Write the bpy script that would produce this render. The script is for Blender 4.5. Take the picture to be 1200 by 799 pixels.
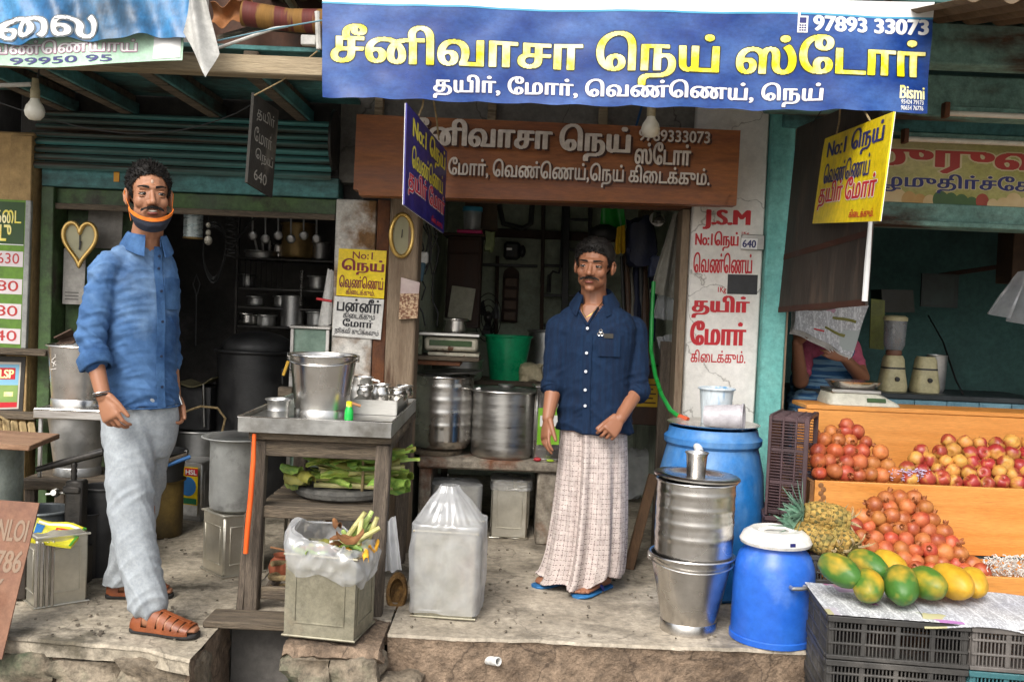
import bpy, bmesh, math, random
import numpy as np
from mathutils import Vector, Matrix, noise
for _o in list(bpy.data.objects): bpy.data.objects.remove(_o)
sc = bpy.context.scene
COL = sc.collection
R = math.radians
# ------------------------------------------------------------------ camera
F = 35.0 / 36.0 * 1200.0
CAM = Vector((0, 0, 1.30))
PITCH, ROLL = R(2.2), R(2.4)
CR = (Matrix.Rotation(math.pi / 2 - PITCH, 4, 'X') @ Matrix.Rotation(ROLL, 4, 'Z')).to_3x3()
cam = bpy.data.cameras.new('camera'); cam.lens = 35; cam.sensor_width = 36
cam.clip_start = 0.05; cam.clip_end = 2000
co = bpy.data.objects.new('camera', cam); COL.objects.link(co)
co.matrix_world = Matrix.Translation(CAM) @ CR.to_4x4()
sc.camera = co
# ------------------------------------------------------------------ light
SUN_EL, SUN_AZ = R(44), R(202)          # azimuth: clockwise from +Y; the sun stands behind the camera
w = bpy.data.worlds.new('World'); sc.world = w; w.use_nodes = True
nt = w.node_tree; bg = nt.nodes['Background']
sky = nt.nodes.new('ShaderNodeTexSky'); sky.sky_type = 'NISHITA'; sky.sun_disc = False
sky.sun_elevation = SUN_EL; sky.sun_rotation = SUN_AZ; sky.air_density = 1.0; sky.dust_density = 4.0; sky.ozone_density = 1.0
hs = nt.nodes.new('ShaderNodeHueSaturation'); hs.inputs['Saturation'].default_value = 0.35
nt.links.new(sky.outputs[0], hs.inputs['Color']); nt.links.new(hs.outputs[0], bg.inputs[0])
bg.inputs[1].default_value = 0.15
sl = bpy.data.lights.new('sun', 'SUN'); sl.energy = 1.6; sl.angle = R(28); sl.color = (1, .95, .87)
so = bpy.data.objects.new('sun', sl); COL.objects.link(so)
sd = Vector((math.sin(SUN_AZ) * math.cos(SUN_EL), math.cos(SUN_AZ) * math.cos(SUN_EL), math.sin(SUN_EL)))
so.rotation_euler = sd.to_track_quat('Z', 'Y').to_euler(); so.location = sd * 20
vs = sc.view_settings; vs.view_transform = 'Standard'; vs.look = 'None'; vs.gamma = 1; vs.use_curve_mapping = False
vs.exposure = 0.74
sc.render.engine = 'CYCLES'; sc.cycles.max_bounces = 8; sc.cycles.transparent_max_bounces = 16
sc.cycles.use_denoising = True

# ------------------------------------------------------------------ helpers: points from the picture's frame
def P(px, py, d):
    v = CR @ Vector(((px - 600) / F, (399.5 - py) / F, -1))
    return CAM + v * (d / v.y)
def X(px, py, d): return P(px, py, d).x
def Z(px, py, d): return P(px, py, d).z
def G(px, py, z=0.0):
    v = CR @ Vector(((px - 600) / F, (399.5 - py) / F, -1))
    return CAM + v * ((z - CAM.z) / v.z)
def V3(*a): return Vector(a)
def lerp(a, b, t): return a + (b - a) * t

# ------------------------------------------------------------------ materials
MATS = {}
def rgb(h):
    h = h.lstrip('#'); c = [int(h[i:i + 2], 16) / 255 for i in (0, 2, 4)]
    return tuple(x / 12.92 if x <= .04045 else ((x + .055) / 1.055) ** 2.4 for x in c) + (1,)
def C(c): return rgb(c) if isinstance(c, str) else tuple(c) + (1,)
def M(name, c1, c2=None, rough=.6, metal=0., scale=6., lo=.35, hi=.65, bump=.15, bs=60., dirt=None, ds=2.5, dl=.5, dh=.75,
      stretch=(1, 1, 1), rand=0., alpha=1., trans=0., rv=.12, spec=.5, bstretch=None, coat=0., hue=0., dstretch=None, detail=6, g=None):
    if name in MATS: return MATS[name]
    m = bpy.data.materials.new(name); m.use_nodes = True; t = m.node_tree; N = t.nodes; L = t.links
    b = N['Principled BSDF']; tc = N.new('ShaderNodeTexCoord')
    def mapn(s):
        mp = N.new('ShaderNodeMapping'); mp.inputs['Scale'].default_value = s
        L.new(tc.outputs['Object'], mp.inputs['Vector']); return mp
    mp = mapn(stretch)
    def nz(s, src, det=detail):
        n = N.new('ShaderNodeTexNoise'); n.inputs['Scale'].default_value = s; n.inputs['Detail'].default_value = det
        n.inputs['Roughness'].default_value = .6
        L.new(src.outputs[0], n.inputs['Vector']); return n
    n1 = nz(scale, mp)
    rp = N.new('ShaderNodeValToRGB'); rp.color_ramp.elements[0].position = lo; rp.color_ramp.elements[1].position = hi
    rp.color_ramp.elements[0].color = C(c1); rp.color_ramp.elements[1].color = C(c2 if c2 else c1)
    L.new(n1.outputs['Fac'], rp.inputs['Fac']); col = rp.outputs['Color']
    if dirt:
        n2 = nz(ds, mapn(dstretch) if dstretch else mp, 8)
        r2 = N.new('ShaderNodeValToRGB'); r2.color_ramp.elements[0].position = dl; r2.color_ramp.elements[1].position = dh
        r2.color_ramp.elements[0].color = (0, 0, 0, 1); r2.color_ramp.elements[1].color = (1, 1, 1, 1)
        L.new(n2.outputs['Fac'], r2.inputs['Fac'])
        mx = N.new('ShaderNodeMix'); mx.data_type = 'RGBA'; mx.inputs['B'].default_value = C(dirt)
        L.new(r2.outputs['Color'], mx.inputs['Factor']); L.new(col, mx.inputs['A']); col = mx.outputs['Result']
    g = (.2 if bump and metal < .5 else .08 if bump else 0) if g is None else g
    if g:
        ng = nz(26, mp if stretch != (1, 1, 1) else mapn((1, 1, 1)), 12); ng.inputs['Roughness'].default_value = .78
        mg = N.new('ShaderNodeMapRange'); mg.inputs['From Min'].default_value = .34; mg.inputs['From Max'].default_value = .66
        mg.inputs['To Min'].default_value = 1 - 1.5 * g; mg.inputs['To Max'].default_value = 1 + .7 * g; L.new(ng.outputs['Fac'], mg.inputs['Value'])
        vm = N.new('ShaderNodeVectorMath'); vm.operation = 'SCALE'; L.new(col, vm.inputs[0]); L.new(mg.outputs[0], vm.inputs['Scale']); col = vm.outputs[0]
    if rand or hue:
        oi = N.new('ShaderNodeObjectInfo'); h = N.new('ShaderNodeHueSaturation')
        mr = N.new('ShaderNodeMapRange'); mr.inputs['To Min'].default_value = 1 - rand; mr.inputs['To Max'].default_value = 1 + rand
        L.new(oi.outputs['Random'], mr.inputs['Value']); L.new(mr.outputs[0], h.inputs['Value'])
        if hue:
            m2 = N.new('ShaderNodeMapRange'); m2.inputs['To Min'].default_value = .5 - hue; m2.inputs['To Max'].default_value = .5 + hue
            ml = N.new('ShaderNodeMath'); ml.operation = 'MULTIPLY'; ml.inputs[1].default_value = 7.31
            fr = N.new('ShaderNodeMath'); fr.operation = 'FRACT'
            L.new(oi.outputs['Random'], ml.inputs[0]); L.new(ml.outputs[0], fr.inputs[0]); L.new(fr.outputs[0], m2.inputs['Value']); L.new(m2.outputs[0], h.inputs['Hue'])
        L.new(col, h.inputs['Color']); col = h.outputs['Color']
    L.new(col, b.inputs['Base Color'])
    b.inputs['Metallic'].default_value = metal; b.inputs['Alpha'].default_value = alpha
    b.inputs['Transmission Weight'].default_value = trans; b.inputs['Specular IOR Level'].default_value = spec
    b.inputs['Coat Weight'].default_value = coat
    if rv:
        mr = N.new('ShaderNodeMapRange'); mr.inputs['To Min'].default_value = max(.02, rough - rv); mr.inputs['To Max'].default_value = min(1, rough + rv)
        mr.inputs['From Min'].default_value = .3; mr.inputs['From Max'].default_value = .7
        L.new(n1.outputs['Fac'], mr.inputs['Value']); L.new(mr.outputs[0], b.inputs['Roughness'])
    else: b.inputs['Roughness'].default_value = rough
    if bump:
        nb = nz(bs, mapn(bstretch) if bstretch else mp, 4); bp = N.new('ShaderNodeBump'); bp.inputs['Strength'].default_value = bump
        bp.inputs['Distance'].default_value = .01
        L.new(nb.outputs['Fac'], bp.inputs['Height']); L.new(bp.outputs[0], b.inputs['Normal'])
    MATS[name] = m
    return m

# ------------------------------------------------------------------ mesh builder
class MB:
    def __init__(s): s.V = []; s.F = []
    def add(s, V, Fs):
        k = len(s.V); s.V += [Vector(v) for v in V]; s.F += [tuple(i + k for i in f) for f in Fs]; return s
    def box(s, c, sz, rot=None, b=None):
        """chamfered box: centre, full size, optional rotation matrix"""
        hx, hy, hz = [a / 2 for a in sz]; b = min(.004, min(hx, hy, hz) * .3) if b is None else min(b, min(hx, hy, hz) * .45)
        V = []; idx = {}
        for sx in (-1, 1):
            for sy in (-1, 1):
                for sz_ in (-1, 1):
                    for ax in range(3):
                        p = [sx * (hx - b), sy * (hy - b), sz_ * (hz - b)]; p[ax] = (sx * hx, sy * hy, sz_ * hz)[ax]
                        idx[(sx, sy, sz_, ax)] = len(V); V.append(Vector(p))
        Fs = []
        def q(ids):
            n = (V[ids[1]] - V[ids[0]]).cross(V[ids[2]] - V[ids[0]]); cc = sum((V[i] for i in ids), Vector()) / len(ids)
            Fs.append(tuple(ids) if n.dot(cc) > 0 else tuple(reversed(ids)))
        for ax in range(3):
            o1, o2 = [a for a in range(3) if a != ax]
            for sg in (-1, 1):
                ids = []
                for a, bb in ((-1, -1), (1, -1), (1, 1), (-1, 1)):
                    k = [0, 0, 0]; k[ax] = sg; k[o1] = a; k[o2] = bb; ids.append(idx[(k[0], k[1], k[2], ax)])
                q(ids)
            for a in (-1, 1):
                for bb in (-1, 1):
                    k1 = [0, 0, 0]; k1[o1] = a; k1[o2] = bb; k1[ax] = -1; k2 = list(k1); k2[ax] = 1
                    q([idx[tuple(k1) + (o1,)], idx[tuple(k2) + (o1,)], idx[tuple(k2) + (o2,)], idx[tuple(k1) + (o2,)]])
        for sx in (-1, 1):
            for sy in (-1, 1):
                for sz_ in (-1, 1): q([idx[(sx, sy, sz_, a)] for a in range(3)])
        c = Vector(c)
        if rot is not None: V = [rot @ v for v in V]
        return s.add([v + c for v in V], Fs)
    def bar(s, p0, p1, w, h, up=(0, 0, 1), b=None):
        p0 = Vector(p0); p1 = Vector(p1); d = p1 - p0; L = d.length; d.normalize(); up = Vector(up)
        if abs(d.dot(up)) > .98: up = Vector((0, 1, 0))
        sx = d.cross(up).normalized(); u = sx.cross(d)
        return s.box((p0 + p1) / 2, (w, L, h), Matrix((sx, d, u)).transposed(), b)
    def tube(s, pts, r, n=8, caps=True, closed=False):
        pts = [Vector(p) for p in pts]; m = len(pts); rs = r if isinstance(r, (list, tuple)) else [r] * m
        V = []; prev = None
        for i, p in enumerate(pts):
            t = (pts[(i + 1) % m] - pts[i - 1]) if closed else (pts[min(i + 1, m - 1)] - pts[max(i - 1, 0)])
            if t.length < 1e-9: t = Vector((0, 0, 1))
            t.normalize()
            if prev is None:
                a = Vector((0, 0, 1)) if abs(t.z) < .9 else Vector((1, 0, 0)); u = t.cross(a).normalized()
            else:
                u = prev - t * prev.dot(t); u = u.normalized() if u.length > 1e-6 else t.orthogonal().normalized()
            prev = u; v = t.cross(u)
            V += [p + (u * math.cos(2 * math.pi * k / n) + v * math.sin(2 * math.pi * k / n)) * rs[i] for k in range(n)]
        Fs = []
        for i in range(m if closed else m - 1):
            j = (i + 1) % m
            for k in range(n): Fs.append((i * n + k, i * n + (k + 1) % n, j * n + (k + 1) % n, j * n + k))
        if caps and not closed: Fs += [tuple(reversed(range(n))), tuple(range((m - 1) * n, m * n))]
        return s.add(V, Fs)
    def lathe(s, prof, c=(0, 0, 0), n=32, fn=None, rot=None):
        """profile [(r, z)] turned round z; r = 0 makes a pole"""
        c = Vector(c); rows = []; V = []
        for r, z in prof:
            if r < 1e-6: rows.append([len(V)]); V.append(Vector((0, 0, z)))
            else:
                rows.append(list(range(len(V), len(V) + n)))
                for k in range(n):
                    a = 2 * math.pi * k / n; V.append(Vector((r * math.cos(a), r * math.sin(a), z)))
        if fn: V = [fn(v) for v in V]
        if rot is not None: V = [rot @ v for v in V]
        Fs = []
        for a, b in zip(rows, rows[1:]):
            if len(a) == 1 and len(b) == 1: continue
            for k in range(n):
                k2 = (k + 1) % n
                if len(a) == 1: Fs.append((a[0], b[k2], b[k]))
                elif len(b) == 1: Fs.append((a[k], a[k2], b[0]))
                else: Fs.append((a[k], a[k2], b[k2], b[k]))
        return s.add([v + c for v in V], Fs)
    def grid(s, fn, nu, nv, thick=0.):
        """fn(u, v) -> point; a thickness gives it a back and an edge"""
        W = [[Vector(fn(i / nu, j / nv)) for i in range(nu + 1)] for j in range(nv + 1)]
        V = [p for row in W for p in row]; n = nu + 1
        Fs = [(j * n + i, j * n + i + 1, (j + 1) * n + i + 1, (j + 1) * n + i) for j in range(nv) for i in range(nu)]
        if thick:
            k = len(V); B = []
            for j in range(nv + 1):
                for i in range(n):
                    du = W[j][min(i + 1, nu)] - W[j][max(i - 1, 0)]; dv = W[min(j + 1, nv)][i] - W[max(j - 1, 0)][i]
                    nn = du.cross(dv); nn = nn.normalized() if nn.length > 1e-12 else Vector((0, -1, 0))
                    B.append(W[j][i] - nn * thick)
            Fs += [tuple(reversed([q + k for q in f])) for f in Fs]
            V += B
            ring = [i for i in range(nu)] + [j * n + nu for j in range(nv)] + [nv * n + i for i in range(nu, 0, -1)] + [j * n for j in range(nv, 0, -1)]
            for a, b in zip(ring, ring[1:] + ring[:1]): Fs.append((b, a, a + k, b + k))
        return s.add(V, Fs)
    def loft(s, rings, n=20, e=2.0):
        """rings (centre, half-axis a, half-axis b); closed ends; e = superellipse exponent"""
        V = []; m = len(rings)
        for c, a, b in rings:
            c = Vector(c); a = Vector(a); b = Vector(b)
            for k in range(n):
                t = 2 * math.pi * k / n; ct, st = math.cos(t), math.sin(t)
                V.append(c + a * math.copysign(abs(ct) ** (2 / e), ct) + b * math.copysign(abs(st) ** (2 / e), st))
        Fs = [(i * n + k, i * n + (k + 1) % n, (i + 1) * n + (k + 1) % n, (i + 1) * n + k) for i in range(m - 1) for k in range(n)]
        Fs += [tuple(reversed(range(n))), tuple(range((m - 1) * n, m * n))]
        return s.add(V, Fs)
    def ell(s, c, r, rot=None, n=16):
        prof = [(max(0, math.sin(math.pi * i / 10)) if 0 < i < 10 else 0, -math.cos(math.pi * i / 10)) for i in range(11)]
        rr = Matrix.Diagonal(Vector(r)); rr = (rot @ rr) if rot is not None else rr
        return s.lathe(prof, c, n, rot=rr)
    def cap(s, p0, p1, r0, r1, n=14):
        p0 = Vector(p0); p1 = Vector(p1); d = (p1 - p0); L = max(d.length, 1e-5); d = d / L
        q = d.to_track_quat('Z', 'Y').to_matrix(); prof = [(0, -r0)]
        for i in range(1, 6): a = -math.pi / 2 + math.pi / 2 * i / 5; prof.append((r0 * math.cos(a), r0 * math.sin(a)))
        for i in range(0, 5): a = math.pi / 2 * i / 5; prof.append((r1 * math.cos(a), L + r1 * math.sin(a)))
        prof.append((0, L + r1))
        return s.lathe(prof, p0, n, rot=q)
    def chain(s, pts, rs, n=14):
        for i in range(len(pts) - 1): s.cap(pts[i], pts[i + 1], rs[i], rs[i + 1], n)
        return s
    def prism(s, poly, fn, th):
        """closed outline poly [(u, v)]; fn(u, v, w) -> point; w from 0 to th"""
        n = len(poly); V = [fn(u, v, 0) for u, v in poly] + [fn(u, v, th) for u, v in poly]
        return s.add(V, [tuple(range(n)), tuple(reversed(range(n, 2 * n)))] + [((i + 1) % n, i, i + n, (i + 1) % n + n) for i in range(n)])
    def mesh(s, name, smooth=38):
        me = bpy.data.meshes.new(name); me.from_pydata([tuple(v) for v in s.V], [], s.F); me.update()
        if smooth:
            me.polygons.foreach_set('use_smooth', [True] * len(me.polygons))
            me.set_sharp_from_angle(angle=R(smooth))
        return me

def link(name, me, mat, parent=None):
    o = bpy.data.objects.new(name, me); COL.objects.link(o)
    if mat and not me.materials: me.materials.append(mat)
    if parent is not None:
        o.parent = parent; o.matrix_parent_inverse = parent_world(parent).inverted()
    return o
def parent_world(p):
    m = p.matrix_basis.copy()
    if p.parent: m = parent_world(p.parent) @ p.matrix_parent_inverse @ m
    return m
def thing(name, label, cat, loc=(0, 0, 0), group=None):
    o = bpy.data.objects.new(name, None); COL.objects.link(o); o.location = loc; o.empty_display_size = .05
    o['label'] = label; o['category'] = cat
    if group: o['group'] = group
    return o
def part(name, mb, mat, parent, smooth=38, kind=None, label=None):
    o = link(name, mb.mesh(name, smooth), mat, parent)
    if kind: o['kind'] = kind
    if label: o['label'] = label
    return o
def one(name, label, cat, mb, mat, group=None, smooth=38):
    """a thing that is one mesh: its origin goes to the middle of its base"""
    xs = [v.x for v in mb.V]; ys = [v.y for v in mb.V]; zs = [v.z for v in mb.V]
    c = Vector(((min(xs) + max(xs)) / 2, (min(ys) + max(ys)) / 2, min(zs)))
    mb.V = [v - c for v in mb.V]; o = link(name, mb.mesh(name, smooth), mat); o.location = c
    o['label'] = label; o['category'] = cat
    if group: o['group'] = group
    return o
def struct(name, mb, mat, parent=None, smooth=38):
    o = link(name, mb.mesh(name, smooth), mat, parent)
    if parent is None: o['kind'] = 'structure'
    return o
def copy_tree(o, parent=None):
    c = o.copy(); COL.objects.link(c)
    if parent is not None: c.parent = parent
    for ch in list(o.children): copy_tree(ch, c)
    return c
def blob(name, mb, voxel, iters, mat, parent=None, fn=None, factor=.5):
    """fuse overlapping closed shells into one continuous skin"""
    me = mb.mesh(name, 0); o = bpy.data.objects.new(name, me); COL.objects.link(o)
    r = o.modifiers.new('r', 'REMESH'); r.mode = 'VOXEL'; r.voxel_size = voxel
    s = o.modifiers.new('s', 'SMOOTH'); s.factor = factor; s.iterations = iters
    dg = bpy.context.evaluated_depsgraph_get(); m2 = bpy.data.meshes.new_from_object(o.evaluated_get(dg))
    bpy.data.objects.remove(o)
    if fn:
        m2.update(); nrm = [Vector(v.normal) for v in m2.vertices]
        for v, nn in zip(m2.vertices, nrm): v.co = fn(v.co.copy(), nn)
    m2.polygons.foreach_set('use_smooth', [True] * len(m2.polygons)); m2.update(); m2.name = name
    m2.materials.clear()
    return link(name, m2, mat, parent)

# ------------------------------------------------------------------ lettering: outlines cut into scan-line strips
_TXT = {}
def outline(body):
    body = body.replace('ர்', 'ா்')
    if body in _TXT: return _TXT[body]
    c = bpy.data.curves.new('t', 'FONT'); c.body = body; c.size = 1; c.fill_mode = 'NONE'; c.resolution_u = 5
    o = bpy.data.objects.new('t', c); COL.objects.link(o)
    dg = bpy.context.evaluated_depsgraph_get(); me = bpy.data.meshes.new_from_object(o.evaluated_get(dg))
    co_ = np.array([v.co[:2] for v in me.vertices]); nb = {}
    for e in me.edges:
        a, b = e.vertices; nb.setdefault(a, []).append(b); nb.setdefault(b, []).append(a)
    seen = set(); loops = []
    for s in range(len(co_)):
        if s in seen or s not in nb: continue
        lp = [s]; seen.add(s); cur = s
        nxt = s + 1 if (s + 1) in nb[s] else nb[s][0]
        while nxt not in seen:
            lp.append(nxt); seen.add(nxt); k = [q for q in nb[nxt] if q not in seen]
            if not k: break
            nxt = k[0]
        if len(lp) > 2: loops.append(co_[lp])
    bpy.data.objects.remove(o); bpy.data.curves.remove(c); bpy.data.meshes.remove(me)
    E = []
    for l in loops:
        n = np.roll(l, -1, 0); E.append(np.hstack([l, n]))
    E = np.vstack(E); _TXT[body] = E; return E
def spans(E, y):
    a = E[(np.minimum(E[:, 1], E[:, 3]) <= y) & (np.maximum(E[:, 1], E[:, 3]) > y)]
    if not len(a): return []
    x = a[:, 0] + (y - a[:, 1]) / (a[:, 3] - a[:, 1]) * (a[:, 2] - a[:, 0]); s = np.where(a[:, 3] > a[:, 1], 1, -1)
    o = np.argsort(x); wv = 0; out = []; st = 0
    for xx, ss in zip(x[o], s[o]):
        if wv == 0: st = xx
        wv += ss
        if wv == 0: out.append((st, xx))
    return out
def merge(sp):
    sp = sorted(sp); out = []
    for a, b in sp:
        if out and a <= out[-1][1] + 1e-4: out[-1] = (out[-1][0], max(b, out[-1][1]))
        else: out.append((a, b))
    return out
def letters(body, rect, fn, bx=.02, by=.008, rows=44, mb=None, pad=0.):
    """text fitted to rect (u0, v0, u1, v1), each strip mapped through fn(u, v); pad swells the outline after fitting"""
    E = outline(body); y0, y1 = min(E[:, 1].min(), E[:, 3].min()), max(E[:, 1].max(), E[:, 3].max()); x0, x1 = E[:, 0].min(), E[:, 0].max()
    x0 -= bx; x1 += bx; y0 -= by; y1 += by; rows = max(12, int(rows * (y1 - y0)))
    ku = (rect[2] - rect[0]) / (x1 - x0); kv = (rect[3] - rect[1]) / (y1 - y0); bx2 = bx + pad; by2 = by + pad
    mb = mb or MB(); h = (y1 - y0 + 2 * pad) / rows; yb = y0 - pad
    def sp(y):
        r = []
        for dy in (-by2, -by2 / 2, 0, by2 / 2, by2):
            k = bx2 * (1 - .5 * (abs(dy) / by2) ** 2) if by2 else bx2
            r += [(a - k, b + k) for a, b in spans(E, y + dy)]
        return merge(r)
    L_ = [sp(yb + h * i + 1e-5) for i in range(rows + 1)]
    mid = [sp(yb + h * (i + .5)) for i in range(rows)]
    T = lambda x, y: fn(rect[0] + (x - x0) * ku, rect[1] + (y - y0) * kv)
    V = []; Fs = []
    for i in range(rows):
        y = yb + h * i
        lo, hi, mm = L_[i], L_[i + 1], mid[i]
        if not mm: continue
        ok = len(lo) == len(hi) == len(mm)
        for k, (a, b) in enumerate(mm):
            if ok and abs(lo[k][0] - a) < h * 2 and abs(hi[k][0] - a) < h * 2 and abs(lo[k][1] - b) < h * 2 and abs(hi[k][1] - b) < h * 2:
                q = [(lo[k][0], y), (lo[k][1], y), (hi[k][1], y + h), (hi[k][0], y + h)]
            else: q = [(a, y), (b, y), (b, y + h), (a, y + h)]
            n = max(1, int((q[1][0] - q[0][0]) * ku / .014))
            for j in range(n):
                t0, t1 = j / n, (j + 1) / n; kk = len(V)
                V += [T(lerp(q[0][0], q[1][0], t0), y), T(lerp(q[0][0], q[1][0], t1), y), T(lerp(q[3][0], q[2][0], t1), y + h), T(lerp(q[3][0], q[2][0], t0), y + h)]
                Fs.append((kk, kk + 1, kk + 2, kk + 3))
    mb.add(V, Fs); return mb
class Quad:
    """a flat or waving sign face between four corners; at(u, v) is a point on it, u and v from 0 to 1"""
    def __init__(s, bl, br, tr, tl, wave=None):
        s.c = [Vector(a) for a in (bl, br, tr, tl)]; s.n = ((s.c[1] - s.c[0]).cross(s.c[3] - s.c[0])).normalized(); s.wave = wave
    def at(s, u, v, off=0.):
        a, b, c, d = s.c; p = (a * (1 - u) + b * u) * (1 - v) + (d * (1 - u) + c * u) * v
        if s.wave: off += s.wave(u, v)
        return p + s.n * off
    def sheet(s, nu, nv, th, edge=None):
        return MB().grid(lambda u, v: s.at(*(edge(u, v) if edge else (u, v))), nu, nv, th)
    def text(s, parent, body, rect, mat, off=.002, name='lettering', **k):
        return part(name, letters(body, rect, lambda u, v: s.at(u, v, off), **k), mat, parent, smooth=0)
    def rect(s, parent, r, mat, off=.0015, name='printed_panel', n=1):
        u0, v0, u1, v1 = r
        return part(name, MB().grid(lambda a, b: s.at(lerp(u0, u1, a), lerp(v0, v1, b), off), n, n, .0008), mat, parent, smooth=0)
# ------------------------------------------------------------------ shared materials
concrete = M('concrete_floor', '#968c7c', '#b6ab9a', rough=.8, scale=3, bump=.5, bs=45, dirt='#524b40', ds=2.6, dl=.50, dh=.68, g=.34)
slabtop = M('worn_slab', '#9a907e', '#b9ae9c', rough=.85, scale=4, bump=.7, bs=30, dirt='#5e5749', ds=4, dl=.50, dh=.64, g=.38)
facebrown = M('dusty_cement_face', '#6d5b4a', '#937f6b', rough=.92, scale=5, bump=1.2, bs=55, g=.42, dirt='#4f4135', ds=2.6, dl=.52, dh=.7)
stone_m = M('rubble_stone', '#6b5f4f', '#968a78', rough=.95, scale=6, bump=1.2, bs=28, g=.45, dirt='#4b5540', ds=3, dl=.52, dh=.66)
street_m = M('street_dust', '#6d675e', '#857e73', rough=.9, scale=2, bump=.3)
plaster_grey = M('grey_plaster', '#6f6c66', '#8c8982', rough=.9, scale=3, bump=.4, bs=30, dirt='#4a4743', ds=1.5, dl=.5, dh=.72)
beige_wall = M('ochre_wall', '#9a7f55', '#b89a6b', rough=.9, scale=4, bump=.4, bs=40, dirt='#5f4d38', ds=3, dl=.53, dh=.7, dstretch=(1, 1, .25))
green_paint = M('old_green_paint', '#34492b', '#4a6438', rough=.65, scale=4, bump=.25, bs=50, dirt='#2b2419', ds=6, dl=.48, dh=.64, g=.32)
teal_paint = M('old_teal_paint', '#3f7678', '#558c8a', rough=.7, scale=5, bump=.2, bs=40, dirt='#2d2a22', ds=3.2, dl=.46, dh=.62, g=.3, dstretch=(.3, .3, 1.3))
teal_post = M('pale_teal_paint', '#5fa8a3', '#7bbdb6', rough=.75, scale=3, bump=.2, bs=40, dirt='#6b6a58', ds=4, dl=.56, dh=.70, g=.25, dstretch=(1.4, 1, .3))
teal_beam = M('grey_teal_beam', '#668d83', '#84aba0', rough=.8, scale=4, bump=.35, bs=35, dirt='#4a3526', ds=3, dl=.50, dh=.62, g=.3, dstretch=(.35, 1, 1.2))
white_pil = M('white_wall_paint', '#d8d5ce', '#e6e3de', rough=.85, scale=3, bump=.25, bs=35, dirt='#a39b90', ds=4, dl=.6, dh=.8, g=.10)
wood_old = M('old_grey_wood', '#453c33', '#7a6d5f', rough=.85, scale=3, stretch=(9, 9, .9), bump=.8, bs=26, g=.4, dirt='#241d17', ds=2, dl=.55, dh=.7, lo=.3, hi=.7)
wood_h = M('old_grey_wood_across', '#493f35', '#80725f', rough=.85, scale=3, stretch=(.9, 9, 9), bump=.8, bs=26, g=.4, dirt='#2a2119', ds=2, dl=.56, dh=.7, lo=.3, hi=.7)
wood_post = M('weathered_post', '#6d5a47', '#9c8b76', rough=.9, scale=3, stretch=(5, 5, .6), bump=.5, bs=24, dirt='#4a2f1e', ds=3, dl=.52, dh=.68, lo=.3, hi=.7)
beam_pale = M('pale_eave_wood', '#8a7a60', '#ab9b80', rough=.85, scale=3, stretch=(.6, 5, 5), bump=.4, bs=22, dirt='#53422f', ds=4, dl=.55, dh=.7)
soot = M('sooty_wall', '#4a4845', '#66625e', rough=.9, scale=2, bump=.3, bs=20, dirt='#242220', ds=1.5)
pale_green_wall = M('pale_green_limewash', '#a0a896', '#b8c0ad', rough=.9, scale=2, bump=.3, bs=18, dirt='#6d7266', ds=1.7, dl=.5, dh=.72)
dark_teal_wall = M('dark_teal_wall', '#3b5c59', '#4a6f6b', rough=.85, scale=2, bump=.25, bs=20, dirt='#263a38', ds=1.4)
steel = M('stainless_steel', (.60, .58, .55), (.70, .68, .65), rough=.27, metal=1, scale=5, detail=3, bump=.025, bs=7, rv=.09, dirt=(.34, .31, .27), ds=3, dl=.5, dh=.9)
steel_b = M('brushed_steel', (.52, .51, .49), (.64, .63, .60), rough=.36, metal=1, scale=4, stretch=(1, 1, 9), bump=.05, bs=14, rv=.1, dirt=(.33, .30, .27), ds=4, dl=.58, dh=.8)
steel_d = M('dull_aluminium', (.42, .42, .41), (.58, .57, .55), rough=.48, metal=1, scale=6, bump=.12, bs=40, rv=.1, dirt=(.24, .22, .2), ds=7, dl=.56, dh=.75)
tin_m = M('tinplate', (.55, .52, .44), (.68, .65, .56), rough=.4, metal=.85, scale=4, bump=.08, bs=20, rv=.1, dirt=(.30, .22, .13), ds=4, dl=.6, dh=.78)
tin_d = M('dull_tinplate', '#85806d', '#a09b88', rough=.5, metal=.45, scale=3, bump=.1, bs=22, dirt='#6f5236', ds=3, dl=.54, dh=.74, g=.26)
black_m = M('sooty_black', (.012, .012, .013), (.03, .03, .03), rough=.5, scale=6, bump=.2, bs=30)
black_iron = M('black_iron', (.02, .02, .02), (.05, .045, .04), rough=.45, metal=.6, scale=8, bump=.2)
rust = M('rusty_iron', '#4a2c1c', '#6e4429', rough=.85, scale=8, bump=.4)
wire_m = M('black_wire', (.015, .015, .015), rough=.5, bump=0)
rope_m = M('jute_rope', '#7d6a4a', '#a08c66', rough=.95, scale=60, bump=.5, bs=200)
white_pl = M('white_plastic', '#cfcfcb', '#dededb', rough=.45, bump=.05)
paper_w = M('white_paper', '#c9c7c2', '#d8d6d1', rough=.9, bump=.1, bs=30)
yellow_p = M('yellow_print', '#e6c400', '#efd21a', rough=.55, bump=.05, bs=20)
red_p = M('red_print', '#b3121f', '#c0202b', rough=.55, bump=0)
blue_p = M('navy_print', '#20235f', '#2a2d70', rough=.5, bump=0)
black_p = M('black_print', '#17171a', '#222226', rough=.6, bump=0)
white_p = M('white_print', '#dcdcda', '#e8e8e6', rough=.55, bump=0)
glass_m = M('clear_glass', (.9, .9, .9), rough=.05, trans=1, bump=0, rv=0)
lamp_glass = M('frosted_lamp_glass', '#c9c4b4', '#d9d5c8', rough=.3, bump=0)
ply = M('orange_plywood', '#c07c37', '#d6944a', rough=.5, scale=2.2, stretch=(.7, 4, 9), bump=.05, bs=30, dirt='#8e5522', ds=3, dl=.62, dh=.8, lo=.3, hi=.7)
ply_edge = M('plywood_edge', '#6f4a2a', '#8f6238', rough=.8, scale=8, bump=.2)
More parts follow.
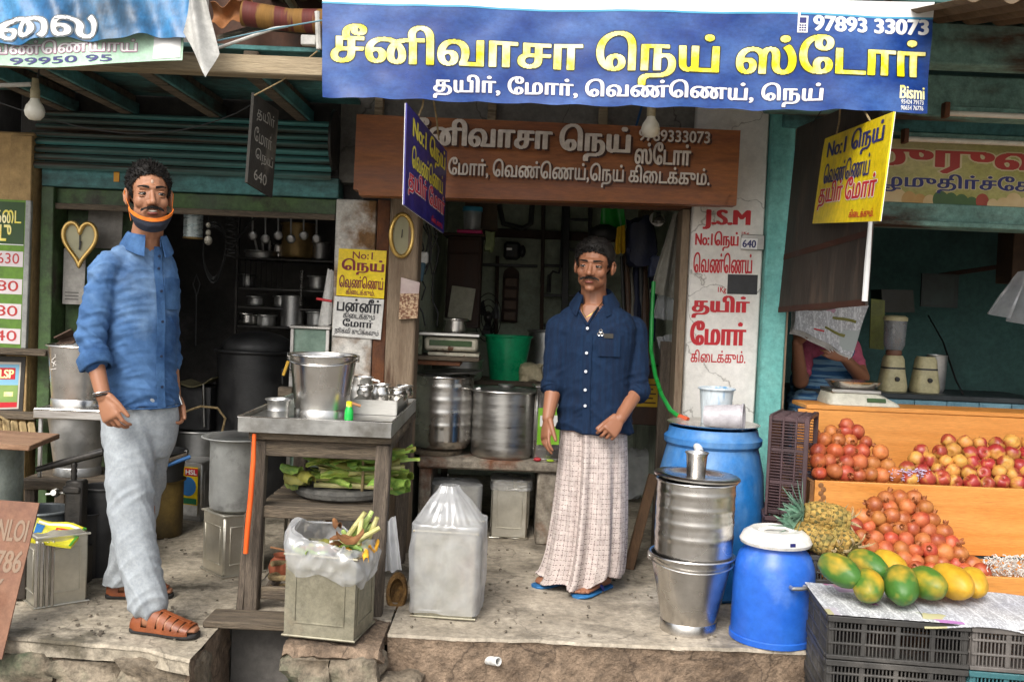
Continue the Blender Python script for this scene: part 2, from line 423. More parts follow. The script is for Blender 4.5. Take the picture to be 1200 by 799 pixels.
def bag_mat(name, a=.35, tint=(.85, .88, .92)):
    if name in MATS: return MATS[name]
    m = bpy.data.materials.new(name); m.use_nodes = True; t = m.node_tree; N = t.nodes; L = t.links
    for n in list(N):
        if n.type == 'BSDF_PRINCIPLED': N.remove(n)
    out = [n for n in N if n.type == 'OUTPUT_MATERIAL'][0]
    tr = N.new('ShaderNodeBsdfTransparent'); df = N.new('ShaderNodeBsdfDiffuse'); tl = N.new('ShaderNodeBsdfTranslucent'); gl = N.new('ShaderNodeBsdfGlossy')
    df.inputs[0].default_value = tint + (1,); tl.inputs[0].default_value = tint + (1,); gl.inputs['Roughness'].default_value = .18
    tc = N.new('ShaderNodeTexCoord'); nz = N.new('ShaderNodeTexNoise'); nz.inputs['Scale'].default_value = 11; nz.inputs['Detail'].default_value = 3
    nz.inputs['Distortion'].default_value = .3
    n2 = N.new('ShaderNodeTexNoise'); n2.noise_type = 'RIDGED_MULTIFRACTAL'; n2.inputs['Scale'].default_value = 7; n2.inputs['Detail'].default_value = 3; n2.inputs['Distortion'].default_value = .4
    L.new(tc.outputs['Object'], nz.inputs[0]); L.new(tc.outputs['Object'], n2.inputs[0]); bp = N.new('ShaderNodeBump'); bp.inputs['Strength'].default_value = .6; bp.inputs['Distance'].default_value = .008
    L.new(n2.outputs['Fac'], bp.inputs['Height'])
    for s in (df, gl): L.new(bp.outputs[0], s.inputs['Normal'])
    m1 = N.new('ShaderNodeMixShader'); m1.inputs[0].default_value = .4; L.new(df.outputs[0], m1.inputs[1]); L.new(tl.outputs[0], m1.inputs[2])
    m2 = N.new('ShaderNodeMixShader'); m2.inputs[0].default_value = .16; L.new(m1.outputs[0], m2.inputs[1]); L.new(gl.outputs[0], m2.inputs[2])
    mr = N.new('ShaderNodeMapRange'); mr.inputs['From Min'].default_value = .35; mr.inputs['From Max'].default_value = .7
    mr.inputs['To Min'].default_value = a - .06; mr.inputs['To Max'].default_value = a + .12
    L.new(nz.outputs['Fac'], mr.inputs['Value'])
    m3 = N.new('ShaderNodeMixShader'); L.new(mr.outputs[0], m3.inputs[0]); L.new(tr.outputs[0], m3.inputs[1]); L.new(m2.outputs[0], m3.inputs[2])
    L.new(m3.outputs[0], out.inputs['Surface']); MATS[name] = m; return m
bag_m = bag_mat('clear_polythene', .38, (.88, .90, .93))
bag_thin = bag_mat('thin_polythene', .34)

def cracks(m, s, wd, col, amt=.8):
    t = m.node_tree; N = t.nodes; L = t.links; b = N['Principled BSDF']; src = b.inputs['Base Color'].links[0].from_socket
    tc = N.new('ShaderNodeTexCoord'); nz = N.new('ShaderNodeTexNoise'); nz.inputs['Scale'].default_value = 5; nz.inputs['Detail'].default_value = 5; L.new(tc.outputs['Object'], nz.inputs[0])
    ad = N.new('ShaderNodeVectorMath'); ad.operation = 'MULTIPLY_ADD'; ad.inputs[1].default_value = (.3, .3, .3); L.new(nz.outputs['Color'], ad.inputs[0]); L.new(tc.outputs['Object'], ad.inputs[2])
    v = N.new('ShaderNodeTexVoronoi'); v.feature = 'DISTANCE_TO_EDGE'; v.inputs['Scale'].default_value = s; L.new(ad.outputs[0], v.inputs[0])
    mr = N.new('ShaderNodeMapRange'); mr.inputs['From Max'].default_value = wd; mr.inputs['To Min'].default_value = amt; mr.inputs['To Max'].default_value = 0; L.new(v.outputs['Distance'], mr.inputs['Value'])
    x = N.new('ShaderNodeMix'); x.data_type = 'RGBA'; L.new(mr.outputs[0], x.inputs['Factor']); L.new(src, x.inputs['A']); x.inputs['B'].default_value = C(col); L.new(x.outputs['Result'], b.inputs['Base Color'])
cracks(concrete, 1.3, .008, '#4a4339', .55); cracks(slabtop, 1.6, .008, '#4a4338', .55); cracks(facebrown, 2.6, .02, '#3b3027', .7); cracks(white_pil, 2.2, .010, '#6b645a', .7); cracks(plaster_grey, 1.8, .012, '#3a3734')
# ------------------------------------------------------------------ ground and platforms
FY = 5.10
rnd = random.Random(5)
def ns(p, f, seed=0.): return noise.noise(Vector((p[0] * f + seed, p[1] * f - seed, p[2] * f + seed * .7)))
mb = MB().grid(lambda u, v: (lerp(-300, 300, u), lerp(-300, 500, v), -.46), 4, 4); struct('street', mb, street_m)
xa, xb, xc = G(240, 755).x, G(450, 748).x, G(965, 770).x
def slab_top(x0, x1, front, back, nx, ny, amp, rnd_edge=.012):
    def f(u, v):
        x = lerp(x0, x1, u); yf = front(x); t = v ** 1.6; y = lerp(yf, back, t)
        z = amp * ns((x, y, 0), 3.) + amp * .6 * ns((x, y, 3), 11.)
        if v == 0: z -= rnd_edge; y += .004 * ns((x, 1, 0), 15)
        return (x, y, z)
    return MB().grid(f, nx, ny)
mid_front = lambda x: 3.80 + .012 * ns((x, 0, 0), 4.) + .006 * ns((x, 2, 0), 17.)
lft_front = lambda x: lerp(3.66, 3.55, (x + 2.3) / 1.0) if x < -1.3 else lerp(3.55, 3.44, min(1, (x + 1.3) / .25)) + .015 * ns((x, 0, 0), 9)
struct('platform_floor', slab_top(xb + .008, xc, mid_front, 7.7, 70, 60, .006), concrete)
struct('left_platform_floor', slab_top(-3.2, xa - .006, lft_front, 7.7, 60, 60, .006), slabtop)
struct('shop_floor', slab_top(xa, xb, lambda x: 3.97, 7.7, 24, 50, .006), concrete)
def front_face(x0, x1, front, z0, z1, amp, nx, nz_, inset=.0):
    def f(u, v):
        x = lerp(x0, x1, u); z = lerp(z0, z1, v); y = front(x) + inset
        y += amp * ns((x, 0, z), 6.) + amp * .7 * ns((x, 5, z), 18.) + (.006 if v < 1 else 0)
        return (x, y, z)
    return MB().grid(f, nx, nz_)
struct('platform_front', front_face(xb + .008, xc, mid_front, -.46, -.010, .010, 130, 34), facebrown)
struct('left_platform_edge', front_face(-3.2, xa - .006, lft_front, -.062, -.010, .008, 110, 8), slabtop)
struct('left_platform_base', front_face(-3.2, xa - .01, lft_front, -.46, -.058, .030, 110, 30, .035), facebrown)
mb = MB().grid(lambda u, v: (xa - .006 + .012 * ns((0, v * 3, u), 6), lerp(lft_front(xa), 3.97, u), lerp(-.46, -.008, v)), 30, 16); struct('left_platform_side', mb, facebrown)
mb = MB().grid(lambda u, v: (xb + .008 - .012 * ns((0, v * 3, u), 6), lerp(3.97, mid_front(xb), u), lerp(-.46, -.008, v)), 20, 16); struct('platform_side', mb, facebrown)
mb = MB().grid(lambda u, v: (xc, lerp(3.80, 7.7, u), lerp(-.46, -.008, v)), 20, 10); struct('platform_end', mb, facebrown)
mb = MB().grid(lambda u, v: (lerp(xa, xb, u), 3.97 + .02 * ns((u * 3, 0, v), 5), lerp(-.46, -.008, v)), 12, 8); struct('gutter_back', mb, soot)
# rubble stones under the wooden table, each a piece of the pier
def rock(c, s, seed, cuts=5):
    bm = bmesh.new(); bmesh.ops.create_cube(bm, size=1)
    bmesh.ops.subdivide_edges(bm, edges=bm.edges[:], cuts=cuts, use_grid_fill=True)
    mb = MB()
    for v in bm.verts:
        p = v.co.copy(); q = p.normalized() * .62; p = p.lerp(q, .42); p *= 1 + .34 * ns(p, 2.1, seed) + .16 * ns(p, 6, seed)
        mb.V.append(Vector((p.x * s[0], p.y * s[1], p.z * s[2])) + Vector(c))
    bm.verts.index_update(); mb.F = [tuple(v.index for v in f.verts) for f in bm.faces]; bm.free(); return mb
pier = struct('rubble_pier', front_face(X(338, 770, 3.66) , xb - .0, lambda x: 3.66, -.46, -.02, .02, 40, 20, .05), stone_m)
x0, x1 = X(333, 770, 3.66), xb
struct('pier_top', MB().grid(lambda u, v: (lerp(x0, x1 - .004, u), lerp(3.62 + .02 * ns((u * 4, 0, 0), 3), 4.0, v), -.002 + .012 * ns((u * 5, v * 5, 0), 2) - (.03 if v == 0 else 0)), 24, 18, .05), facebrown, pier)
k = 0
for row, (zc, h) in enumerate(((-.10, .11), (-.22, .14), (-.37, .17))):
    x = x0 + .02
    while x < x1 - .02:
        wd = rnd.uniform(.10, .19); struct('stone', rock((x + wd / 2, 3.70 + rnd.uniform(-.015, .02), zc), (wd * 1.12, .22, h * 1.15), k * 3.1), stone_m, pier); x += wd; k += 1
for (px, py, sx, sz) in ((20, 785, .3, .14), (100, 790, .26, .12), (175, 792, .22, .13), (60, 830, .3, .14), (150, 835, .3, .15), (215, 800, .12, .2)):
    p = P(px, py, 3.62 if px < 150 else 3.56); struct('stone', rock((p.x, p.y + .07, p.z), (sx, .2, sz), px), stone_m, bpy.data.objects['left_platform_base'])
db = MB(); r2 = random.Random(41)
for i in range(420):
    x, y = r2.uniform(-2.0, 1.25), 3.62 + 1.6 * r2.random() ** 1.7
    if y < (lft_front(x) if x < xa else 4.0 if x < xb else 3.83) + .03: continue
    s_ = r2.uniform(.003, .009); db.box((x, y, .006 + s_ * .3), (s_ * r2.uniform(.8, 2.6), s_ * r2.uniform(.8, 1.6), s_ * .7), Matrix.Rotation(r2.uniform(0, 3), 3, 'Z'))
o = struct('floor_debris', db, M('grit', '#4a4238', '#8a8070', rough=.9, scale=3, g=.4)); o['kind'] = 'stuff'; o['label'] = 'small grit and crumbs scattered over the shop floor'; o['category'] = 'grit'
# plank over the gutter
mb = MB(); a = P(238, 735, 3.80); b = P(345, 742, 3.80); mb.bar((a.x, 3.87, .013), (b.x, 3.87, .013), .16, .03, b=.006)
one('gutter_plank', 'short wet wooden plank bridging the dark gutter beside the table', 'plank', mb, wood_h)

# ------------------------------------------------------------------ the three shops
def wall_quad(y, px0, px1, py0, py1, t=.1):
    """frontal wall between pixel columns/rows at depth y, kept upright in the world"""
    cx0 = X(px0, (py0 + py1) / 2, y); cx1 = X(px1, (py0 + py1) / 2, y); z1 = Z((px0 + px1) / 2, py0, y); z0 = Z((px0 + px1) / 2, py1, y)
    return (cx0, cx1, z0, z1)
def wbox(mb, x0, x1, y0, y1, z0, z1, b=None): return mb.box(((x0 + x1) / 2, (y0 + y1) / 2, (z0 + z1) / 2), (abs(x1 - x0), abs(y1 - y0), abs(z1 - z0)), b=b)
def room(root, x0, x1, y0, y1, h, wall, ceil, floor_gap=0):
    part('back_wall', wbox(MB(), x0 - .1, x1 + .1, y1, y1 + .1, 0, h), wall, root)
    part('side_wall', wbox(MB(), x0 - .1, x0, y0, y1 - .002, 0, h - .002), wall, root)
    part('side_wall', wbox(MB(), x1, x1 + .1, y0, y1 - .002, 0, h - .002), wall, root)
    part('ceiling', wbox(MB(), x0 - .1, x1 + .1, y0 + .002, y1 + .1, h + .002, h + .1), ceil, root)
XA = X(45, 300, FY); XB = X(392, 320, FY); XC = X(490, 320, FY); XD = X(806, 320, FY); XE = X(890, 320, FY); XF = X(918, 320, FY)
# left shop
LS = thing('shop_building', 'sooty dark shop with green lintel and raised teal shutter', 'shop', (-1.6, FY, 0))
room(LS, XA - .35, XB + .02, FY + .12, 7.3, 2.35, soot, soot)
zt = Z(220, 226, FY); zl = Z(220, 249, FY)
part('lintel', wbox(MB(), XA + .08, XB, FY - .02, FY + .10, zl, zt - .004), green_paint, LS)
part('lintel_rail', wbox(MB(), XA + .08, XB, FY - .045, FY - .021, zl - .012, zl + .018), wood_h, LS)
part('shutter_beam', wbox(MB(), XA + .03, XB + .015, FY - .05, FY + .10, zt, Z(220, 203, FY)), teal_paint, LS)
part('door_jamb', wbox(MB(), XA + .035, XA + .10, FY - .06, FY + .10, 0, zt - .002), green_paint, LS)
part('door_leaf', MB().box((XA + .27, FY + .16, zl / 2), (.36, .035, zl - .01), Matrix.Rotation(R(20), 3, 'Z')), green_paint, LS)
part('wall_pier', wbox(MB(), XA - .75, XA + .006, FY - .08, FY + .2, 0, 2.05, .008), beige_wall, LS)
part('pier_corner', wbox(MB(), XA - .10, XA + .008, FY - .11, FY - .081, 0, 2.03), beige_wall, LS)
part('upper_wall', wbox(MB(), XA - .75, XB + .05, FY + .12, FY + .25, 2.352, 3.4), soot, LS)
sh = part('rolling_shutter', wbox(MB(), XA - .12, XB + .0, FY + .03, FY + .06, Z(220, 203, FY) + .002, 2.32), black_iron, LS)
zs = [Z(200, y, 5.0) for y in (204, 194, 184.5, 175, 166, 157, 148.5, 140, 132)]
shut_m = M('faded_teal_shutter', '#3f7a79', '#4f8c88', rough=.6, scale=3, stretch=(.3, 1, 5), bump=.15, bs=30, dirt='#3a2c20', ds=2.2, dl=.38, dh=.60, dstretch=(.25, 1, 9))
for i, (z0, z1) in enumerate(zip(zs, zs[1:])):
    h = z1 - z0
    def f(u, v, z0=z0, h=h, i=i):
        a = v * math.pi
        return (lerp(XA - .02 + .02 * (i > 4), XB - .02, u), 5.02 - .015 * math.sin(a) + .02 * i * .3, z0 + .003 + (h - .006) * v)
    part('slat', MB().grid(f, 8, 8, .003), shut_m, sh)
mb = MB().lathe([(0, 0), (.15, 0), (.15, .012), (0, .012)], (0, 0, 0), 28, rot=Matrix.Rotation(R(90), 3, 'Y')); mb.V = [v + Vector((XB - .01, 5.0, Z(395, 165, 5))) for v in mb.V]
part('shutter_end_plate', mb, black_iron, sh)
mb = MB(); wbox(mb, 0, .028, 0, .003, 0, .05); p = P(133, 213, FY - .055); mb.V = [v + p for v in mb.V]
part('orange_tag', mb, M('orange_tag', '#c98a1a', '#d69a2a', bump=0), LS)
# middle shop
MS = thing('shop_building', 'narrow ghee shop with pale green back wall behind the man in checked lungi', 'shop', (.2, FY, 0))
room(MS, XC - .02, XD + .05, FY + .14, 7.4, 2.25, pale_green_wall, pale_green_wall)
zb = Z(640, 238, FY)
part('lintel', wbox(MB(), XC - .04, XE + .02, FY - .02, FY + .14, zb, zb + .06), rust, MS)
part('upper_wall', wbox(MB(), XB - .0, XE + .06, FY + .02, FY + .14, zb + .062, 3.4), plaster_grey, MS)
part('white_pier', wbox(MB(), XB + .005, X(440, 320, FY), FY - .05, FY + .13, 0, Z(415, 235, FY), .006), M('rust_streaked_white', '#b9b5ad', '#cfcbc4', rough=.9, scale=4, bump=.3, bs=40, dirt='#7a5a38', ds=5, dl=.48, dh=.64, g=.3), MS)
part('brown_strip', wbox(MB(), X(441, 320, FY), X(456, 320, FY), FY - .045, FY + .13, 0, Z(448, 235, FY)), rust, MS)
part('wooden_post', wbox(MB(), X(457, 320, FY), X(491, 320, FY), FY - .085, FY + .12, 0, Z(470, 232, FY), .01), wood_post, MS)
part('lettered_pier', wbox(MB(), XD, XE, FY - .05, FY + .13, 0, 2.6, .008), white_pil, MS)
part('pier_edge_wood', wbox(MB(), XD - .045, XD - .003, FY - .02, FY + .13, 0, zb - .003), wood_post, MS)
for px in (445, 577, 707, 822):
    x = X(px, 125, FY); part('wall_batten', wbox(MB(), x - .022, x + .022, FY - .03, FY + .018, zb + .3, 2.62), beam_pale, MS)
part('blue_cable', MB().tube([P(757, 112, 5.0), P(752, 125, 5.02), P(745, 150, 5.06)], .006), M('blue_cable', '#1d4b78', bump=0), MS)
# right shop
RS = thing('shop_building', 'dark teal fruit shop with peeling green beams on the right', 'shop', (2.2, FY, 0))
XR = 4.1
room(RS, XF - .02, XR, FY + .1, 7.2, 2.35, dark_teal_wall, dark_teal_wall)
part('teal_post', wbox(MB(), XE + .004, XF, FY - .10, FY + .12, 0, 2.75, .008), teal_post, RS)
part('post_batten', wbox(MB(), XF + .002, XF + .012, FY - .09, FY + .10, 0, 2.75), wood_post, RS)
za, zc_ = Z(1110, 240, FY), Z(1110, 268, FY)
part('lintel', wbox(MB(), XF + .014, XR, FY - .03, FY + .1, zc_, za), teal_beam, RS)
part('lintel_drip', wbox(MB(), XF + .014, XR, FY - .06, FY - .032, zc_ + .004, zc_ + .03), teal_beam, RS)
part('upper_wall', wbox(MB(), XF + .014, XR, FY + .0, FY + .1, za + .002, 3.4), dark_teal_wall, RS)
RB = thing('porch_roof', 'peeling grey-green timber porch over the fruit shop', 'roof', (2.4, 4.4, 2.3))
xb0 = X(1000, 60, 4.4)
part('beam', wbox(MB(), xb0, XR, 4.36, 4.48, Z(1150, 80, 4.4), Z(1150, 31, 4.4), .008), teal_beam, RB)
part('beam', wbox(MB(), XE - .1, XR, 4.70, 4.80, Z(1150, 142, 4.75), Z(1150, 92, 4.75), .008), teal_beam, RB)
part('beam', wbox(MB(), XE + .05, XR, 4.97, 5.06, Z(1150, 160, 5.0), Z(1150, 143, 5.0), .006), teal_paint, RB)
part('porch_ceiling', wbox(MB(), XE + .05, XR, 4.2, 5.08, 2.62, 2.66), dark_teal_wall, RB)
corr_m = M('rusty_corrugated_sheet', '#5d4a35', '#7b6950', rough=.8, metal=.2, scale=3, bump=.25, bs=25, dirt='#3c2b1d', ds=3, dl=.5, dh=.68)
def cf(u, v):
    x = lerp(1.50, XR, u); y = lerp(3.45, 4.36, v); return (x, y, lerp(2.41, 2.60, v) + .018 * math.sin(x * 2 * math.pi / .13))
part('corrugated_sheet', MB().grid(cf, 220, 3, .002), corr_m, RB)
for (px0, py0, d) in ((1112, 133, 4.62), (1064, 163, 4.93)):
    p = P(px0, py0, d); t = thing('tube_light', 'unlit %s tube light fixed under the green %s beam' % (('upper', 'middle') if d < 4.8 else ('lower', 'lowest')), 'tube light', tuple(p))
    part('glass_tube', MB().tube([p, p + V3(1.2, 0, 0)], .013, 14), lamp_glass, t)
    part('end_holder', MB().box(p + V3(-.012, .01, .015), (.024, .05, .07)), rust, t); part('end_holder', MB().box(p + V3(1.21, .01, .015), (.024, .05, .07)), rust, t)
    part('batten', MB().box(p + V3(.6, .035, .022), (1.24, .03, .035)), teal_beam, t)
# roofs
LR = thing('porch_roof', 'teal plank porch roof with dark rafters above the left shop', 'roof', (-1.7, 4.5, 2.2))
zr = Z(180, 72, 4.0)
part('eave_beam', wbox(MB(), -3.2, X(381, 70, 4.0), 3.97, 4.05, zr - .04, zr + .036, .006), beam_pale, LR)
for i in range(9):
    y0 = 4.06 + i * .118; part('ceiling_board', wbox(MB(), -3.2, XB + .1, y0, y0 + .114, zr + .075, zr + .095), teal_paint, LR)
for px in (-60, 30, 160, 290):
    x = X(px, 80, 4.02); part('rafter', wbox(MB(), x - .03, x + .03, 4.06, 5.1, zr - .03, zr + .072), wood_h, LR)
    part('rafter_edge', wbox(MB(), x + .031, x + .05, 4.06, 5.1, zr - .026, zr + .03), teal_paint, LR)
MR = thing('porch_roof', 'grey sheet roof over the middle shop behind the blue banner', 'roof', (.2, 4.5, 2.5))
part('roof_sheet', MB().grid(lambda u, v: (lerp(XB - .25, XE + .3, u), lerp(3.86, 5.12, v), 2.62 + .03 * v + .012 * math.sin(u * 190)), 160, 2, .003), corr_m, MR)
part('front_rail', MB().tube([(XB - .25, 3.93, 2.60), (XE + .2, 3.93, 2.585)], .02, 10), rust, MR)
part('cross_pole', MB().tube([(XB - .1, 3.9, 2.57), (XB - .1, 5.1, 2.55)], .018), beam_pale, MR)
# ------------------------------------------------------------------ signs and banners
banner_blue = M('blue_vinyl_print', '#11357c', '#4a72b2', rough=.33, scale=2.2, stretch=(1.6, 1, 2.6), lo=.40, hi=.85, bump=.06, bs=8, rv=.08)
gold = M('gold_letter_print', '#e9d81c', '#f6efb8', rough=.35, scale=9, lo=.42, hi=.62, bump=0)
dkolive = M('dark_olive_print', '#2c3020', bump=0, rough=.4)
cream = M('cream_letter_paint', '#b9aea3', '#cfc6bc', rough=.7, scale=20, bump=.05)
dkbrown = M('dark_brown_paint', '#33170d', '#40200f', rough=.7, bump=0)
board_br = M('brown_sign_paint', '#794016', '#8f5522', rough=.55, scale=3, stretch=(.5, 1, 3), bump=.1, bs=20, dirt='#5a2c12', ds=3, dl=.55, dh=.75, g=.25)
YB = 3.92
def bw(u, v): return .014 * math.sin(u * 9.5 + 1.2 * v) + .009 * math.sin(u * 23 + 3 * v) + .005 * math.sin(u * 52 + 9 * v) * (1 - v) + .014 * (1 - v) * math.sin(u * 15.5) + .006 * ns((u * 9, 0, v * 2.4), 2.2)
q = Quad(P(378, 114, YB), P(1087, 132, YB), P(1096, 2, YB), P(379, -14, YB), bw)
t = thing('shop_banner', 'large blue vinyl banner with big yellow Tamil lettering hung above the middle shop', 'banner', tuple(P(735, 122, YB)))
part('vinyl_sheet', q.sheet(90, 14, .0012, lambda u, v: (u, v - (.014 * abs(math.sin(u * 37)) + .01 * ns((u * 30, 0, 0), 1) if v == 0 else 0))), banner_blue, t)
part('white_hem', MB().grid(lambda a, b: q.at(a, lerp(.862, .998, b), .0016), 90, 4, .0006), white_p, t)
part('cyan_line', MB().grid(lambda a, b: q.at(a, lerp(.845, .861, b), .0014), 90, 1, .0006), M('cyan_print', '#4c9fc4', bump=0, rough=.4), t)
q.text(t, "சீனிவாசா ெநய் ஸ்ேடார்", (.014, .185, .992, .665), dkolive, .0018, 'letter_outline', bx=.036, by=.006, rows=60, pad=.022)
q.text(t, "சீனிவாசா ெநய் ஸ்ேடார்", (.014, .185, .992, .665), gold, .0032, bx=.036, by=.006, rows=60)
q.text(t, "தயிர், ேமார், ெவண்ெணய், ெநய்", (.183, .015, .823, .235), blue_p, .0018, 'letter_shadow', bx=.035, by=.01, pad=.03)
q.text(t, "தயிர், ேமார், ெவண்ெணய், ெநய்", (.183, .015, .823, .235), white_p, .0030, bx=.035, by=.008)
q.text(t, "97893 33073", (.80, .70, .994, .84), white_p, .0026, bx=.05, by=.02)
q.text(t, "Bismi", (.950, .115, .994, .235), gold, .0026, bx=.035)
q.text(t, "95424 79173", (.953, .065, .992, .105), white_p, .0026, rows=26); q.text(t, "90654 76776", (.953, .012, .992, .052), white_p, .0026, rows=26)
ph = part('phone_icon', MB().grid(lambda a, b: q.at(lerp(.775, .792, a), lerp(.68, .83, b), .0022), 2, 2, .0005), white_p, t)
part('phone_antenna', MB().grid(lambda a, b: q.at(lerp(.775, .779, a), lerp(.83, .87, b), .0022), 1, 1, .0005), white_p, t)
part('phone_screen', MB().grid(lambda a, b: q.at(lerp(.778, .789, a), lerp(.765, .815, b), .0030), 2, 2, .0004), blue_p, ph)
for i in range(3):
    for j in range(3): part('phone_key', MB().grid(lambda a, b: q.at(lerp(.778 + i * .004, .781 + i * .004, a), lerp(.695 + j * .022, .708 + j * .022, b), .0030), 1, 1, .0004), blue_p, ph)
# brown painted board
YS = 4.76
q = Quad(P(414, 222, YS), P(863, 241, YS), P(868, 153, YS), P(418, 134, YS))
t = thing('sign_board', 'brown wooden signboard with cream Tamil lettering above the man in checked lungi', 'sign', tuple(P(640, 240, YS)))
part('board', q.sheet(6, 3, .10), board_br, t)
q2 = Quad(P(421, 238, YS - .012), P(849, 255, YS - .012), P(850, 237.5, YS - .012), P(420, 220.5, YS - .012))
part('lower_ledge', Quad(P(421, 229, YS - .014), P(849, 240.5, YS - .014), P(856, 225, YS - .014), P(416, 207.5, YS - .014)).sheet(4, 1, .11), board_br, t)
for body, rc, bx in (("சீனிவாசா ெநய்", (.135, .50, .715, .985), .05), ("ஸ்ேடார்", (.727, .49, .873, .79), .04), ("9789333073", (.735, .80, .92, .955), .02), ("தயிர், ேமார், ெவண்ெணய்,ெநய் கிைடக்கும்.", (.135, .16, .925, .48), .025)):
    q.text(t, body, (rc[0] + .006, rc[1] - .02, rc[2] + .006, rc[3] - .02), dkbrown, .0158, 'letter_shadow', bx=bx, by=.012, rows=50)
    q.text(t, body, rc, cream, .0172, bx=bx, by=.012, rows=50)
# hanging signs
def hang(q, label, colm, lines, ropes, group=None):
    lo = min(q.c, key=lambda c: c.z); t = thing('hanging_sign', label, 'sign', tuple(lo), group)
    part('panel', q.sheet(8, 4, .006), colm, t); part('white_edge', Quad(*[c - q.n * .0062 for c in q.c]).sheet(8, 4, .002), white_p, t)
    for body, rc, m, kw in lines: q.text(t, body, rc, m, kw.pop('off', .002), kw.pop('name', 'lettering'), **kw)
    for (a, b) in ropes: part('rope', MB().tube([a, a.lerp(b, .5) + V3(.004, 0, -.004), b], .004, 6), rope_m, t)
    return t
nm = M('violet_print', '#231f6b', '#322c86', rough=.45, scale=5, bump=.03)
q = Quad(P(474, 240, 3.75), P(520, 273, 4.65), P(524, 178, 4.65), P(477, 121, 3.75))
pk = M('pink_red_print', '#c3243c', '#d0354b', bump=0, rough=.5)
hang(q, 'violet hanging sign with yellow and pink Tamil lettering, edge-on beside the brown board', nm,
     [("No:1 ெநய்", (.12, .66, .95, .97), M('pale_yellow_print', '#d8c936', '#e4d95c', bump=0), dict(bx=.05)), ("ெவண்ெணய்", (.12, .43, .9, .66), MATS['pale_yellow_print'], dict(bx=.03)),
      ("தயிர் ேமார்", (.06, .13, .98, .42), white_p, dict(bx=.03, pad=.035, off=.0015, name='letter_outline')), ("தயிர் ேமார்", (.06, .13, .98, .42), pk, dict(bx=.03, off=.0026)), ("கிைடக்கும்.", (.62, .03, .95, .11), pk, dict(rows=24))],
     [(q.at(.25, 1.02), P(497, 112, 3.95)), (q.at(.75, 1.02), P(507, 112, 4.3))])
yl = M('yellow_vinyl', '#e3c200', '#ecd215', rough=.4, scale=4, bump=.05, bs=14)
q = Quad(P(952, 262, 4.62), P(1030, 259, 3.55), P(1047, 131, 3.55), P(966, 163, 4.62))
hang(q, 'bright yellow hanging sign with navy and red Tamil lettering in front of dark plywood', yl,
     [("No:1 ெநய்", (.10, .68, .93, .97), blue_p, dict(bx=.04)), ("ெவண்ெணய்", (.10, .45, .80, .68), blue_p, dict(bx=.03)),
      ("தயிர் ேமார்", (.06, .15, .92, .47), white_p, dict(bx=.03, pad=.035, off=.0015, name='letter_outline')), ("தயிர் ேமார்", (.06, .15, .92, .47), red_p, dict(bx=.03, off=.0026)), ("கிைடக்கும்.", (.60, .045, .93, .13), red_p, dict(rows=24))],
     [(q.at(.22, 1.0), P(985, 122, 4.2)), (q.at(.72, 1.0), P(1009, 124, 3.95))])
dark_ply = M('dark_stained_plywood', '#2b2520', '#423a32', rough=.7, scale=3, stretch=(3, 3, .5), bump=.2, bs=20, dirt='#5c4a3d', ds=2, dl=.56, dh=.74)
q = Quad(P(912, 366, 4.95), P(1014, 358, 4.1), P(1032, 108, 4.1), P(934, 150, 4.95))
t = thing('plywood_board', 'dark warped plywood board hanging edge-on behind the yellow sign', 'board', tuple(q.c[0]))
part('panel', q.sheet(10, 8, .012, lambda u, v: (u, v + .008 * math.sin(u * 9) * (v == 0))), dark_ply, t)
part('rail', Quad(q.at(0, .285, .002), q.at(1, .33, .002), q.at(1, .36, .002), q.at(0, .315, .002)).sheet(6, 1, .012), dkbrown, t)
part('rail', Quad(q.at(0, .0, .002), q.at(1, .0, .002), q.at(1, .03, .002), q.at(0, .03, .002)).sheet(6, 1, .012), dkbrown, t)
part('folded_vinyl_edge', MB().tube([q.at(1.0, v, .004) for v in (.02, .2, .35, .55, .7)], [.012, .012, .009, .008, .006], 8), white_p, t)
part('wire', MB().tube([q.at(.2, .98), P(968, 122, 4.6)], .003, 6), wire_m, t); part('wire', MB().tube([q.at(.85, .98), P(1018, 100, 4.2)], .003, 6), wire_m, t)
# slanted slate sign on the left
chalk = M('chalk_marks', '#8d8a80', '#a6a39a', bump=0, rough=.9)
slate = M('weathered_slate_board', '#1f1d1a', '#37342e', rough=.8, scale=6, bump=.3, bs=40, dirt='#6d685c', ds=5, dl=.55, dh=.72)
q = Quad(P(290, 214, 4.0), P(319, 232, 4.25), P(327, 130, 4.25), P(298, 109, 4.0))
t = thing('hanging_slate', 'small weathered blackboard sign hanging slanted in front of the teal shutter', 'sign', tuple(q.c[0]))
part('panel', q.sheet(4, 4, .012), slate, t)
for body, rc in (("தயிர்", (.15, .72, .85, .9)), ("ேமார்", (.1, .5, .8, .66)), ("ெநய்", (.2, .28, .9, .44)), ("640", (.2, .08, .7, .2))): q.text(t, body, rc, chalk, .002, bx=0, by=0, rows=24)
part('rope', MB().tube([P(298, 112, 4.0), P(330, 95, 4.0), P(372, 60, 3.98)], .003, 6), rope_m, t)
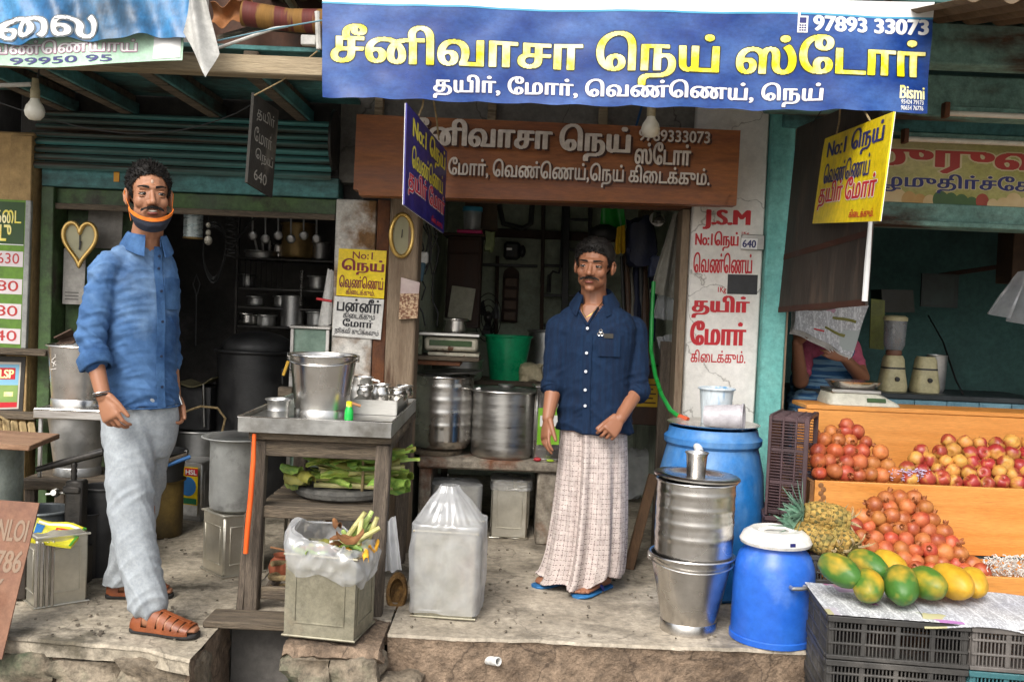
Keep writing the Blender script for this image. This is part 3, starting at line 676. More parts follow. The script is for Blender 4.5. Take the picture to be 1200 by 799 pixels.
# paper posters on the pier
YP = FY - .062
q = Quad(P(394, 346, YP), P(450, 350, YP), P(453, 294, YP), P(397, 291, YP), lambda u, v: .004 * math.sin(u * 7 + v * 5))
mar = M('maroon_print', '#6d1a22', '#7a2430', bump=0)
t = thing('poster', 'yellow paper poster with maroon Tamil lettering on the rust-streaked pier', 'poster', tuple(q.c[0]))
part('sheet', q.sheet(8, 8, .0015), yellow_p, t)
for body, rc, bx in (("No:1", (.3, .80, .72, .95), .01), ("ெநய்", (.08, .46, .97, .80), .04), ("ெவண்ெணய்", (.05, .18, .97, .44), .03), ("கிைடக்கும்.", (.2, .04, .8, .17), .02)): q.text(t, body, rc, mar, .002, bx=bx, rows=36)
q = Quad(P(389, 393, YP), P(446, 398, YP), P(450, 351, YP), P(392, 347, YP), lambda u, v: .003 * math.sin(u * 6))
t = thing('poster', 'white paper poster with black Tamil lettering below the yellow poster', 'poster', tuple(q.c[0]))
part('sheet', q.sheet(8, 8, .0015), paper_w, t)
for body, rc, bx in (("பன்னீர்", (.06, .64, .95, .98), .04), ("கிைடக்கும்", (.2, .47, .85, .64), .02), ("ேமார்", (.2, .26, .82, .46), .04), ("நூக்லி குடிக்கவும்", (.05, .03, .95, .23), .02)): q.text(t, body, rc, black_p, .002, bx=bx, rows=36)
# red lettering painted on the white pier (parts of the shop)
YL = FY - .0505
q = Quad(P(802, 430, YL), P(885, 432, YL), P(893, 240, YL), P(810, 238, YL))
def pr(x0, y0, x1, y1):
    f = lambda x, y: ((x - lerp(802, 810, (430 - y) / 192)) / 83, (431 - y) / 192)
    a = f(x0, y1); b = f(x1, y0); return (a[0], a[1], b[0], b[1])
for body, rc, bx in (("J.S.M", (823, 246, 880, 269), .06), ("No:1ெநய்", (814, 271, 866, 294), .05), ("1Kg", (869, 271, 878, 275), .02), ("ெவண்ெணய்", (812, 296, 882, 320), .04), ("1Kg", (841, 336, 851, 344), .03), ("தயிர்", (810, 346, 879, 373), .06), ("ேமார்", (808, 376, 875, 405), .06), ("கிைடக்கும்.", (809, 410, 874, 425), .02)):
    q.text(MS, body, pr(*rc), red_p, .0015, 'painted_lettering', bx=bx, rows=46)
q.rect(MS, pr(852, 321, 888, 344), M('dark_grey_patch', '#2b2c2e', '#36373a', bump=.1), .0015, 'dark_patch')
t = thing('number_plate', 'small metal price holder showing 640 on the white lettered pier', 'price holder', tuple(P(882, 292, YL)))
part('tray', MB().box(P(882, 284, YL - .012), (.115, .022, .075)), steel_d, t)
qq = Quad(P(868, 291.5, YL - .026), P(887, 292.5, YL - .026), P(888, 280, YL - .026), P(869, 279, YL - .026)); qq.rect(t, (0, 0, 1, 1), white_p, 0, 'card')
qq.text(t, "640", (.08, .15, .92, .85), blue_p, .002, bx=.03)
# fruit shop sign
YR = FY - .02
q = Quad(P(919, 239, YR), P(1290, 254, YR), P(1293, 172, YR), P(922, 158, YR))
fs_m = M('faded_olive_sign', '#9a9948', '#bdb773', rough=.6, scale=2, stretch=(1, 1, 1.5), bump=.05, dirt='#c0b48a', ds=1.2, dl=.45, dh=.7)
t = thing('sign_board', 'faded green fruit shop sign with red and navy Tamil lettering under the tube lights', 'sign', tuple(q.c[0]))
part('panel', q.sheet(6, 2, .02), fs_m, t)
q.text(t, "முருஷ்", (.24, .50, .88, .96), M('cream_print', '#c9bd94', bump=0), .0015, 'letter_outline', bx=.05, pad=.04); q.text(t, "முருஷ்", (.24, .50, .88, .96), M('brick_red_print', '#9c2f28', '#ab3c33', bump=0), .0028, bx=.05)
q.text(t, "பழமுதிர்ச்ேசாைல", (.25, .24, .995, .52), M('cream_print', '#c9bd94', bump=0), .0015, 'letter_outline', bx=.03, pad=.04); q.text(t, "பழமுதிர்ச்ேசாைல", (.25, .24, .995, .52), blue_p, .0028, bx=.03)
fr = random.Random(3)
fcols = [M('print_fruit_a', '#c9a56a', '#b58b50', bump=0), M('print_fruit_b', '#d7c294', '#c4a878', bump=0), M('print_fruit_c', '#8e3c2e', '#a24a38', bump=0), M('print_fruit_d', '#3d5a33', '#4b6a3e', bump=0)]
for i in range(30):
    u = .03 + i * .033; rr = fr.uniform(.022, .034); v0 = fr.uniform(.08, .16); m = fcols[3 if 13 < i < 18 else 2 if i == 18 else fr.choice((0, 0, 1, 1, 1))]
    mb = MB(); mb.add([q.at(u + rr * .8 * math.cos(a * math.pi / 8), max(.01, v0 + rr * 4.2 * math.sin(a * math.pi / 8)), .0012 + i * .00004) for a in range(16)], [tuple(range(16))]); part('printed_fruit', mb, m, t, smooth=0)
# torn banners at top left
tarp = M('crumpled_blue_tarp', '#155a8e', '#3f8cbc', rough=.45, scale=3, stretch=(1.5, 1, 1), lo=.35, hi=.75, bump=.35, bs=7, g=.3, dirt='#123a55', ds=2.5, dl=.48, dh=.66)
q = Quad(P(-60, 50, 3.80), P(218, 42, 3.80), P(232, -30, 3.86), P(-60, -30, 3.86), lambda u, v: .012 * math.sin(u * 19) + .01 * math.sin(u * 41 + v * 5) + .008 * ns((u * 10, v * 3, 0), 2))
t = thing('torn_banner', 'crumpled bright blue banner with white letters at the top left corner', 'banner', tuple(q.c[0]))
part('vinyl_sheet', q.sheet(60, 12, .0015, lambda u, v: (u, v + (.035 * math.sin(u * 17) + .03 * ns((u * 14, 0, 0), 1) if v < .01 else 0))), tarp, t)
q.text(t, "ைல", (.20, .03, .62, .36), M('grey_print', '#5f666b', bump=0), .0022, 'letter_outline', bx=.02, pad=.035); q.text(t, "ைல", (.20, .03, .62, .36), white_p, .0042, bx=.02)
q = Quad(P(-60, 80, 3.83), P(214, 71, 3.83), P(216, 38, 3.84), P(-60, 40, 3.84), lambda u, v: .008 * math.sin(u * 13))
t = thing('torn_banner', 'pale green strip of torn banner with white lettering under the blue one', 'banner', tuple(q.c[0]))
part('vinyl_sheet', q.sheet(50, 6, .0015, lambda u, v: (u, v + (.06 * math.sin(u * 9) - .03 if v < .01 else 0))), M('pale_green_print', '#9cc4a8', '#b9d6bd', rough=.5, scale=4, bump=.1, bs=10), t)
q.text(t, "ெவண்ெணயாய்", (.10, .36, .80, .80), M('mauve_print', '#a97b93', bump=0), .0018, 'letter_outline', bx=.02, pad=.04); q.text(t, "ெவண்ெணயாய்", (.10, .36, .80, .80), white_p, .003, bx=.02)
q.text(t, "99950 95", (.26, .04, .70, .26), blue_p, .002, bx=.02)
q.rect(t, (.87, .1, .99, .95), white_p, .002, 'white_corner', 4)
flap_m = M('grey_white_cloth', '#a5a49f', '#bdbcb7', rough=.8, scale=5, bump=.2, bs=12)
def flap(u, v):
    e = [(215, 38), (242, 92), (256, 62), (240, -10)]; a = P(*e[0], 3.78); b = P(*e[1], 3.76); c = P(*e[2], 3.80); d = P(*e[3], 3.84); s = P(222, -10, 3.8)
    lo = a.lerp(b, min(1, u * 1.6)) if u < .62 else b.lerp(c, (u - .62) / .38); hi = s.lerp(d, u)
    return lo.lerp(hi, v) + V3(0, .015 * math.sin(u * 8 + v * 3), 0)
one('cloth_flap', 'grey-white pointed cloth flap hanging beside the torn blue banner', 'cloth', MB().grid(flap, 16, 10, .002), flap_m)
# tarpaulins and poles in the gap
t = thing('folded_awning', 'brown and red folded tarpaulin with white poles above the left eave', 'awning', tuple(P(310, 60, 4.1)))
brn = M('brown_tarp', '#6b3d1e', '#8c5a30', rough=.7, scale=4, bump=.3, bs=9)
part('tarpaulin', MB().grid(lambda u, v: P(lerp(246, 300, u), lerp(27, 2, v) + 4 * math.sin(u * 7), 4.1) + V3(0, .05 * math.sin(v * 3), .01 * math.sin(u * 17)), 20, 8, .002), brn, t)
part('striped_roll', MB().tube([P(285, 16, 4.02), P(340, 24, 4.02), P(385, 26, 4.02)], [.05, .045, .05], 14), M('red_yellow_cloth', '#5c231c', '#7d5a26', rough=.8, scale=9, stretch=(2, .2, .2), lo=.47, hi=.52, bump=.2), t)
part('pole', MB().tube([P(240, 62, 4.0), P(320, 34, 4.0), P(382, 22, 3.98)], .007), M('white_pole', '#b8b6b0', bump=.1), t)
part('pole', MB().tube([P(372, 14, 3.98), P(374, 58, 3.98)], .012), MATS['white_pole'], t)
part('bracket', MB().box(P(362, 48, 3.99), (.06, .03, .04)), MATS['white_pole'], t)
part('back_cloth', MB().grid(lambda u, v: P(lerp(245, 385, u), lerp(62, -30, v), 4.6) + V3(0, .03 * math.sin(u * 14), 0), 24, 4, .003), M('dark_brown_cloth', '#3a251a', '#54382a', rough=.9, bump=.2), t)
part('pole', MB().tube([P(255, 45, 4.15), P(300, 32, 4.15), P(385, 40, 4.15)], .012), wood_h, t)
# price board and framed poster at far left
YQ = FY - .115
q = Quad(P(-60, 404, YQ), P(26, 408, YQ), P(32, 235, YQ), P(-54, 231, YQ))
t = thing('price_board', 'green price board with red handwritten numbers on the ochre wall', 'board', tuple(q.c[0]))
part('board', q.sheet(3, 3, .02), M('bright_green_board', '#4f7420', '#67902c', rough=.6, scale=3, bump=.05), t)
q.rect(t, (0, .70, .97, .985), M('dark_green_board', '#27421d', '#314f24', bump=0), .0015, 'dark_band'); q.rect(t, (0, .695, .97, .701), white_p, .0022, 'white_line')
part('frame_edge', MB().bar(q.at(1.03, 0), q.at(1.03, 1.0), .028, .024, (0, 1, 0)), M('grey_frame', '#8b8c88', '#a1a29e', bump=.1), t)
q.text(t, "கைட", (.55, .84, .93, .93), gold, .003, bx=.02); q.text(t, "பாடு", (.45, .72, .80, .83), gold, .003, bx=.03)
for i, (s, y) in enumerate((("630", 302), ("80", 334), ("80", 363), ("40", 392))):
    v = (406 - y) / 172; q.rect(t, (.2, v - .055, .97, v + .048), M('pink_white_card', '#c9bfc0', '#d4cccd', bump=0), .0016, 'price_card'); q.text(t, s, (.62, v - .035, .92, v + .035), M('red_ink', '#b1302e', bump=0), .003, bx=.0, by=0)
q = Quad(P(-40, 486, YQ), P(26, 484, YQ), P(30, 418, YQ), P(-36, 416, YQ))
t = thing('framed_poster', 'framed poster marked LSP on the ochre wall under the price board', 'poster', tuple(q.c[0]))
part('frame', q.sheet(2, 2, .03), M('dark_frame', '#26231f', '#3a3630', rough=.6, bump=.2), t); q.rect(t, (.05, .08, .93, .90), M('white_mount', '#bfb9ae', bump=0), .0012, 'mount')
q.rect(t, (.08, .40, .90, .86), M('sky_blue_print', '#6fa5c4', '#86b7cf', bump=0), .002, 'sky_panel'); q.rect(t, (.08, .2, .90, .5), M('green_print', '#6a8b46', '#87a25a', bump=0), .0026, 'green_panel'); q.rect(t, (.08, .11, .90, .2), red_p, .0026, 'red_band')
q.rect(t, (.54, .60, .84, .80), red_p, .0032, 'red_block'); q.rect(t, (.66, .3, .82, .38), gold, .0034, 'yellow_block'); q.text(t, "LSP", (.56, .62, .82, .77), gold, .0042, bx=.05)
t = thing('stick_bundle', 'bundle of pale split sticks below the framed LSP poster', 'sticks', tuple(P(15, 515, 4.9)))
for i, px in enumerate((-12, -3, 6, 16, 26, 36)):
    part('stick', MB().bar(P(px, 490 + i, 4.9), P(px + 4, 522, 4.86), .03, .02), M('pale_split_wood', '#a08a62', '#bda67b', rough=.85, scale=4, stretch=(5, 5, 1), bump=.3), t)
part('cord', MB().tube([P(-20, 496, 4.86), P(0, 488, 4.85), P(10, 494, 4.84), P(12, 512, 4.85)], .008), rope_m, t)
part('ledge', MB().box(P(12, 487, 4.9) + V3(-.1, .03, 0), (.46, .1, .03)), wood_h, t)
part('ledge', MB().box(P(0, 411, 4.95) + V3(-.05, .0, 0), (.6, .1, .03)), wood_h, t)
# clocks and bulbs
def heart(s, a):
    x = 16 * math.sin(a) ** 3; y = 13 * math.cos(a) - 5 * math.cos(2 * a) - 2 * math.cos(3 * a) - math.cos(4 * a); return x * s / 16 * .78, (y + 2) * s / 15
brass = M('brass_rim', (.55, .36, .10), (.66, .45, .16), rough=.35, metal=.8, bump=.05)
dial = M('aged_dial', '#9a9678', '#aba78a', rough=.6, bump=0)
qc = P(94, 286, 5.07)
t = thing('wall_clock', 'heart-shaped wall clock with gold rim on the green door', 'clock', tuple(qc))
hp = [heart(.115, 2 * math.pi * i / 48) for i in range(48)]
part('dial', MB().prism(list(reversed(hp)), lambda u, v, w_: qc + V3(u * .9, w_ + u * .1, v), .02), dial, t)
part('rim', MB().tube([qc + V3(u * .9, -.008 + u * .1, v) for u, v in hp], .011, 10, closed=True), brass, t)
part('hand', MB().bar(qc + V3(.0, -.006, -.03), qc + V3(.0, -.006, .045), .006, .003, (0, 1, 0)), black_p, t); part('hand', MB().bar(qc + V3(0, -.009, -.03), qc + V3(.006, -.009, .015), .008, .003, (0, 1, 0)), black_p, t)
qc = P(471, 276, FY - .10)
t = thing('wall_clock', 'oval wall clock with gold rim on the weathered wooden post', 'clock', tuple(qc))
op = [(.052 * math.cos(2 * math.pi * i / 40), .105 * math.sin(2 * math.pi * i / 40)) for i in range(40)]
part('dial', MB().prism(list(reversed(op)), lambda u, v, w_: qc + V3(u, w_ + u * .5, v), .02), dial, t)
part('rim', MB().tube([qc + V3(u, -.004 + u * .5, v) for u, v in op], .011, 10, closed=True), brass, t)
part('hand', MB().bar(qc + V3(0, -.008, -.012), qc + V3(.003, -.008, .03), .004, .003, (0, 1, 0)), black_p, t)
def bulb(p, label, s=1., wire_to=None):
    t = thing('light_bulb', label, 'bulb', tuple(p - V3(0, 0, .09 * s)))
    part('glass', MB().lathe([(0, -.085 * s), (.022 * s, -.081 * s), (.036 * s, -.066 * s), (.040 * s, -.048 * s), (.034 * s, -.026 * s), (.020 * s, -.006 * s), (.016 * s, .006 * s)], p, 24), lamp_glass, t)
    part('holder', MB().lathe([(.017 * s, .004 * s), (.019 * s, .006 * s), (.019 * s, .04 * s), (.016 * s, .045 * s), (.013 * s, .085 * s), (0, .088 * s)], p, 20), M('aged_bakelite', '#8f8468', '#a59a7c', bump=.1), t)
    part('cord', MB().tube([p + V3(0, 0, .085 * s)] + (wire_to or [p + V3(0, 0, .25)]), .004, 6), wire_m, t)
bulb(P(41, 117, 4.1), 'dusty unlit bulb hanging under the teal porch roof at far left', 1., [P(44, 95, 4.1), P(46, 80, 4.1)])
bulb(P(763, 138, 4.45), 'unlit white bulb hanging below the blue banner', 1.05)
one('conduit_pipe', 'thin white conduit pipe under the left eave leading to the bulb', 'pipe', MB().tube([P(-20, 101, 4.1), P(37, 99, 4.1)], .009), M('white_pole', '#b8b6b0'))
one('overhead_wire', 'thin wire sagging across the front of the teal shutter', 'wire', MB().tube([P(lerp(0, 298, i / 14), 118 + 45 * math.sin(math.pi * min(1, (i / 14) * .72 + .02)) * (1 if i < 14 else .95) - (28 * (i / 14) ** 3), 4.15) for i in range(15)], .0025, 6), wire_m)
one('guy_rope', 'blue-grey cord running from the left banner flap to the blue banner', 'cord', MB().tube([P(255, 48, 3.95), P(320, 34, 3.95), P(379, 24, 3.94)], .003, 6), M('cord_blue', '#5f8794', bump=0))
# ------------------------------------------------------------------ vessels, tins, buckets
def openp(o, t=.004):
    """outer profile [(r, z)] from the base up -> closed profile with an inside"""
    z0 = o[0][1]; inn = [(max(.002, r - t), z if i else z + t) for i, (r, z) in enumerate(o)]
    return [(0, z0)] + o + [(r, z + (0 if i else .001)) for i, (r, z) in enumerate(reversed(inn))] + [(0, z0 + t * 1.5)]
def A0(px, py, d, z): return Vector((X(px, py, d), d, z))
def rimroll(mb, c, r, z, t=.006, n=40): return mb.tube([c + V3(r * math.cos(2 * math.pi * i / n), r * math.sin(2 * math.pi * i / n), z) for i in range(n)], t, 8, closed=True)
def pot(name, label, cat, c, r, h, mat, ribs=0, rim=.012, belly=.012, group=None, rounded=.03, handles=False, n=48, rib_amp=.004):
    t = thing(name, label, cat, tuple(c), group); o = [(r - rounded, 0), (r - rounded * .4, rounded * .25), (r, rounded)]
    m = 40 if ribs else 8
    for i in range(1, m + 1):
        z = rounded + (h - rounded) * i / m; o.append((r + (rib_amp * max(0, math.sin(ribs * math.pi * 2 * i / m)) if ribs and .1 < i / m < .93 else 0), z))
    part('body', MB().lathe(openp(o), c, n), mat, t)
    part('rim', rimroll(MB(), c, r + rim * .5, h, rim * .55, n), mat, t)
    if handles:
        for s in (-1, 1): part('handle', MB().tube([c + V3(s * r, -.03, h * .82), c + V3(s * (r + .035), -.03, h * .85), c + V3(s * (r + .035), .03, h * .85), c + V3(s * r, .03, h * .82)], .005), mat, t)
    return t
def bucket(name, label, c, r0, r1, h, mat, group=None, handle=None, foot=True, cat='bucket', hm=None, n=44):
    t = thing(name, label, cat, tuple(c), group)
    o = [(r0 * 1.02, 0), (r0 * 1.02, h * .13), (r0 * .995, h * .145)] if foot else [(r0, 0)]
    o += [(lerp(r0, r1, k / 6), h * (.15 + .85 * k / 6)) for k in range(1, 7)]
    part('body', MB().lathe(openp(o), c, n), mat, t); part('rim', rimroll(MB(), c, r1 + .004, h, .0055, n), mat, t)
    if handle:
        hm = hm or mat; s = {'down': -1, 'up': 1}[handle]; k = r1 + .008
        pts = [c + V3(k * math.cos(a), -k * .98 * math.sin(a) * (1 if s < 0 else .25), h * .97 + (s * k * .95 * math.sin(a) if s > 0 else -.03 * math.sin(a))) for a in [math.pi * i / 20 for i in range(21)]]
        part('handle', MB().tube(pts, .0035, 8), hm, t)
        for sx in (-1, 1): part('ear', MB().box(c + V3(sx * (r1 + .004), 0, h * .96), (.014, .03, .03)), hm, t)
    return t
def rz(a): return Matrix.Rotation(a, 3, 'Z')
def tin(name, label, c, s, h, mat, rot=0., lid=True, cat='tin', group=None, open_top=False):
    """square oil tin with pressed panels"""
    t = thing(name, label, cat, tuple(c), group); m = rz(rot); c = Vector(c); w_, d_ = s if isinstance(s, tuple) else (s, s)
    mb = MB(); mb.box((0, 0, h / 2), (w_, d_, h - .004), b=.008)
    if open_top: mb = MB(); th = .004; wbox(mb, -w_ / 2, w_ / 2, -d_ / 2, -d_ / 2 + th, 0, h); wbox(mb, -w_ / 2, w_ / 2, d_ / 2 - th, d_ / 2, 0, h); wbox(mb, -w_ / 2, -w_ / 2 + th, -d_ / 2 + th + .001, d_ / 2 - th - .001, 0, h); wbox(mb, w_ / 2 - th, w_ / 2, -d_ / 2 + th + .001, d_ / 2 - th - .001, 0, h); wbox(mb, -w_ / 2 + th, w_ / 2 - th, -d_ / 2 + th, d_ / 2 - th, .003, .01)
    mb.V = [m @ v + c for v in mb.V]; part('body', mb, mat, t)
    for k in range(4):
        r2 = rz(rot + k * math.pi / 2); ww, dd = (w_, d_) if k % 2 == 0 else (d_, w_)
        mb = MB(); y = -dd / 2 - .0005
        for (x0, x1, z0, z1) in ((-ww * .36, ww * .36, .055, .061), (-ww * .36, ww * .36, h - .061, h - .055), (-ww * .36, -ww * .36 + .006, .061, h - .061), (ww * .36 - .006, ww * .36, .061, h - .061)):
            wbox(mb, x0, x1, y - .004, y, z0, z1, .0015)
        mb.V = [r2 @ v + c for v in mb.V]; part('pressed_panel', mb, mat, t)
    for z in (.006, h - .006):
        mb = MB(); e = .004
        loop = [(-w_ / 2 - e, -d_ / 2 - e), (w_ / 2 + e, -d_ / 2 - e), (w_ / 2 + e, d_ / 2 + e), (-w_ / 2 - e, d_ / 2 + e)]
        mb.tube([m @ Vector((x, y, z)) + c for x, y in loop], .005, 6, closed=True); part('seam', mb, mat, t)
    return t

# ---- middle shop: bench and what stands on it
BY = 5.30; zb_ = Z(560, 539, BY)
t = thing('stone_bench', 'low rough stone bench carrying the big pots in the middle shop', 'bench', (X(570, 600, BY), BY + .3, 0))
bx0, bx1 = X(489, 540, BY), X(655, 545, BY)
gran = M('rough_granite', '#6d6458', '#9d9486', rough=.95, scale=22, bump=.8, bs=70, dirt='#6f452d', ds=4, dl=.54, dh=.66)
part('slab', wbox(MB(), bx0, bx1, BY, BY + .62, zb_ - .055, zb_, .012), gran, t)
part('leg', wbox(MB(), bx0 + .01, bx0 + .075, BY + .03, BY + .58, 0, zb_ - .056, .01), gran, t); part('leg', wbox(MB(), bx1 - .11, bx1 - .0, BY + .03, BY + .58, 0, zb_ - .056, .01), gran, t)
one('wooden_disc', 'thick worn wooden block under the ribbed pot on the bench', 'block', MB().lathe([(0, 0), (.14, 0), (.145, .01), (.145, .024), (.13, .03), (0, .03)], A0(512, 522, 5.50, zb_), 30), wood_h)
c1 = A0(517, 500, 5.50, zb_ + .03); h1 = Z(517, 440, 5.5) - c1.z
pot('steel_pot', 'big ribbed steel pot on the left of the stone bench', 'pot', c1, .172, h1, steel, ribs=5, handles=True, rounded=.05, rib_amp=.0020)
one('pot_cover', 'dented flat metal plate tilted on top of the ribbed pot', 'lid', MB().lathe([(0, .002), (.15, .006), (.19, .014), (.192, .018), (.15, .012), (0, .008)], c1 + V3(.03, .03, h1 + .008), 36, rot=Matrix.Rotation(R(-3), 3, 'Y')), steel_d)
c2 = A0(589, 500, 5.49, zb_); h2 = Z(589, 457, 5.49) - c2.z
t = pot('aluminium_pot', 'big plain aluminium pot with dented lid on the stone bench', 'pot', c2, .172, h2, steel_b, rounded=.02, rim=.014)
part('lid', MB().lathe([(0, .015), (.06, .022), (.12, .012), (.15, .0), (.165, .004)], c2 + V3(0, 0, h2 - .004), 40), steel_d, t); part('lid_knob', MB().lathe([(0, .02), (.04, .02), (.045, .032), (0, .034)], c2 + V3(.01, 0, h2), 24), steel_d, t)
t = tin('steel_tin', 'shiny square tin with green label behind the hand of the lungi man', A0(640, 520, 5.46, zb_), .15, Z(640, 452, 5.4) - zb_, steel, rot=.1)
q = Quad(P(629, 521, 5.372), P(655, 521, 5.372), P(657, 478, 5.372), P(631, 478, 5.372)); q.rect(t, (0, 0, 1, 1), M('lime_label', '#6fa81f', '#86bd35', bump=0, rough=.4), 0, 'green_label', 2)
q.rect(t, (.1, .5, .9, .8), white_p, .002, 'label_band')
mbx = MB().ell(A0(630, 533, 5.34, zb_ + .011), (.022, .015, .011)); one('red_packet', 'tiny red packet lying on the bench edge by the hand', 'packet', mbx, M('red_plastic', '#b5323a', bump=.1))
mbx = MB().ell(A0(645, 534, 5.34, zb_ + .008), (.022, .013, .008)); one('lime_packet', 'tiny yellow-green packet on the bench edge by the lungi', 'packet', mbx, M('lime_plastic', '#9dbb2a', bump=.1))
# under the bench
def bagged(name, label, c, s, h, peak, mat=None, rot=0., lean=.0, cat='bag', seed=0., flare=.012):
    """polythene bag pulled over a square tin"""
    t = thing(name, label, cat, tuple(c)); c = Vector(c); m = rz(rot)
    prof = [(0, 1.05), (.15, 1.06), (.4, 1.07), (.75, 1.07), (1.005, 1.06), (1.04, .95), (1.10, .80), (1.18, .60), (1.25, .36), (1.30, .26)]
    def f(u, v):
        i = v * (len(prof) - 1); a = min(int(i), len(prof) - 2); k = i - a; zf = lerp(prof[a][0], prof[a + 1][0], k); rf = lerp(prof[a][1], prof[a + 1][1], k)
        an = 2 * math.pi * u; cs, sn = math.cos(an), math.sin(an); e = 9. if zf < 1.02 else 3.
        r = (abs(cs) ** e + abs(sn) ** e) ** (-1 / e) * (1 + .022 * (1 - 3 * abs(ns((cs * 2, sn * 2, zf * 2.2), 1.6, seed))) + .02 * (zf > 1.02) * (1 - 3 * abs(ns((cs * 5, sn * 5, zf * 2), 1.3, seed))))
        fold = 1 + .012 * math.sin(9 * an + seed + 5 * zf) + .030 * ns((cs * 3, sn * 3, zf * 4), 1.3, seed) + (.18 * math.sin(5 * an + seed) * max(0, zf - 1.02) * 2.0)
        z = zf if zf <= 1 else 1 + (zf - 1) / .3 * peak
        x, y = s[0] / 2 * rf * r * cs * fold, s[1] / 2 * rf * r * sn * fold
        zz = z * h - (.03 * max(0, sn * .0 + cs) if zf < .05 else 0) + (.012 * math.sin(3 * an + seed) if zf < .05 else 0)
        return m @ Vector((x + lean * max(0, zf - 1), y, max(.006, zz))) + c
    part('polythene', MB().grid(f, 130, 70), mat or bag_m, t)
    return t
cu = G(532, 640, 0); cu = Vector((X(533, 600, 5.45), 5.45, 0))
tin('wrapped_tin', 'grey tin wrapped in polythene under the left of the stone bench', cu, (.23, .22), Z(533, 568, 5.4), tin_d, rot=.15); bagged('tin_wrapper', 'cloudy polythene cover around the tin under the bench', cu, (.25, .24), Z(533, 566, 5.4), .06, rot=.15, seed=2)
cu = Vector((X(598, 600, 5.55), 5.55, 0)); hh = Z(598, 560, 5.5)
tin('oil_tin', 'rusty streaked square tin in the dark under the bench', cu, (.2, .2), hh, tin_m, rot=-.06); bagged('tin_cap_bag', 'torn polythene cap over the rusty tin under the bench', cu + V3(0, 0, hh * .8), (.215, .215), hh * .2, .12, seed=5, mat=bag_thin)
# tin with a big bag in front of the bench
cf_ = G(525, 712); cf_ = Vector((X(524, 700, 4.12), 4.14, 0)); hb = Z(522, 622, 4.02)
tin('bagged_tin', 'square tin under a clear polythene bag in front of the stone bench', cf_, (.255, .24), hb, tin_d, rot=-.08)
bagged('polythene_bag', 'large clear polythene bag pulled over a tin on the platform', cf_ + V3(0, 0, .015), (.275, .26), hb, .42, rot=-.08, seed=1., lean=-.03)
# shelf with weighing scale
ysf = 5.32; zsf = Z(518, 417, ysf)
t = thing('wooden_shelf', 'short plank shelf on the wooden post carrying the old weighing scale', 'shelf', (X(518, 417, ysf), ysf, zsf))
part('board', wbox(MB(), X(473, 417, ysf), X(562, 419, ysf), ysf - .05, ysf + .26, zsf - .022, zsf), wood_h, t); part('batten', wbox(MB(), X(480, 420, ysf), X(540, 420, ysf), ysf - .03, ysf + .2, zsf - .05, zsf - .024), rust, t)
t = thing('weighing_scale', 'rusty cream electronic weighing scale on the plank shelf', 'scale', (X(528, 405, ysf), ysf, zsf))
rcream = M('chipped_cream_enamel', '#a59f8c', '#bdb7a4', rough=.55, scale=5, bump=.2, bs=60, dirt='#5f3d24', ds=14, dl=.56, dh=.62)
xs0, xs1 = X(498, 395, ysf), X(560, 395, ysf)
part('base', wbox(MB(), xs0 + .02, xs1 + .01, ysf - .02, ysf + .22, zsf + .002, zsf + .02), rcream, t)
part('body', wbox(MB(), xs0, xs1, ysf - .01, ysf + .22, zsf + .028, zsf + .10, .012), rcream, t)
part('display', wbox(MB(), xs0 + .025, xs1 - .03, ysf - .016, ysf - .008, zsf + .055, zsf + .085), M('dark_green_glass', '#27401f', '#3b5a2c', rough=.2, bump=0), t)
part('platter', wbox(MB(), xs0 - .03, xs1 + .01, ysf - .03, ysf + .24, zsf + .108, zsf + .125), steel_b, t)
one('printed_carton', 'small speckled carton beside the old weighing scale', 'carton', wbox(MB(), X(478, 395, ysf), X(495, 395, ysf), ysf, ysf + .12, zsf + .002, zsf + .125), M('speckled_card', '#4f5a45', '#8d907a', rough=.8, scale=60, bump=.1))
pot('small_pan', 'small shiny pan standing on the weighing scale', 'pan', A0(534, 378, ysf + .1, zsf + .126), .058, .07, steel, rounded=.012)
# rack behind the pots
t = thing('plank_rack', 'low plank rack behind the pots holding the green bucket', 'rack', (X(600, 450, 5.95), 5.95, 0)); zk = Z(595, 446, 5.95)
part('board', wbox(MB(), X(520, 445, 5.95), X(652, 447, 5.95), 5.93, 6.25, zk - .03, zk), wood_h, t)
for px in (524, 646): part('leg', wbox(MB(), X(px, 450, 5.95) - .02, X(px, 450, 5.95) + .02, 6.0, 6.04, 0, zk - .031), wood_old, t)
hbk = Z(595, 394, 6.05) - zk
bucket('plastic_bucket', 'bright green plastic bucket behind the pots in the middle shop', A0(594, 440, 6.06, zk), .105, .142, hbk, M('green_plastic', '#0f9a63', '#1aa870', rough=.35, bump=.03), foot=False)
mbx = rock(A0(622, 437, 5.98, zk + .05), (.13, .11, .10), 4.2, 5); one('cotton_bundle', 'pale cloth bundle beside the green bucket', 'bundle', mbx, M('cream_cloth', '#b5a887', '#c7bb9c', rough=.95, bump=.4))
pot('dark_drum', 'dark steel drum at the back beside the lungi man', 'drum', A0(640, 425, 6.4, 0.0) + V3(0, 0, zk), .12, Z(640, 388, 6.4) - zk, steel_d, rounded=.01)
pot('grey_tub', 'dull grey tub in the dark under the plank shelf', 'tub', A0(535, 440, 5.9, zk), .15, .12, steel_d, rounded=.02)
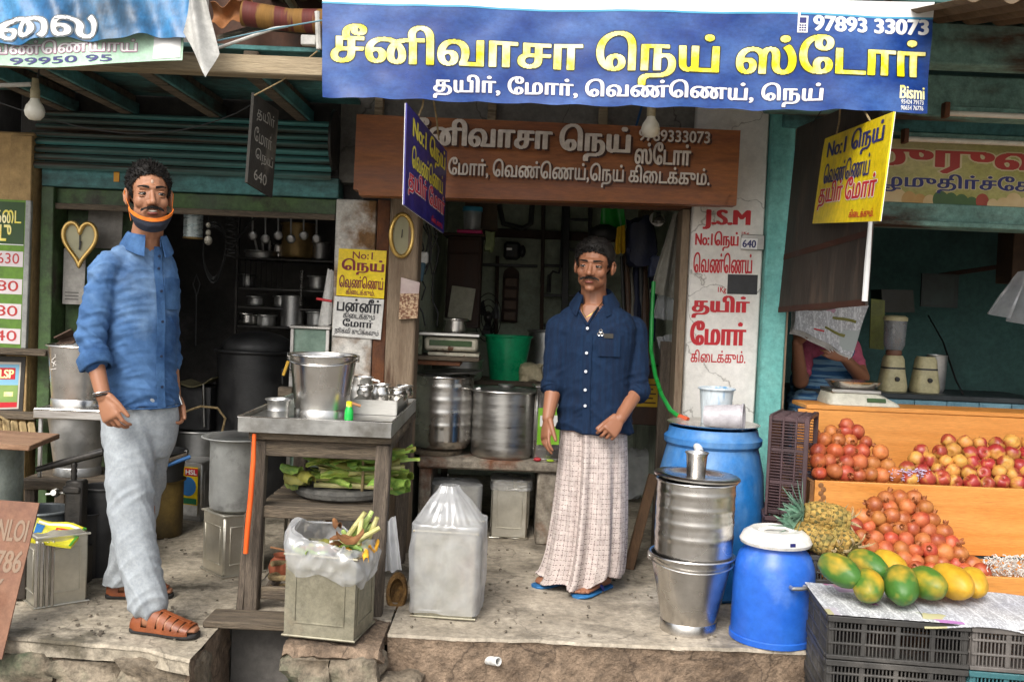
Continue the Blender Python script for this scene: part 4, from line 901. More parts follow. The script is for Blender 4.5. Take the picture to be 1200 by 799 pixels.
# cupboard and clutter at the back left
mbx = MB(); yc = 6.3; zc0, zc1 = Z(540, 384, yc), Z(540, 277, yc)
dkwood = M('dark_cupboard_wood', '#2f1d14', '#412a1e', rough=.7, scale=3, stretch=(3, 3, .5), bump=.2)
t = thing('wall_cupboard', 'dark brown wooden cupboard on the back wall left of the fan', 'cupboard', (X(541, 330, yc), yc, zc0))
xk0, xk1 = X(523, 330, yc), X(563, 330, yc)
part('carcass', wbox(MB(), xk0, xk1, yc, yc + .3, zc0, zc1), dkwood, t)
part('door', wbox(MB(), xk0 + .012, xk1 - .012, yc - .018, yc - .002, zc0 + .02, zc1 - .11), dkwood, t); part('drawer', wbox(MB(), xk0 + .012, xk1 - .012, yc - .018, yc - .002, zc1 - .1, zc1 - .02), dkwood, t)
part('top_board', wbox(MB(), xk0 - .03, xk1 + .02, yc - .03, yc + .3, zc1 + .001, zc1 + .02), dkwood, t)
one('pale_sheet', 'pale greyish board leaning below the brown cupboard', 'board', MB().box(P(541, 355, 6.22), (.15, .015, .2), Matrix.Rotation(R(6), 3, 'Y')), M('pale_board', '#8a8672', '#9b9784', bump=.1))
t = thing('plastic_jar', 'clear plastic jar with blue lid on top of the brown cupboard', 'jar', tuple(A0(553, 270, 6.35, zc1 + .04)))
cj = A0(553, 270, 6.35, zc1 + .04)
part('jar_body', MB().lathe([(0, 0), (.05, 0), (.054, .01), (.058, .11), (.058, .125)], cj, 28), bag_mat('jar_plastic', .5, (.7, .75, .78)), t); part('lid', MB().lathe([(.064, .122), (.064, .148), (.058, .152), (0, .152)], cj, 28), M('sky_blue_plastic', '#3f93b5', bump=0, rough=.35), t)
one('pink_tray', 'bright pink plastic tray under the clear jar', 'tray', MB().box(A0(551, 270, 6.34, zc1 + .03), (.16, .16, .022), b=.008), M('hot_pink_plastic', '#c81e6c', rough=.4, bump=0))
one('cardboard_flap', 'brown cardboard sheet standing behind the clear jar', 'cardboard', MB().grid(lambda u, v: P(lerp(545, 583, u), lerp(265, 236, v) + 6 * u * (1 - v), 6.6), 2, 2, .008), M('dull_cardboard', '#4b3c29', '#5c4a34', bump=.1))
mbx = rock(P(574, 283, 6.35), (.06, .06, .12), 9, 4); one('crumpled_packet', 'crumpled pale green plastic packet hanging at the cupboard corner', 'packet', mbx, M('pale_green_plastic', '#7d8a5c', '#93a070', bump=.3))
# fan
pf = P(572, 372, 6.6); t = thing('wall_fan', 'black table fan at the back of the middle shop', 'fan', tuple(pf))
for k in range(4): part('guard_ring', MB().tube([pf + V3(.115 * (k + 1) / 4 * math.cos(a * math.pi / 16) * .75, -.05 + .02 * k * .5, .16 * (k + 1) / 4 * math.sin(a * math.pi / 16)) for a in range(32)], .0035, 6, closed=True), black_iron, t)
for k in range(3):
    a0 = k * 2.094 + .4; part('blade', MB().grid(lambda u, v: pf + V3((.02 + .07 * u) * math.cos(a0 + (v - .5) * .9) * .85, -.01 + .02 * (v - .5), (.02 + .11 * u) * math.sin(a0 + (v - .5) * .9)), 4, 4, .002), black_m, t)
part('hub', MB().ell(pf + V3(0, -.03, 0), (.03, .03, .035)), black_iron, t); part('arm', MB().tube([pf, pf + V3(.02, .1, -.1), pf + V3(.02, .6, -.1)], .015), black_iron, t)
# wall rack (letter holder), camera box, pipes and ladder
YW = 7.38
po = P(598, 350, YW - .05); t = thing('letter_rack', 'tall wooden letter rack with four pockets on the green wall', 'rack', tuple(po))
w_, h_ = 19 * 7.3 / F, 55 * 7.3 / F
part('back', MB().box(po, (w_, .02, h_)), dkwood, t); part('top_arch', MB().lathe([(0, 0), (w_ / 2, 0), (w_ / 2, .02), (0, .02)], po + V3(0, .01, h_ / 2), 24, rot=Matrix.Rotation(R(90), 3, 'X')), dkwood, t)
for k in range(4): part('pocket', MB().box(po + V3(0, -.03, -h_ / 2 + .045 + k * h_ / 4.2), (w_ - .03, .04, h_ / 4.2 - .02)), M('brown_pocket', '#5a4332', '#6b5140', bump=.2), t)
pb = P(600, 294, YW - .12); t = thing('black_radio', 'black boxy device on a bracket on the green wall', 'device', tuple(pb))
part('case', MB().box(pb, (.12, .1, .13), b=.02), black_m, t); part('knob', MB().ell(pb + V3(.075, -.01, 0), (.025, .035, .045)), black_m, t); part('badge', MB().box(pb + V3(-.02, -.052, .01), (.04, .004, .015)), steel_b, t)
one('wall_bar', 'dark horizontal bar on the green wall under the black device', 'bar', MB().bar(P(562, 310, YW - .06), P(630, 312, YW - .06), .02, .022), black_m)
one('wall_beam', 'dark brown wooden beam across the green back wall', 'beam', wbox(MB(), X(565, 275, YW - .04), XD + .04, YW - .05, YW - .002, Z(600, 279, YW), Z(600, 269, YW)), dkwood)
one('wall_conduit', 'dark vertical pipe on the green wall beside the fan', 'pipe', MB().tube([P(583, 300, YW - .05), P(581, 400, YW - .05)], .014), dkwood)
t = thing('iron_ladder', 'tall black iron ladder leaning on the green back wall', 'ladder', tuple(G(660, 560)))
for px, wd in ((637, .028), (664, .05), (692, .028)): part('rail', MB().bar(P(px, 236, 7.25), P(px - 4, 470, 7.2), wd, .03, (0, 1, 0)), black_m if px > 640 else dkwood, t)
for py in (257, 292, 311, 346, 381, 415): part('rung', MB().bar(P(637 if py > 300 else 664, py, 7.24), P(664 if py in (311, 381) else 690, py + 1, 7.24), .022, .022, (0, 1, 0)), black_m, t)
t = thing('crank_handle', 'black cranked iron rod hanging on the ladder', 'crank', tuple(P(645, 345, 7.15)))
part('rod', MB().tube([P(660, 240, 7.15), P(657, 310, 7.15), P(655, 320, 7.15), P(648, 318, 7.15), P(644, 323, 7.15)], .009), black_m, t); part('grip', MB().tube([P(644, 322, 7.15), P(643, 343, 7.15)], .016), black_m, t)
one('black_pipe', 'black drain pipe with elbow high on the white wall', 'pipe', MB().tube([P(624, 236, 7.3), P(622, 262, 7.3), P(612, 268, 7.3), P(590, 262, 7.3), P(585, 240, 7.3)], .02), M('grey_pipe', '#3d3d3b', bump=.1))
# hanging things at the right of the shop
def hangcloth(name, label, cat, pts, d, mat, fold=.02, nf=4):
    a, b, c, e = [P(*p, d) for p in pts]      # tl, tr, br, bl
    return one(name, label, cat, MB().grid(lambda u, v: e.lerp(c, u).lerp(a.lerp(b, u), v) + V3(0, fold * math.sin(u * nf * math.pi + v) * (1 - .6 * v), .008 * ns((u * 4, v * 3, d), 1)), 24, 14, .003), mat)
yh = 5.75
hangcloth('green_bag', 'bright green plastic bag hanging under the lintel', 'bag', ((705, 244), (731, 245), (733, 268), (703, 270)), 6.2, M('bright_green_bag', '#1c8f2a', '#2aa83a', rough=.35, bump=.3, bs=15), .02, 3)
mbx = MB().ell(P(708, 273, 6.2), (.09, .08, .055)); one('round_bag', 'black round bag under the green bag behind the man', 'bag', mbx, black_m)
hangcloth('yellow_cloth', 'narrow yellow cloth hanging beside the green bag', 'cloth', ((724, 266), (732, 264), (732, 296), (720, 298)), 5.9, M('yellow_cloth', '#b8920f', '#caa51f', bump=.2), .02, 3)
hangcloth('grey_towel', 'long pointed grey-white towel hanging beside the lettered pier', 'towel', ((790, 250), (800, 252), (800, 352), (762, 342)), 5.45, M('dirty_white_cloth', '#8f8c82', '#a5a298', rough=.95, bump=.3, bs=30), .03, 4)
hangcloth('grey_rag', 'smaller grey rag hanging in front of the towel', 'rag', ((796, 280), (803, 284), (802, 380), (785, 330)), 5.40, M('dirty_white_cloth', '#8f8c82'), .025, 3)
hangcloth('hanging_bag', 'cloudy polythene bag hanging below the grey towel', 'bag', ((772, 345), (797, 348), (800, 378), (766, 372)), 5.5, bag_m, .04, 5)
hangcloth('hanging_bag', 'limp polythene bag hanging above the green hose end', 'bag', ((770, 395), (790, 392), (792, 432), (782, 438)), 5.45, bag_m, .04, 5)
one('paper_roll', 'white paper roll hanging under the lintel near the lettered pier', 'roll', MB().lathe([(.012, 0), (.036, 0), (.036, .1), (.012, .1), (.012, 0)], P(771, 258, 5.6), 24, rot=Matrix.Rotation(R(-80), 3, 'X')), paper_w)
one('steel_ring_cup', 'small steel cup hooked upside down at the lintel', 'cup', MB().lathe(openp([(.03, 0), (.034, .03), (.036, .05)], .003), P(772, 250, 5.5), 24, rot=Matrix.Rotation(R(170), 3, 'X')), steel)
rr = random.Random(8)
tool_m = [black_m, M('brown_stick', '#3f2c1f', '#543c2b', bump=.2), M('grey_stick', '#6a665c', '#7f7a6f', bump=.2), M('navy_cloth', '#141a2e', '#1d2440', bump=.3)]
for i, (px, w0, y0, y1) in enumerate(((730, .012, 300, 460), (735, .02, 285, 440), (740, .012, 300, 400), (744, .03, 290, 430), (750, .016, 300, 445), (754, .024, 290, 420), (758, .012, 310, 420), (764, .02, 300, 400))):
    nmz = ('hanging_stick', 'stick', 'broom', 'cloth_strip')[i % 4]
    one(nmz, '%s %s hanging behind the lungi man, %s from the left of its cluster' % (('thin black', 'brown', 'grey', 'dark navy')[i % 4], nmz.replace('_', ' '), ('first', 'second', 'third', 'fourth', 'fifth', 'sixth', 'seventh', 'eighth')[i]), 'tool',
        MB().tube([P(px + rr.uniform(-3, 3), y0, 6.0 + .05 * i % .2), P(px + 2, (y0 + y1) / 2, 6.0), P(px + rr.uniform(-4, 10), y1, 5.95)], [w0 * .8, w0, w0 * 1.1], 8), tool_m[i % 4], 'tools hanging in the shop corner')
mbx = rock(P(751, 285, 5.9), (.16, .12, .26), 3.3, 5); one('dark_sack', 'dark navy cloth sack hanging from the lintel behind the man', 'sack', mbx, M('navy_cloth', '#141a2e'))
mbx = rock(P(768, 312, 5.8), (.07, .06, .11), 7.3, 4); one('cloth_pouch', 'small blue-grey cloth pouch hanging next to the towel', 'pouch', mbx, M('blue_grey_cloth', '#2b3350', '#3a4464', bump=.3))
mbx = rock(P(757, 262, 6.0), (.09, .06, .14), 2.9, 4); one('dried_bunch', 'dried straw bunch hanging high under the lintel', 'straw', mbx, M('dry_straw', '#4c4637', '#6b634d', rough=.95, scale=40, bump=.9, bs=60))
t = thing('brown_box', 'dark brown wall box with a yellow notice behind the lungi man', 'box', tuple(P(752, 493, 6.1)))
part('box', MB().box(P(752, 462, 6.15), (.2, .16, .36)), dkwood, t)
q = Quad(P(741, 476, 6.06), P(773, 477, 6.06), P(774, 444, 6.06), P(742, 443, 6.06)); q.rect(t, (0, 0, 1, 1), M('old_yellow_notice', '#a8860f', '#b8951e', bump=0), 0, 'yellow_notice')
for k in range(5): q.rect(t, (.1, .12 + .16 * k, .85 - .1 * (k % 2), .17 + .16 * k), dkbrown, .002, 'notice_line')
t = thing('garden_hose', 'bright green hose with orange end draped down to the blue drum', 'hose', tuple(P(804, 490, 4.75)))
hp_ = [P(766, 330, 5.3), P(764, 370, 5.28), P(763, 410, 5.22), P(768, 440, 5.1), P(775, 462, 5.0), P(786, 481, 4.86), P(797, 489, 4.78)]
part('hose', MB().tube([hp_[min(i, 5)].lerp(hp_[min(i, 5) + 1], k) for i in range(6) for k in (0, .5)] + [hp_[-1]], .011, 10), M('green_hose', '#1f8f3a', '#2ba249', rough=.35, bump=0), t); part('end_fitting', MB().tube([P(796, 488, 4.78), P(806, 492, 4.74)], .014, 10), M('orange_fitting', '#c2512d', bump=0), t)
mbx = rock(P(745, 555, 6.6), (.16, .14, .3), 5.5, 5); one('polythene_heap', 'heap of clear polythene on the floor behind the lungi man', 'bag', mbx, bag_m)
one('blue_slipper', 'blue slipper lying on the floor behind the lungi man', 'slipper', MB().loft([(G(730, 582) + V3(.0, 0, .01), (0, .03, 0), (0, 0, .012)), (G(738, 582) + V3(0, 0, .01), (0, .05, 0), (0, 0, .014)), (G(748, 581) + V3(0, 0, .01), (0, .03, 0), (0, 0, .012))]), M('blue_rubber', '#1d3f9a', bump=0))
a = G(737, 668); b = P(766, 556, 5.0)
one('leaning_plank', 'brown plank leaning beside the blue drum behind the steel vessels', 'plank', MB().bar(a + V3(0, .02, .0), b, .05, .03, (0, 1, 0)), M('brown_plank', '#5e4631', '#7a5d43', rough=.8, scale=4, stretch=(5, 5, .7), bump=.3))
one('rail_post', 'grey wooden rail standing beside the blue drum', 'post', wbox(MB(), X(772, 470, 5.3), X(784, 470, 5.3), 5.3, 5.35, 0, Z(776, 400, 5.3)), wood_old)
# pouch, phone and cables on the wooden post
t = thing('wall_pouch', 'speckled brown plastic pouch with papers on the wooden post', 'pouch', tuple(P(479, 374, FY - .1)))
q = Quad(P(467, 374, FY - .115), P(489, 373, FY - .115), P(491, 344, FY - .115), P(469, 344, FY - .115)); part('pouch', q.sheet(4, 4, .02), M('speckled_pouch', '#6b3d20', '#c0a482', rough=.5, scale=90, lo=.45, hi=.6, bump=.1), t)
q = Quad(P(469, 345, FY - .108), P(490, 352, FY - .108), P(492, 331, FY - .108), P(470, 325, FY - .108)); part('paper', q.sheet(2, 2, .006), M('pinkish_papers', '#a08b88', '#b9a8a3', scale=14, bump=0), t)
t = thing('wall_phone', 'white and blue device tangled in cables on the wooden post', 'device', tuple(P(493, 328, 5.2)))
part('white_box', MB().box(P(494, 302, 5.22), (.07, .05, .06), b=.008), white_pl, t); part('blue_box', MB().box(P(491, 318, 5.22), (.055, .05, .10), Matrix.Rotation(R(8), 3, 'Y'), .006), M('slate_blue_plastic', '#3c5a6b', '#4a6a7b', bump=0), t)
rr = random.Random(21)
for k in range(7):
    x = 487 + k * 4; pts = [P(x + rr.uniform(-5, 5) + 3 * math.sin(i), 262 + i * 15, 5.26 + .02 * k) for i in range(rr.randint(5, 9))]
    one('power_cable', '%s black cable dangling by the wooden post, %s from left' % (('looped', 'straight', 'twisted')[k % 3], ('first', 'second', 'third', 'fourth', 'fifth', 'sixth', 'seventh')[k]), 'cable', MB().tube(pts, .005, 6), wire_m, 'cables beside the wooden post')
# ---- right of the middle shop: drum, steel stack and blue can
blue_drum = M('scuffed_blue_plastic', '#1463a8', '#2676bd', rough=.5, scale=3, bump=.1, bs=20, g=.14, dirt='#7d9db8', ds=3.5, dl=.48, dh=.78, dstretch=(1, 1, .6))
cd = Vector((X(833, 560, 4.58), 4.58, 0)); zd = Z(833, 500, 4.58)
t = thing('water_drum', 'big blue plastic water drum in front of the lettered pier', 'drum', tuple(cd))
part('body', MB().lathe(openp([(.19, 0), (.215, .02), (.225, .10), (.246, .26), (.246, .40), (.236, .56), (.216, zd - .12), (.207, zd - .085), (.222, zd - .07), (.224, zd - .045), (.207, zd - .03), (.20, zd)], .006), cd, 56), blue_drum, t)
part('tap', MB().tube([cd + V3(-.104, -.18, zd - .065), cd + V3(-.10, -.22, zd - .09)], .019, 14), white_pl, t); part('tap_hole', MB().tube([cd + V3(-.1003, -.2185, zd - .0893), cd + V3(-.10, -.221, zd - .091)], .012, 12), black_m, t)
one('drum_lid_plate', 'wide steel plate lying on the blue water drum', 'lid', MB().lathe([(0, .004), (.17, .004), (.205, .012), (.212, .018), (.205, .017), (.17, .009), (0, .009)], cd + V3(0, 0, zd + .002), 48), steel)
zq = zd + .012
t = bucket('water_bucket', 'white and blue plastic bucket standing on the drum lid', A0(838, 496, 4.64, zq), .066, .079, Z(838, 455, 4.64) - zq, M('white_blue_plastic', '#c3cdd3', '#3f8fc4', rough=.4, scale=7, stretch=(2, 2, .4), lo=.55, hi=.66, bump=.05), foot=False)
ct = A0(850, 494, 4.47, zq + .052)
t = thing('plastic_mug', 'translucent white plastic tub lying on its side on the drum lid', 'tub', tuple(ct - V3(0, 0, .05)))
part('body', MB().lathe(openp([(.046, 0), (.050, .03), (.056, .15), (.056, .17)], .003), ct + V3(-.09, .02, -.004), 32, rot=Matrix.Rotation(R(-20), 3, 'Z') @ Matrix.Rotation(R(88), 3, 'Y')), M('milky_plastic', '#b9b5bb', '#cbc8cd', rough=.3, alpha=.8, bump=.05), t)
part('rim', rimroll(MB(), V3(0, 0, 0), .057, 0, .005, 30), M('milky_plastic', '#b9b5bb'), t); rm = t.children[-1]
for v in rm.data.vertices: v.co = (Matrix.Rotation(R(-20), 3, 'Z') @ Matrix.Rotation(R(88), 3, 'Y')) @ (v.co + V3(0, 0, .17)) + ct + V3(-.09, .02, -.004)
cs = Vector((X(806, 740, 4.02), 4.02, 0)); zr1 = Z(808, 657, 3.9)
bucket('steel_bucket', 'tall steel bucket at the platform edge carrying a ribbed steel drum', cs, .112, .166, zr1, steel, handle='down')
cs2 = cs + V3(.006, 0, zr1 - .012); zr2 = Z(811, 563, 4.0) - cs2.z
rdm = pot('ribbed_drum', 'ribbed steel drum stacked in the mouth of the steel bucket', 'drum', cs2, .157, zr2, steel, ribs=5, rounded=.02, rim=.008, rib_amp=.0018)
part('lid', MB().lathe([(0, .0), (.11, .002), (.125, .012), (.168, .012), (.174, .006), (.174, .012), (.166, .018), (.122, .018), (.108, .008), (0, .006)], cs2 + V3(0, 0, zr2 + .008), 48, rot=Matrix.Rotation(R(2), 3, 'Y')), steel, rdm)
t = thing('steel_tumbler', 'small steel tumbler standing on the lid of the ribbed drum', 'tumbler', tuple(cs2 + V3(-.005, .0, zr2 + .012)))
ctm = cs2 + V3(-.004, .0, zr2 + .012); part('body', MB().lathe(openp([(.036, 0), (.038, .01), (.042, .085), (.047, .1)], .002), ctm, 30), steel, t); part('rim', rimroll(MB(), ctm, .047, .1, .0025, 30), steel, t)
cc = Vector((X(905, 740, 3.93), 3.95, 0)); zcn = Z(908, 632, 3.95)
can_blue = M('glossy_blue_paint', '#1d56b8', '#2c68c8', rough=.36, scale=5, bump=.06, bs=25, g=.12, dirt='#6f93cf', ds=4, dl=.54, dh=.82, rv=.06)
t = thing('milk_can', 'glossy blue milk can with white lid on the platform corner', 'milk can', tuple(cc))
part('body', MB().lathe(openp([(.150, 0), (.158, .006), (.160, .02), (.160, zcn - .125), (.156, zcn - .10), (.140, zcn - .055), (.116, zcn - .03), (.112, zcn - .008), (.114, zcn)], .004), cc, 56), can_blue, t)
part('base_hoop', MB().lathe([(.1605, .003), (.165, .006), (.165, .026), (.1605, .03)], cc, 56), can_blue, t)
lm = M('worn_white_enamel', '#cbc9c3', '#dddbd6', rough=.4, scale=6, bump=.05, dirt='#55544f', ds=30, dl=.68, dh=.72)
ld = part('lid', MB().lathe([(.114, zcn - .006), (.138, zcn - .012), (.142, zcn), (.128, zcn + .028), (.100, zcn + .045), (.092, zcn + .040), (.03, zcn + .036), (0, zcn + .036)], cc, 48), lm, t)
part('lid_handle', MB().tube([cc + V3(-.07, 0, zcn + .036), cc + V3(-.03, -.01, zcn + .05), cc + V3(.03, -.01, zcn + .05), cc + V3(.07, 0, zcn + .036)], .006), lm, ld)
part('lid_badge', MB().box(cc + V3(.03, -.136, zcn + .011), (.022, .004, .014), Matrix.Rotation(R(12), 3, 'Z')), blue_p, ld)
part('side_handle', MB().tube([cc + V3(.166 * math.cos(R(a)) * k, .166 * math.sin(R(a)) * k, zcn - .145) for a, k in ((-82, .97), (-82, 1.1), (-72, 1.13), (-60, 1.1), (-60, .97))], .008), steel_d, t)
one('drain_pipe_end', 'short white pipe end sticking out of the platform front', 'pipe', MB().lathe(openp([(.017, 0), (.017, .05), (.017, .075)], .004), P(570, 775, 3.80) + V3(0, .02, 0), 20, rot=V3(.6, -.75, .22).to_track_quat('Z', 'Y').to_matrix()), white_pl)
# ------------------------------------------------------------------ wooden table with tray
TF, TB = 3.99, 4.93
ztab = Z(370, 509, TF); tx0, tx1 = X(291, 512, TF), X(459, 517, TF)
t = thing('wooden_table', 'rough weathered wooden table in front of the left shop', 'table', ((tx0 + tx1) / 2, 4.4, 0))
for k in range(5):
    y0 = TF + (TB - TF) * k / 5; part('plank', wbox(MB(), tx0 - .008 * (k % 2), tx1 + .006 * (k % 3), y0 + .002, y0 + (TB - TF) / 5 - .002, ztab - .03, ztab, .004), wood_h, t)
part('apron', wbox(MB(), tx0 + .05, tx1 - .05, TF + .03, TF + .055, ztab - .10, ztab - .032), wood_h, t); part('apron', wbox(MB(), tx0 + .05, tx1 - .05, TB - .055, TB - .03, ztab - .10, ztab - .032), wood_h, t)
for x in (tx0 + .035, tx1 - .06): part('apron', wbox(MB(), x, x + .025, TF + .06, TB - .06, ztab - .10, ztab - .032), wood_old, t)
for (sx, y) in ((0, TF + .05), (1, TF + .05), (0, TB - .06), (1, TB - .06)):
    xx = (tx0 + .035, tx1 - .035)[sx]; part('leg', MB().bar((xx - .012, y - .01, 0.0), (xx, y, ztab - .034), .062, .058, (0, 1, 0), .006), wood_old, t)
part('leg_splint', MB().bar((tx0 - .016, TF + .02, 0), (tx0 + .002, TF + .04, .40), .03, .03, (0, 1, 0)), wood_old, t)
zs1 = Z(375, 601, TF + .05); zs0 = Z(325, 694, TF + .05)
for (z, wd) in ((zs1, .05), (zs0, .05)):
    part('rail', wbox(MB(), tx0 + .06, tx1 - .07, TF + .035, TF + .06, z - wd / 2, z + wd / 2), wood_h, t); part('rail', wbox(MB(), tx0 + .06, tx1 - .07, TB - .07, TB - .045, z - wd / 2, z + wd / 2), wood_h, t)
for k in range(6): y0 = TF + .075 + k * .13; part('shelf_slat', wbox(MB(), tx0 + .03, tx1 - .05, y0, y0 + .085, zs1 + .0, zs1 + .02), wood_h, t)
part('brace', MB().bar(P(312, 695, TF + .2), P(372, 612, TF + .55), .04, .03), wood_old, t)
# tray
t = thing('steel_tray', 'large shallow steel tray on the wooden table', 'tray', ((tx0 + tx1) / 2, 4.4, ztab))
gx0, gx1 = X(279, 492, 3.955), X(459, 497, 3.955); zt0 = ztab + .003; hz = .062; tray_m = M('tray_steel', (.36, .36, .35), (.48, .48, .46), rough=.42, metal=.95, scale=5, bump=.12, bs=25, dirt=(.2, .19, .17), ds=6, dl=.48, dh=.7)
part('base', wbox(MB(), gx0 + .005, gx1 - .005, 3.958, 4.947, zt0, zt0 + .046), tray_m, t)
for (a0, a1, b0, b1) in ((gx0, gx1, 3.952, 3.956), (gx0, gx1, 4.949, 4.953), (gx0, gx0 + .004, 3.9565, 4.9485), (gx1 - .004, gx1, 3.9565, 4.9485)): part('side', wbox(MB(), a0, a1, b0, b1, zt0, zt0 + hz, .001), tray_m, t)
part('rolled_rim', MB().tube([(gx0, 3.953, zt0 + hz), (gx1, 3.953, zt0 + hz), (gx1, 4.952, zt0 + hz), (gx0, 4.952, zt0 + hz)], .004, 8, closed=True), steel, t)
zi = zt0 + .0465
cb = A0(377, 480, 4.18, zi)
bucket('steel_bucket', 'large plain steel bucket standing on the tray', cb, .112, .139, Z(378, 416, 4.18) - zi, steel, handle='down')
cb = A0(326, 480, 4.07, zi)
t = thing('steel_tumbler', 'small ribbed tumbler at the front left of the tray', 'tumbler', tuple(cb)); part('body', MB().lathe(openp([(.040, 0), (.043, .006), (.043, .03), (.045, .034), (.043, .038), (.044, .065), (.052, .078)], .003), cb, 32), steel_d, t); part('rim', rimroll(MB(), cb, .052, .078, .003, 32), steel_d, t)
t = thing('inner_tray', 'small square steel dish at the right of the tray', 'dish', tuple(A0(450, 485, 4.5, zi)))
ix0, ix1 = X(418, 480, 4.42), X(487, 480, 4.42) - .075
part('base', wbox(MB(), ix0, ix1, 4.32, 4.78, zi + .001, zi + .005), steel_b, t)
for (a0, a1, b0, b1) in ((ix0, ix1, 4.316, 4.3195), (ix0, ix1, 4.7805, 4.784), (ix0 - .004, ix0 - .0005, 4.32, 4.78), (ix1 + .0005, ix1 + .004, 4.32, 4.78)): part('side', wbox(MB(), a0, a1, b0, b1, zi + .001, zi + .066, .001), steel_b, t)
for (px, d, r, h, lb) in ((446, 4.55, .042, .075, 'narrow-necked small steel pot in the dish on the tray'), (466, 4.60, .046, .055, 'squat small steel pot at the right of the dish'), (428, 4.62, .04, .05, 'small steel bowl at the left of the dish'), (474, 4.70, .04, .05, 'small steel bowl behind the squat pot in the dish')):
    c = A0(px, 465, d, zi + .04 if h > .05 else zi + .05); t = thing('milk_pot', lb, 'pot', tuple(c)); part('body', MB().lathe(openp([(r * .8, 0), (r, h * .25), (r, h * .55), (r * .82, h * .72), (r * .8, h * .85), (r * .98, h)], .002), c, 28), steel, t); part('rim', rimroll(MB(), c, r * .98, h, .0025, 28), steel, t)
c = A0(424, 462, 4.80, zi); t = thing('steel_jug', 'shiny steel jug with curved handle behind the tray bucket', 'jug', tuple(c))
part('body', MB().lathe(openp([(.05, 0), (.062, .03), (.06, .07), (.05, .11), (.056, .125)], .003), c, 30), steel, t); part('handle', MB().tube([c + V3(.052, -.02, .115), c + V3(.085, -.03, .11), c + V3(.092, -.03, .07), c + V3(.075, -.02, .035), c + V3(.06, -.01, .03)], .007), steel, t)
c = A0(409, 484, 4.08, zi); t = thing('green_bottle', 'small bright green squeeze bottle beside the tray bucket', 'bottle', tuple(c))
part('body', MB().lathe([(0, 0), (.016, 0), (.019, .008), (.018, .04), (.012, .058), (0, .062)], c, 20), M('bright_green_plastic', '#16a33f', '#25b851', rough=.3, bump=0), t); part('cap', MB().lathe([(.011, .058), (.013, .062), (.012, .08), (0, .082)], c, 16), gold, t); part('nozzle', MB().tube([c + V3(.005, 0, .075), c + V3(.045, .01, .062)], .006), M('tan_plastic', '#a5754f', bump=0), t)
# steel sheet box behind the tray
c = A0(361, 430, 5.02, 0); t = thing('steel_cabinet', 'pale green-grey steel box behind the tray bucket', 'box', tuple(c))
xk0, xk1 = X(341, 400, 5.02), X(384, 400, 5.02); zk1 = Z(361, 382, 5.02)
pgs = M('pale_green_steel', '#6f8578', '#87998c', rough=.4, metal=.4, bump=.05)
part('panel', wbox(MB(), xk0, xk1, 5.04, 5.24, .42, zk1 - .015), pgs, t); part('frame_top', wbox(MB(), xk0 - .01, xk1 + .01, 5.02, 5.26, zk1 - .014, zk1), steel, t)
for x in (xk0 - .006, xk1 - .012): part('frame_post', wbox(MB(), x, x + .018, 5.025, 5.039, .0, zk1 - .016), steel, t)
one('wood_block', 'small square wood block at the back of the tray', 'block', MB().box(P(335, 459, 4.97), (.07, .05, .05)), wood_h)
t = thing('yellow_clip', 'yellow clip hooked on a thin rod beside the tray bucket', 'clip', tuple(P(336, 440, 4.95))); part('rod', MB().tube([P(343, 433, 4.95), P(331, 433, 4.95), P(331, 450, 4.95)], .004), black_iron, t); part('clip', MB().bar(P(338, 423, 4.94), P(332, 440, 4.94), .018, .014), M('mustard_plastic', '#b9902a', bump=0), t)
hangcloth('white_paper_strip', 'white paper hanging at the edge of the pier behind the steel box', 'paper', ((384, 315), (391, 318), (388, 380), (373, 382)), 5.22, paper_w, .01, 2)
one('red_straw', 'short red rod sticking out of the white paper by the pier', 'rod', MB().tube([P(371, 350, 5.05), P(389, 353, 5.05)], .007), M('red_rod', '#b52a30', bump=0))
# ---- leaves under the table
cst = A0(402, 600, 4.32, zs1 + .022)
one('grinding_stone', 'round dark stone disc on the lower shelf of the table', 'stone', MB().lathe([(0, 0), (.17, 0), (.205, .015), (.21, .035), (.195, .05), (.18, .042), (.17, .048), (0, .046)], cst, 48), M('dark_granite', '#3f3e3b', '#5d5b56', rough=.85, scale=30, bump=.5, bs=90))
leaf_g = M('banana_leaf_green', '#5a8030', '#9cb050', rough=.5, scale=9, stretch=(1, 7, 7), bump=.3, bs=40, rand=.3, hue=.02, dirt='#8d8a3c', ds=5, dl=.6, dh=.75)
leaf_y = M('dry_leaf_olive', '#6d6a28', '#8c8a3c', rough=.6, scale=8, bump=.3, rand=.2)
stalk_m = M('pale_leaf_stalk', '#a3a05a', '#c4bd85', rough=.6, scale=4, stretch=(.4, 6, 6), bump=.15, rand=.2)
t = thing('leaf_bundle', 'tied bundle of cut banana leaves on the stone under the table', 'leaves', tuple(cst + V3(0, 0, .05)))
rr = random.Random(4); zl0 = cst.z + .05
for i in range(22):
    lay = i // 6; yy = 4.20 + .035 * (i % 6) + rr.uniform(-.006, .006); zz = zl0 + .013 + lay * .026
    xa_ = X(372, 585, 4.2) + rr.uniform(-.02, .03); xb_ = X(466, 585, 4.2) + rr.uniform(-.05, .02)
    part('stalk', MB().tube([(xa_, yy, zz), ((xa_ + xb_) / 2, yy + rr.uniform(-.01, .01), zz + .004), (xb_, yy, zz)], [.011, .012, .009], 7), stalk_m, t)
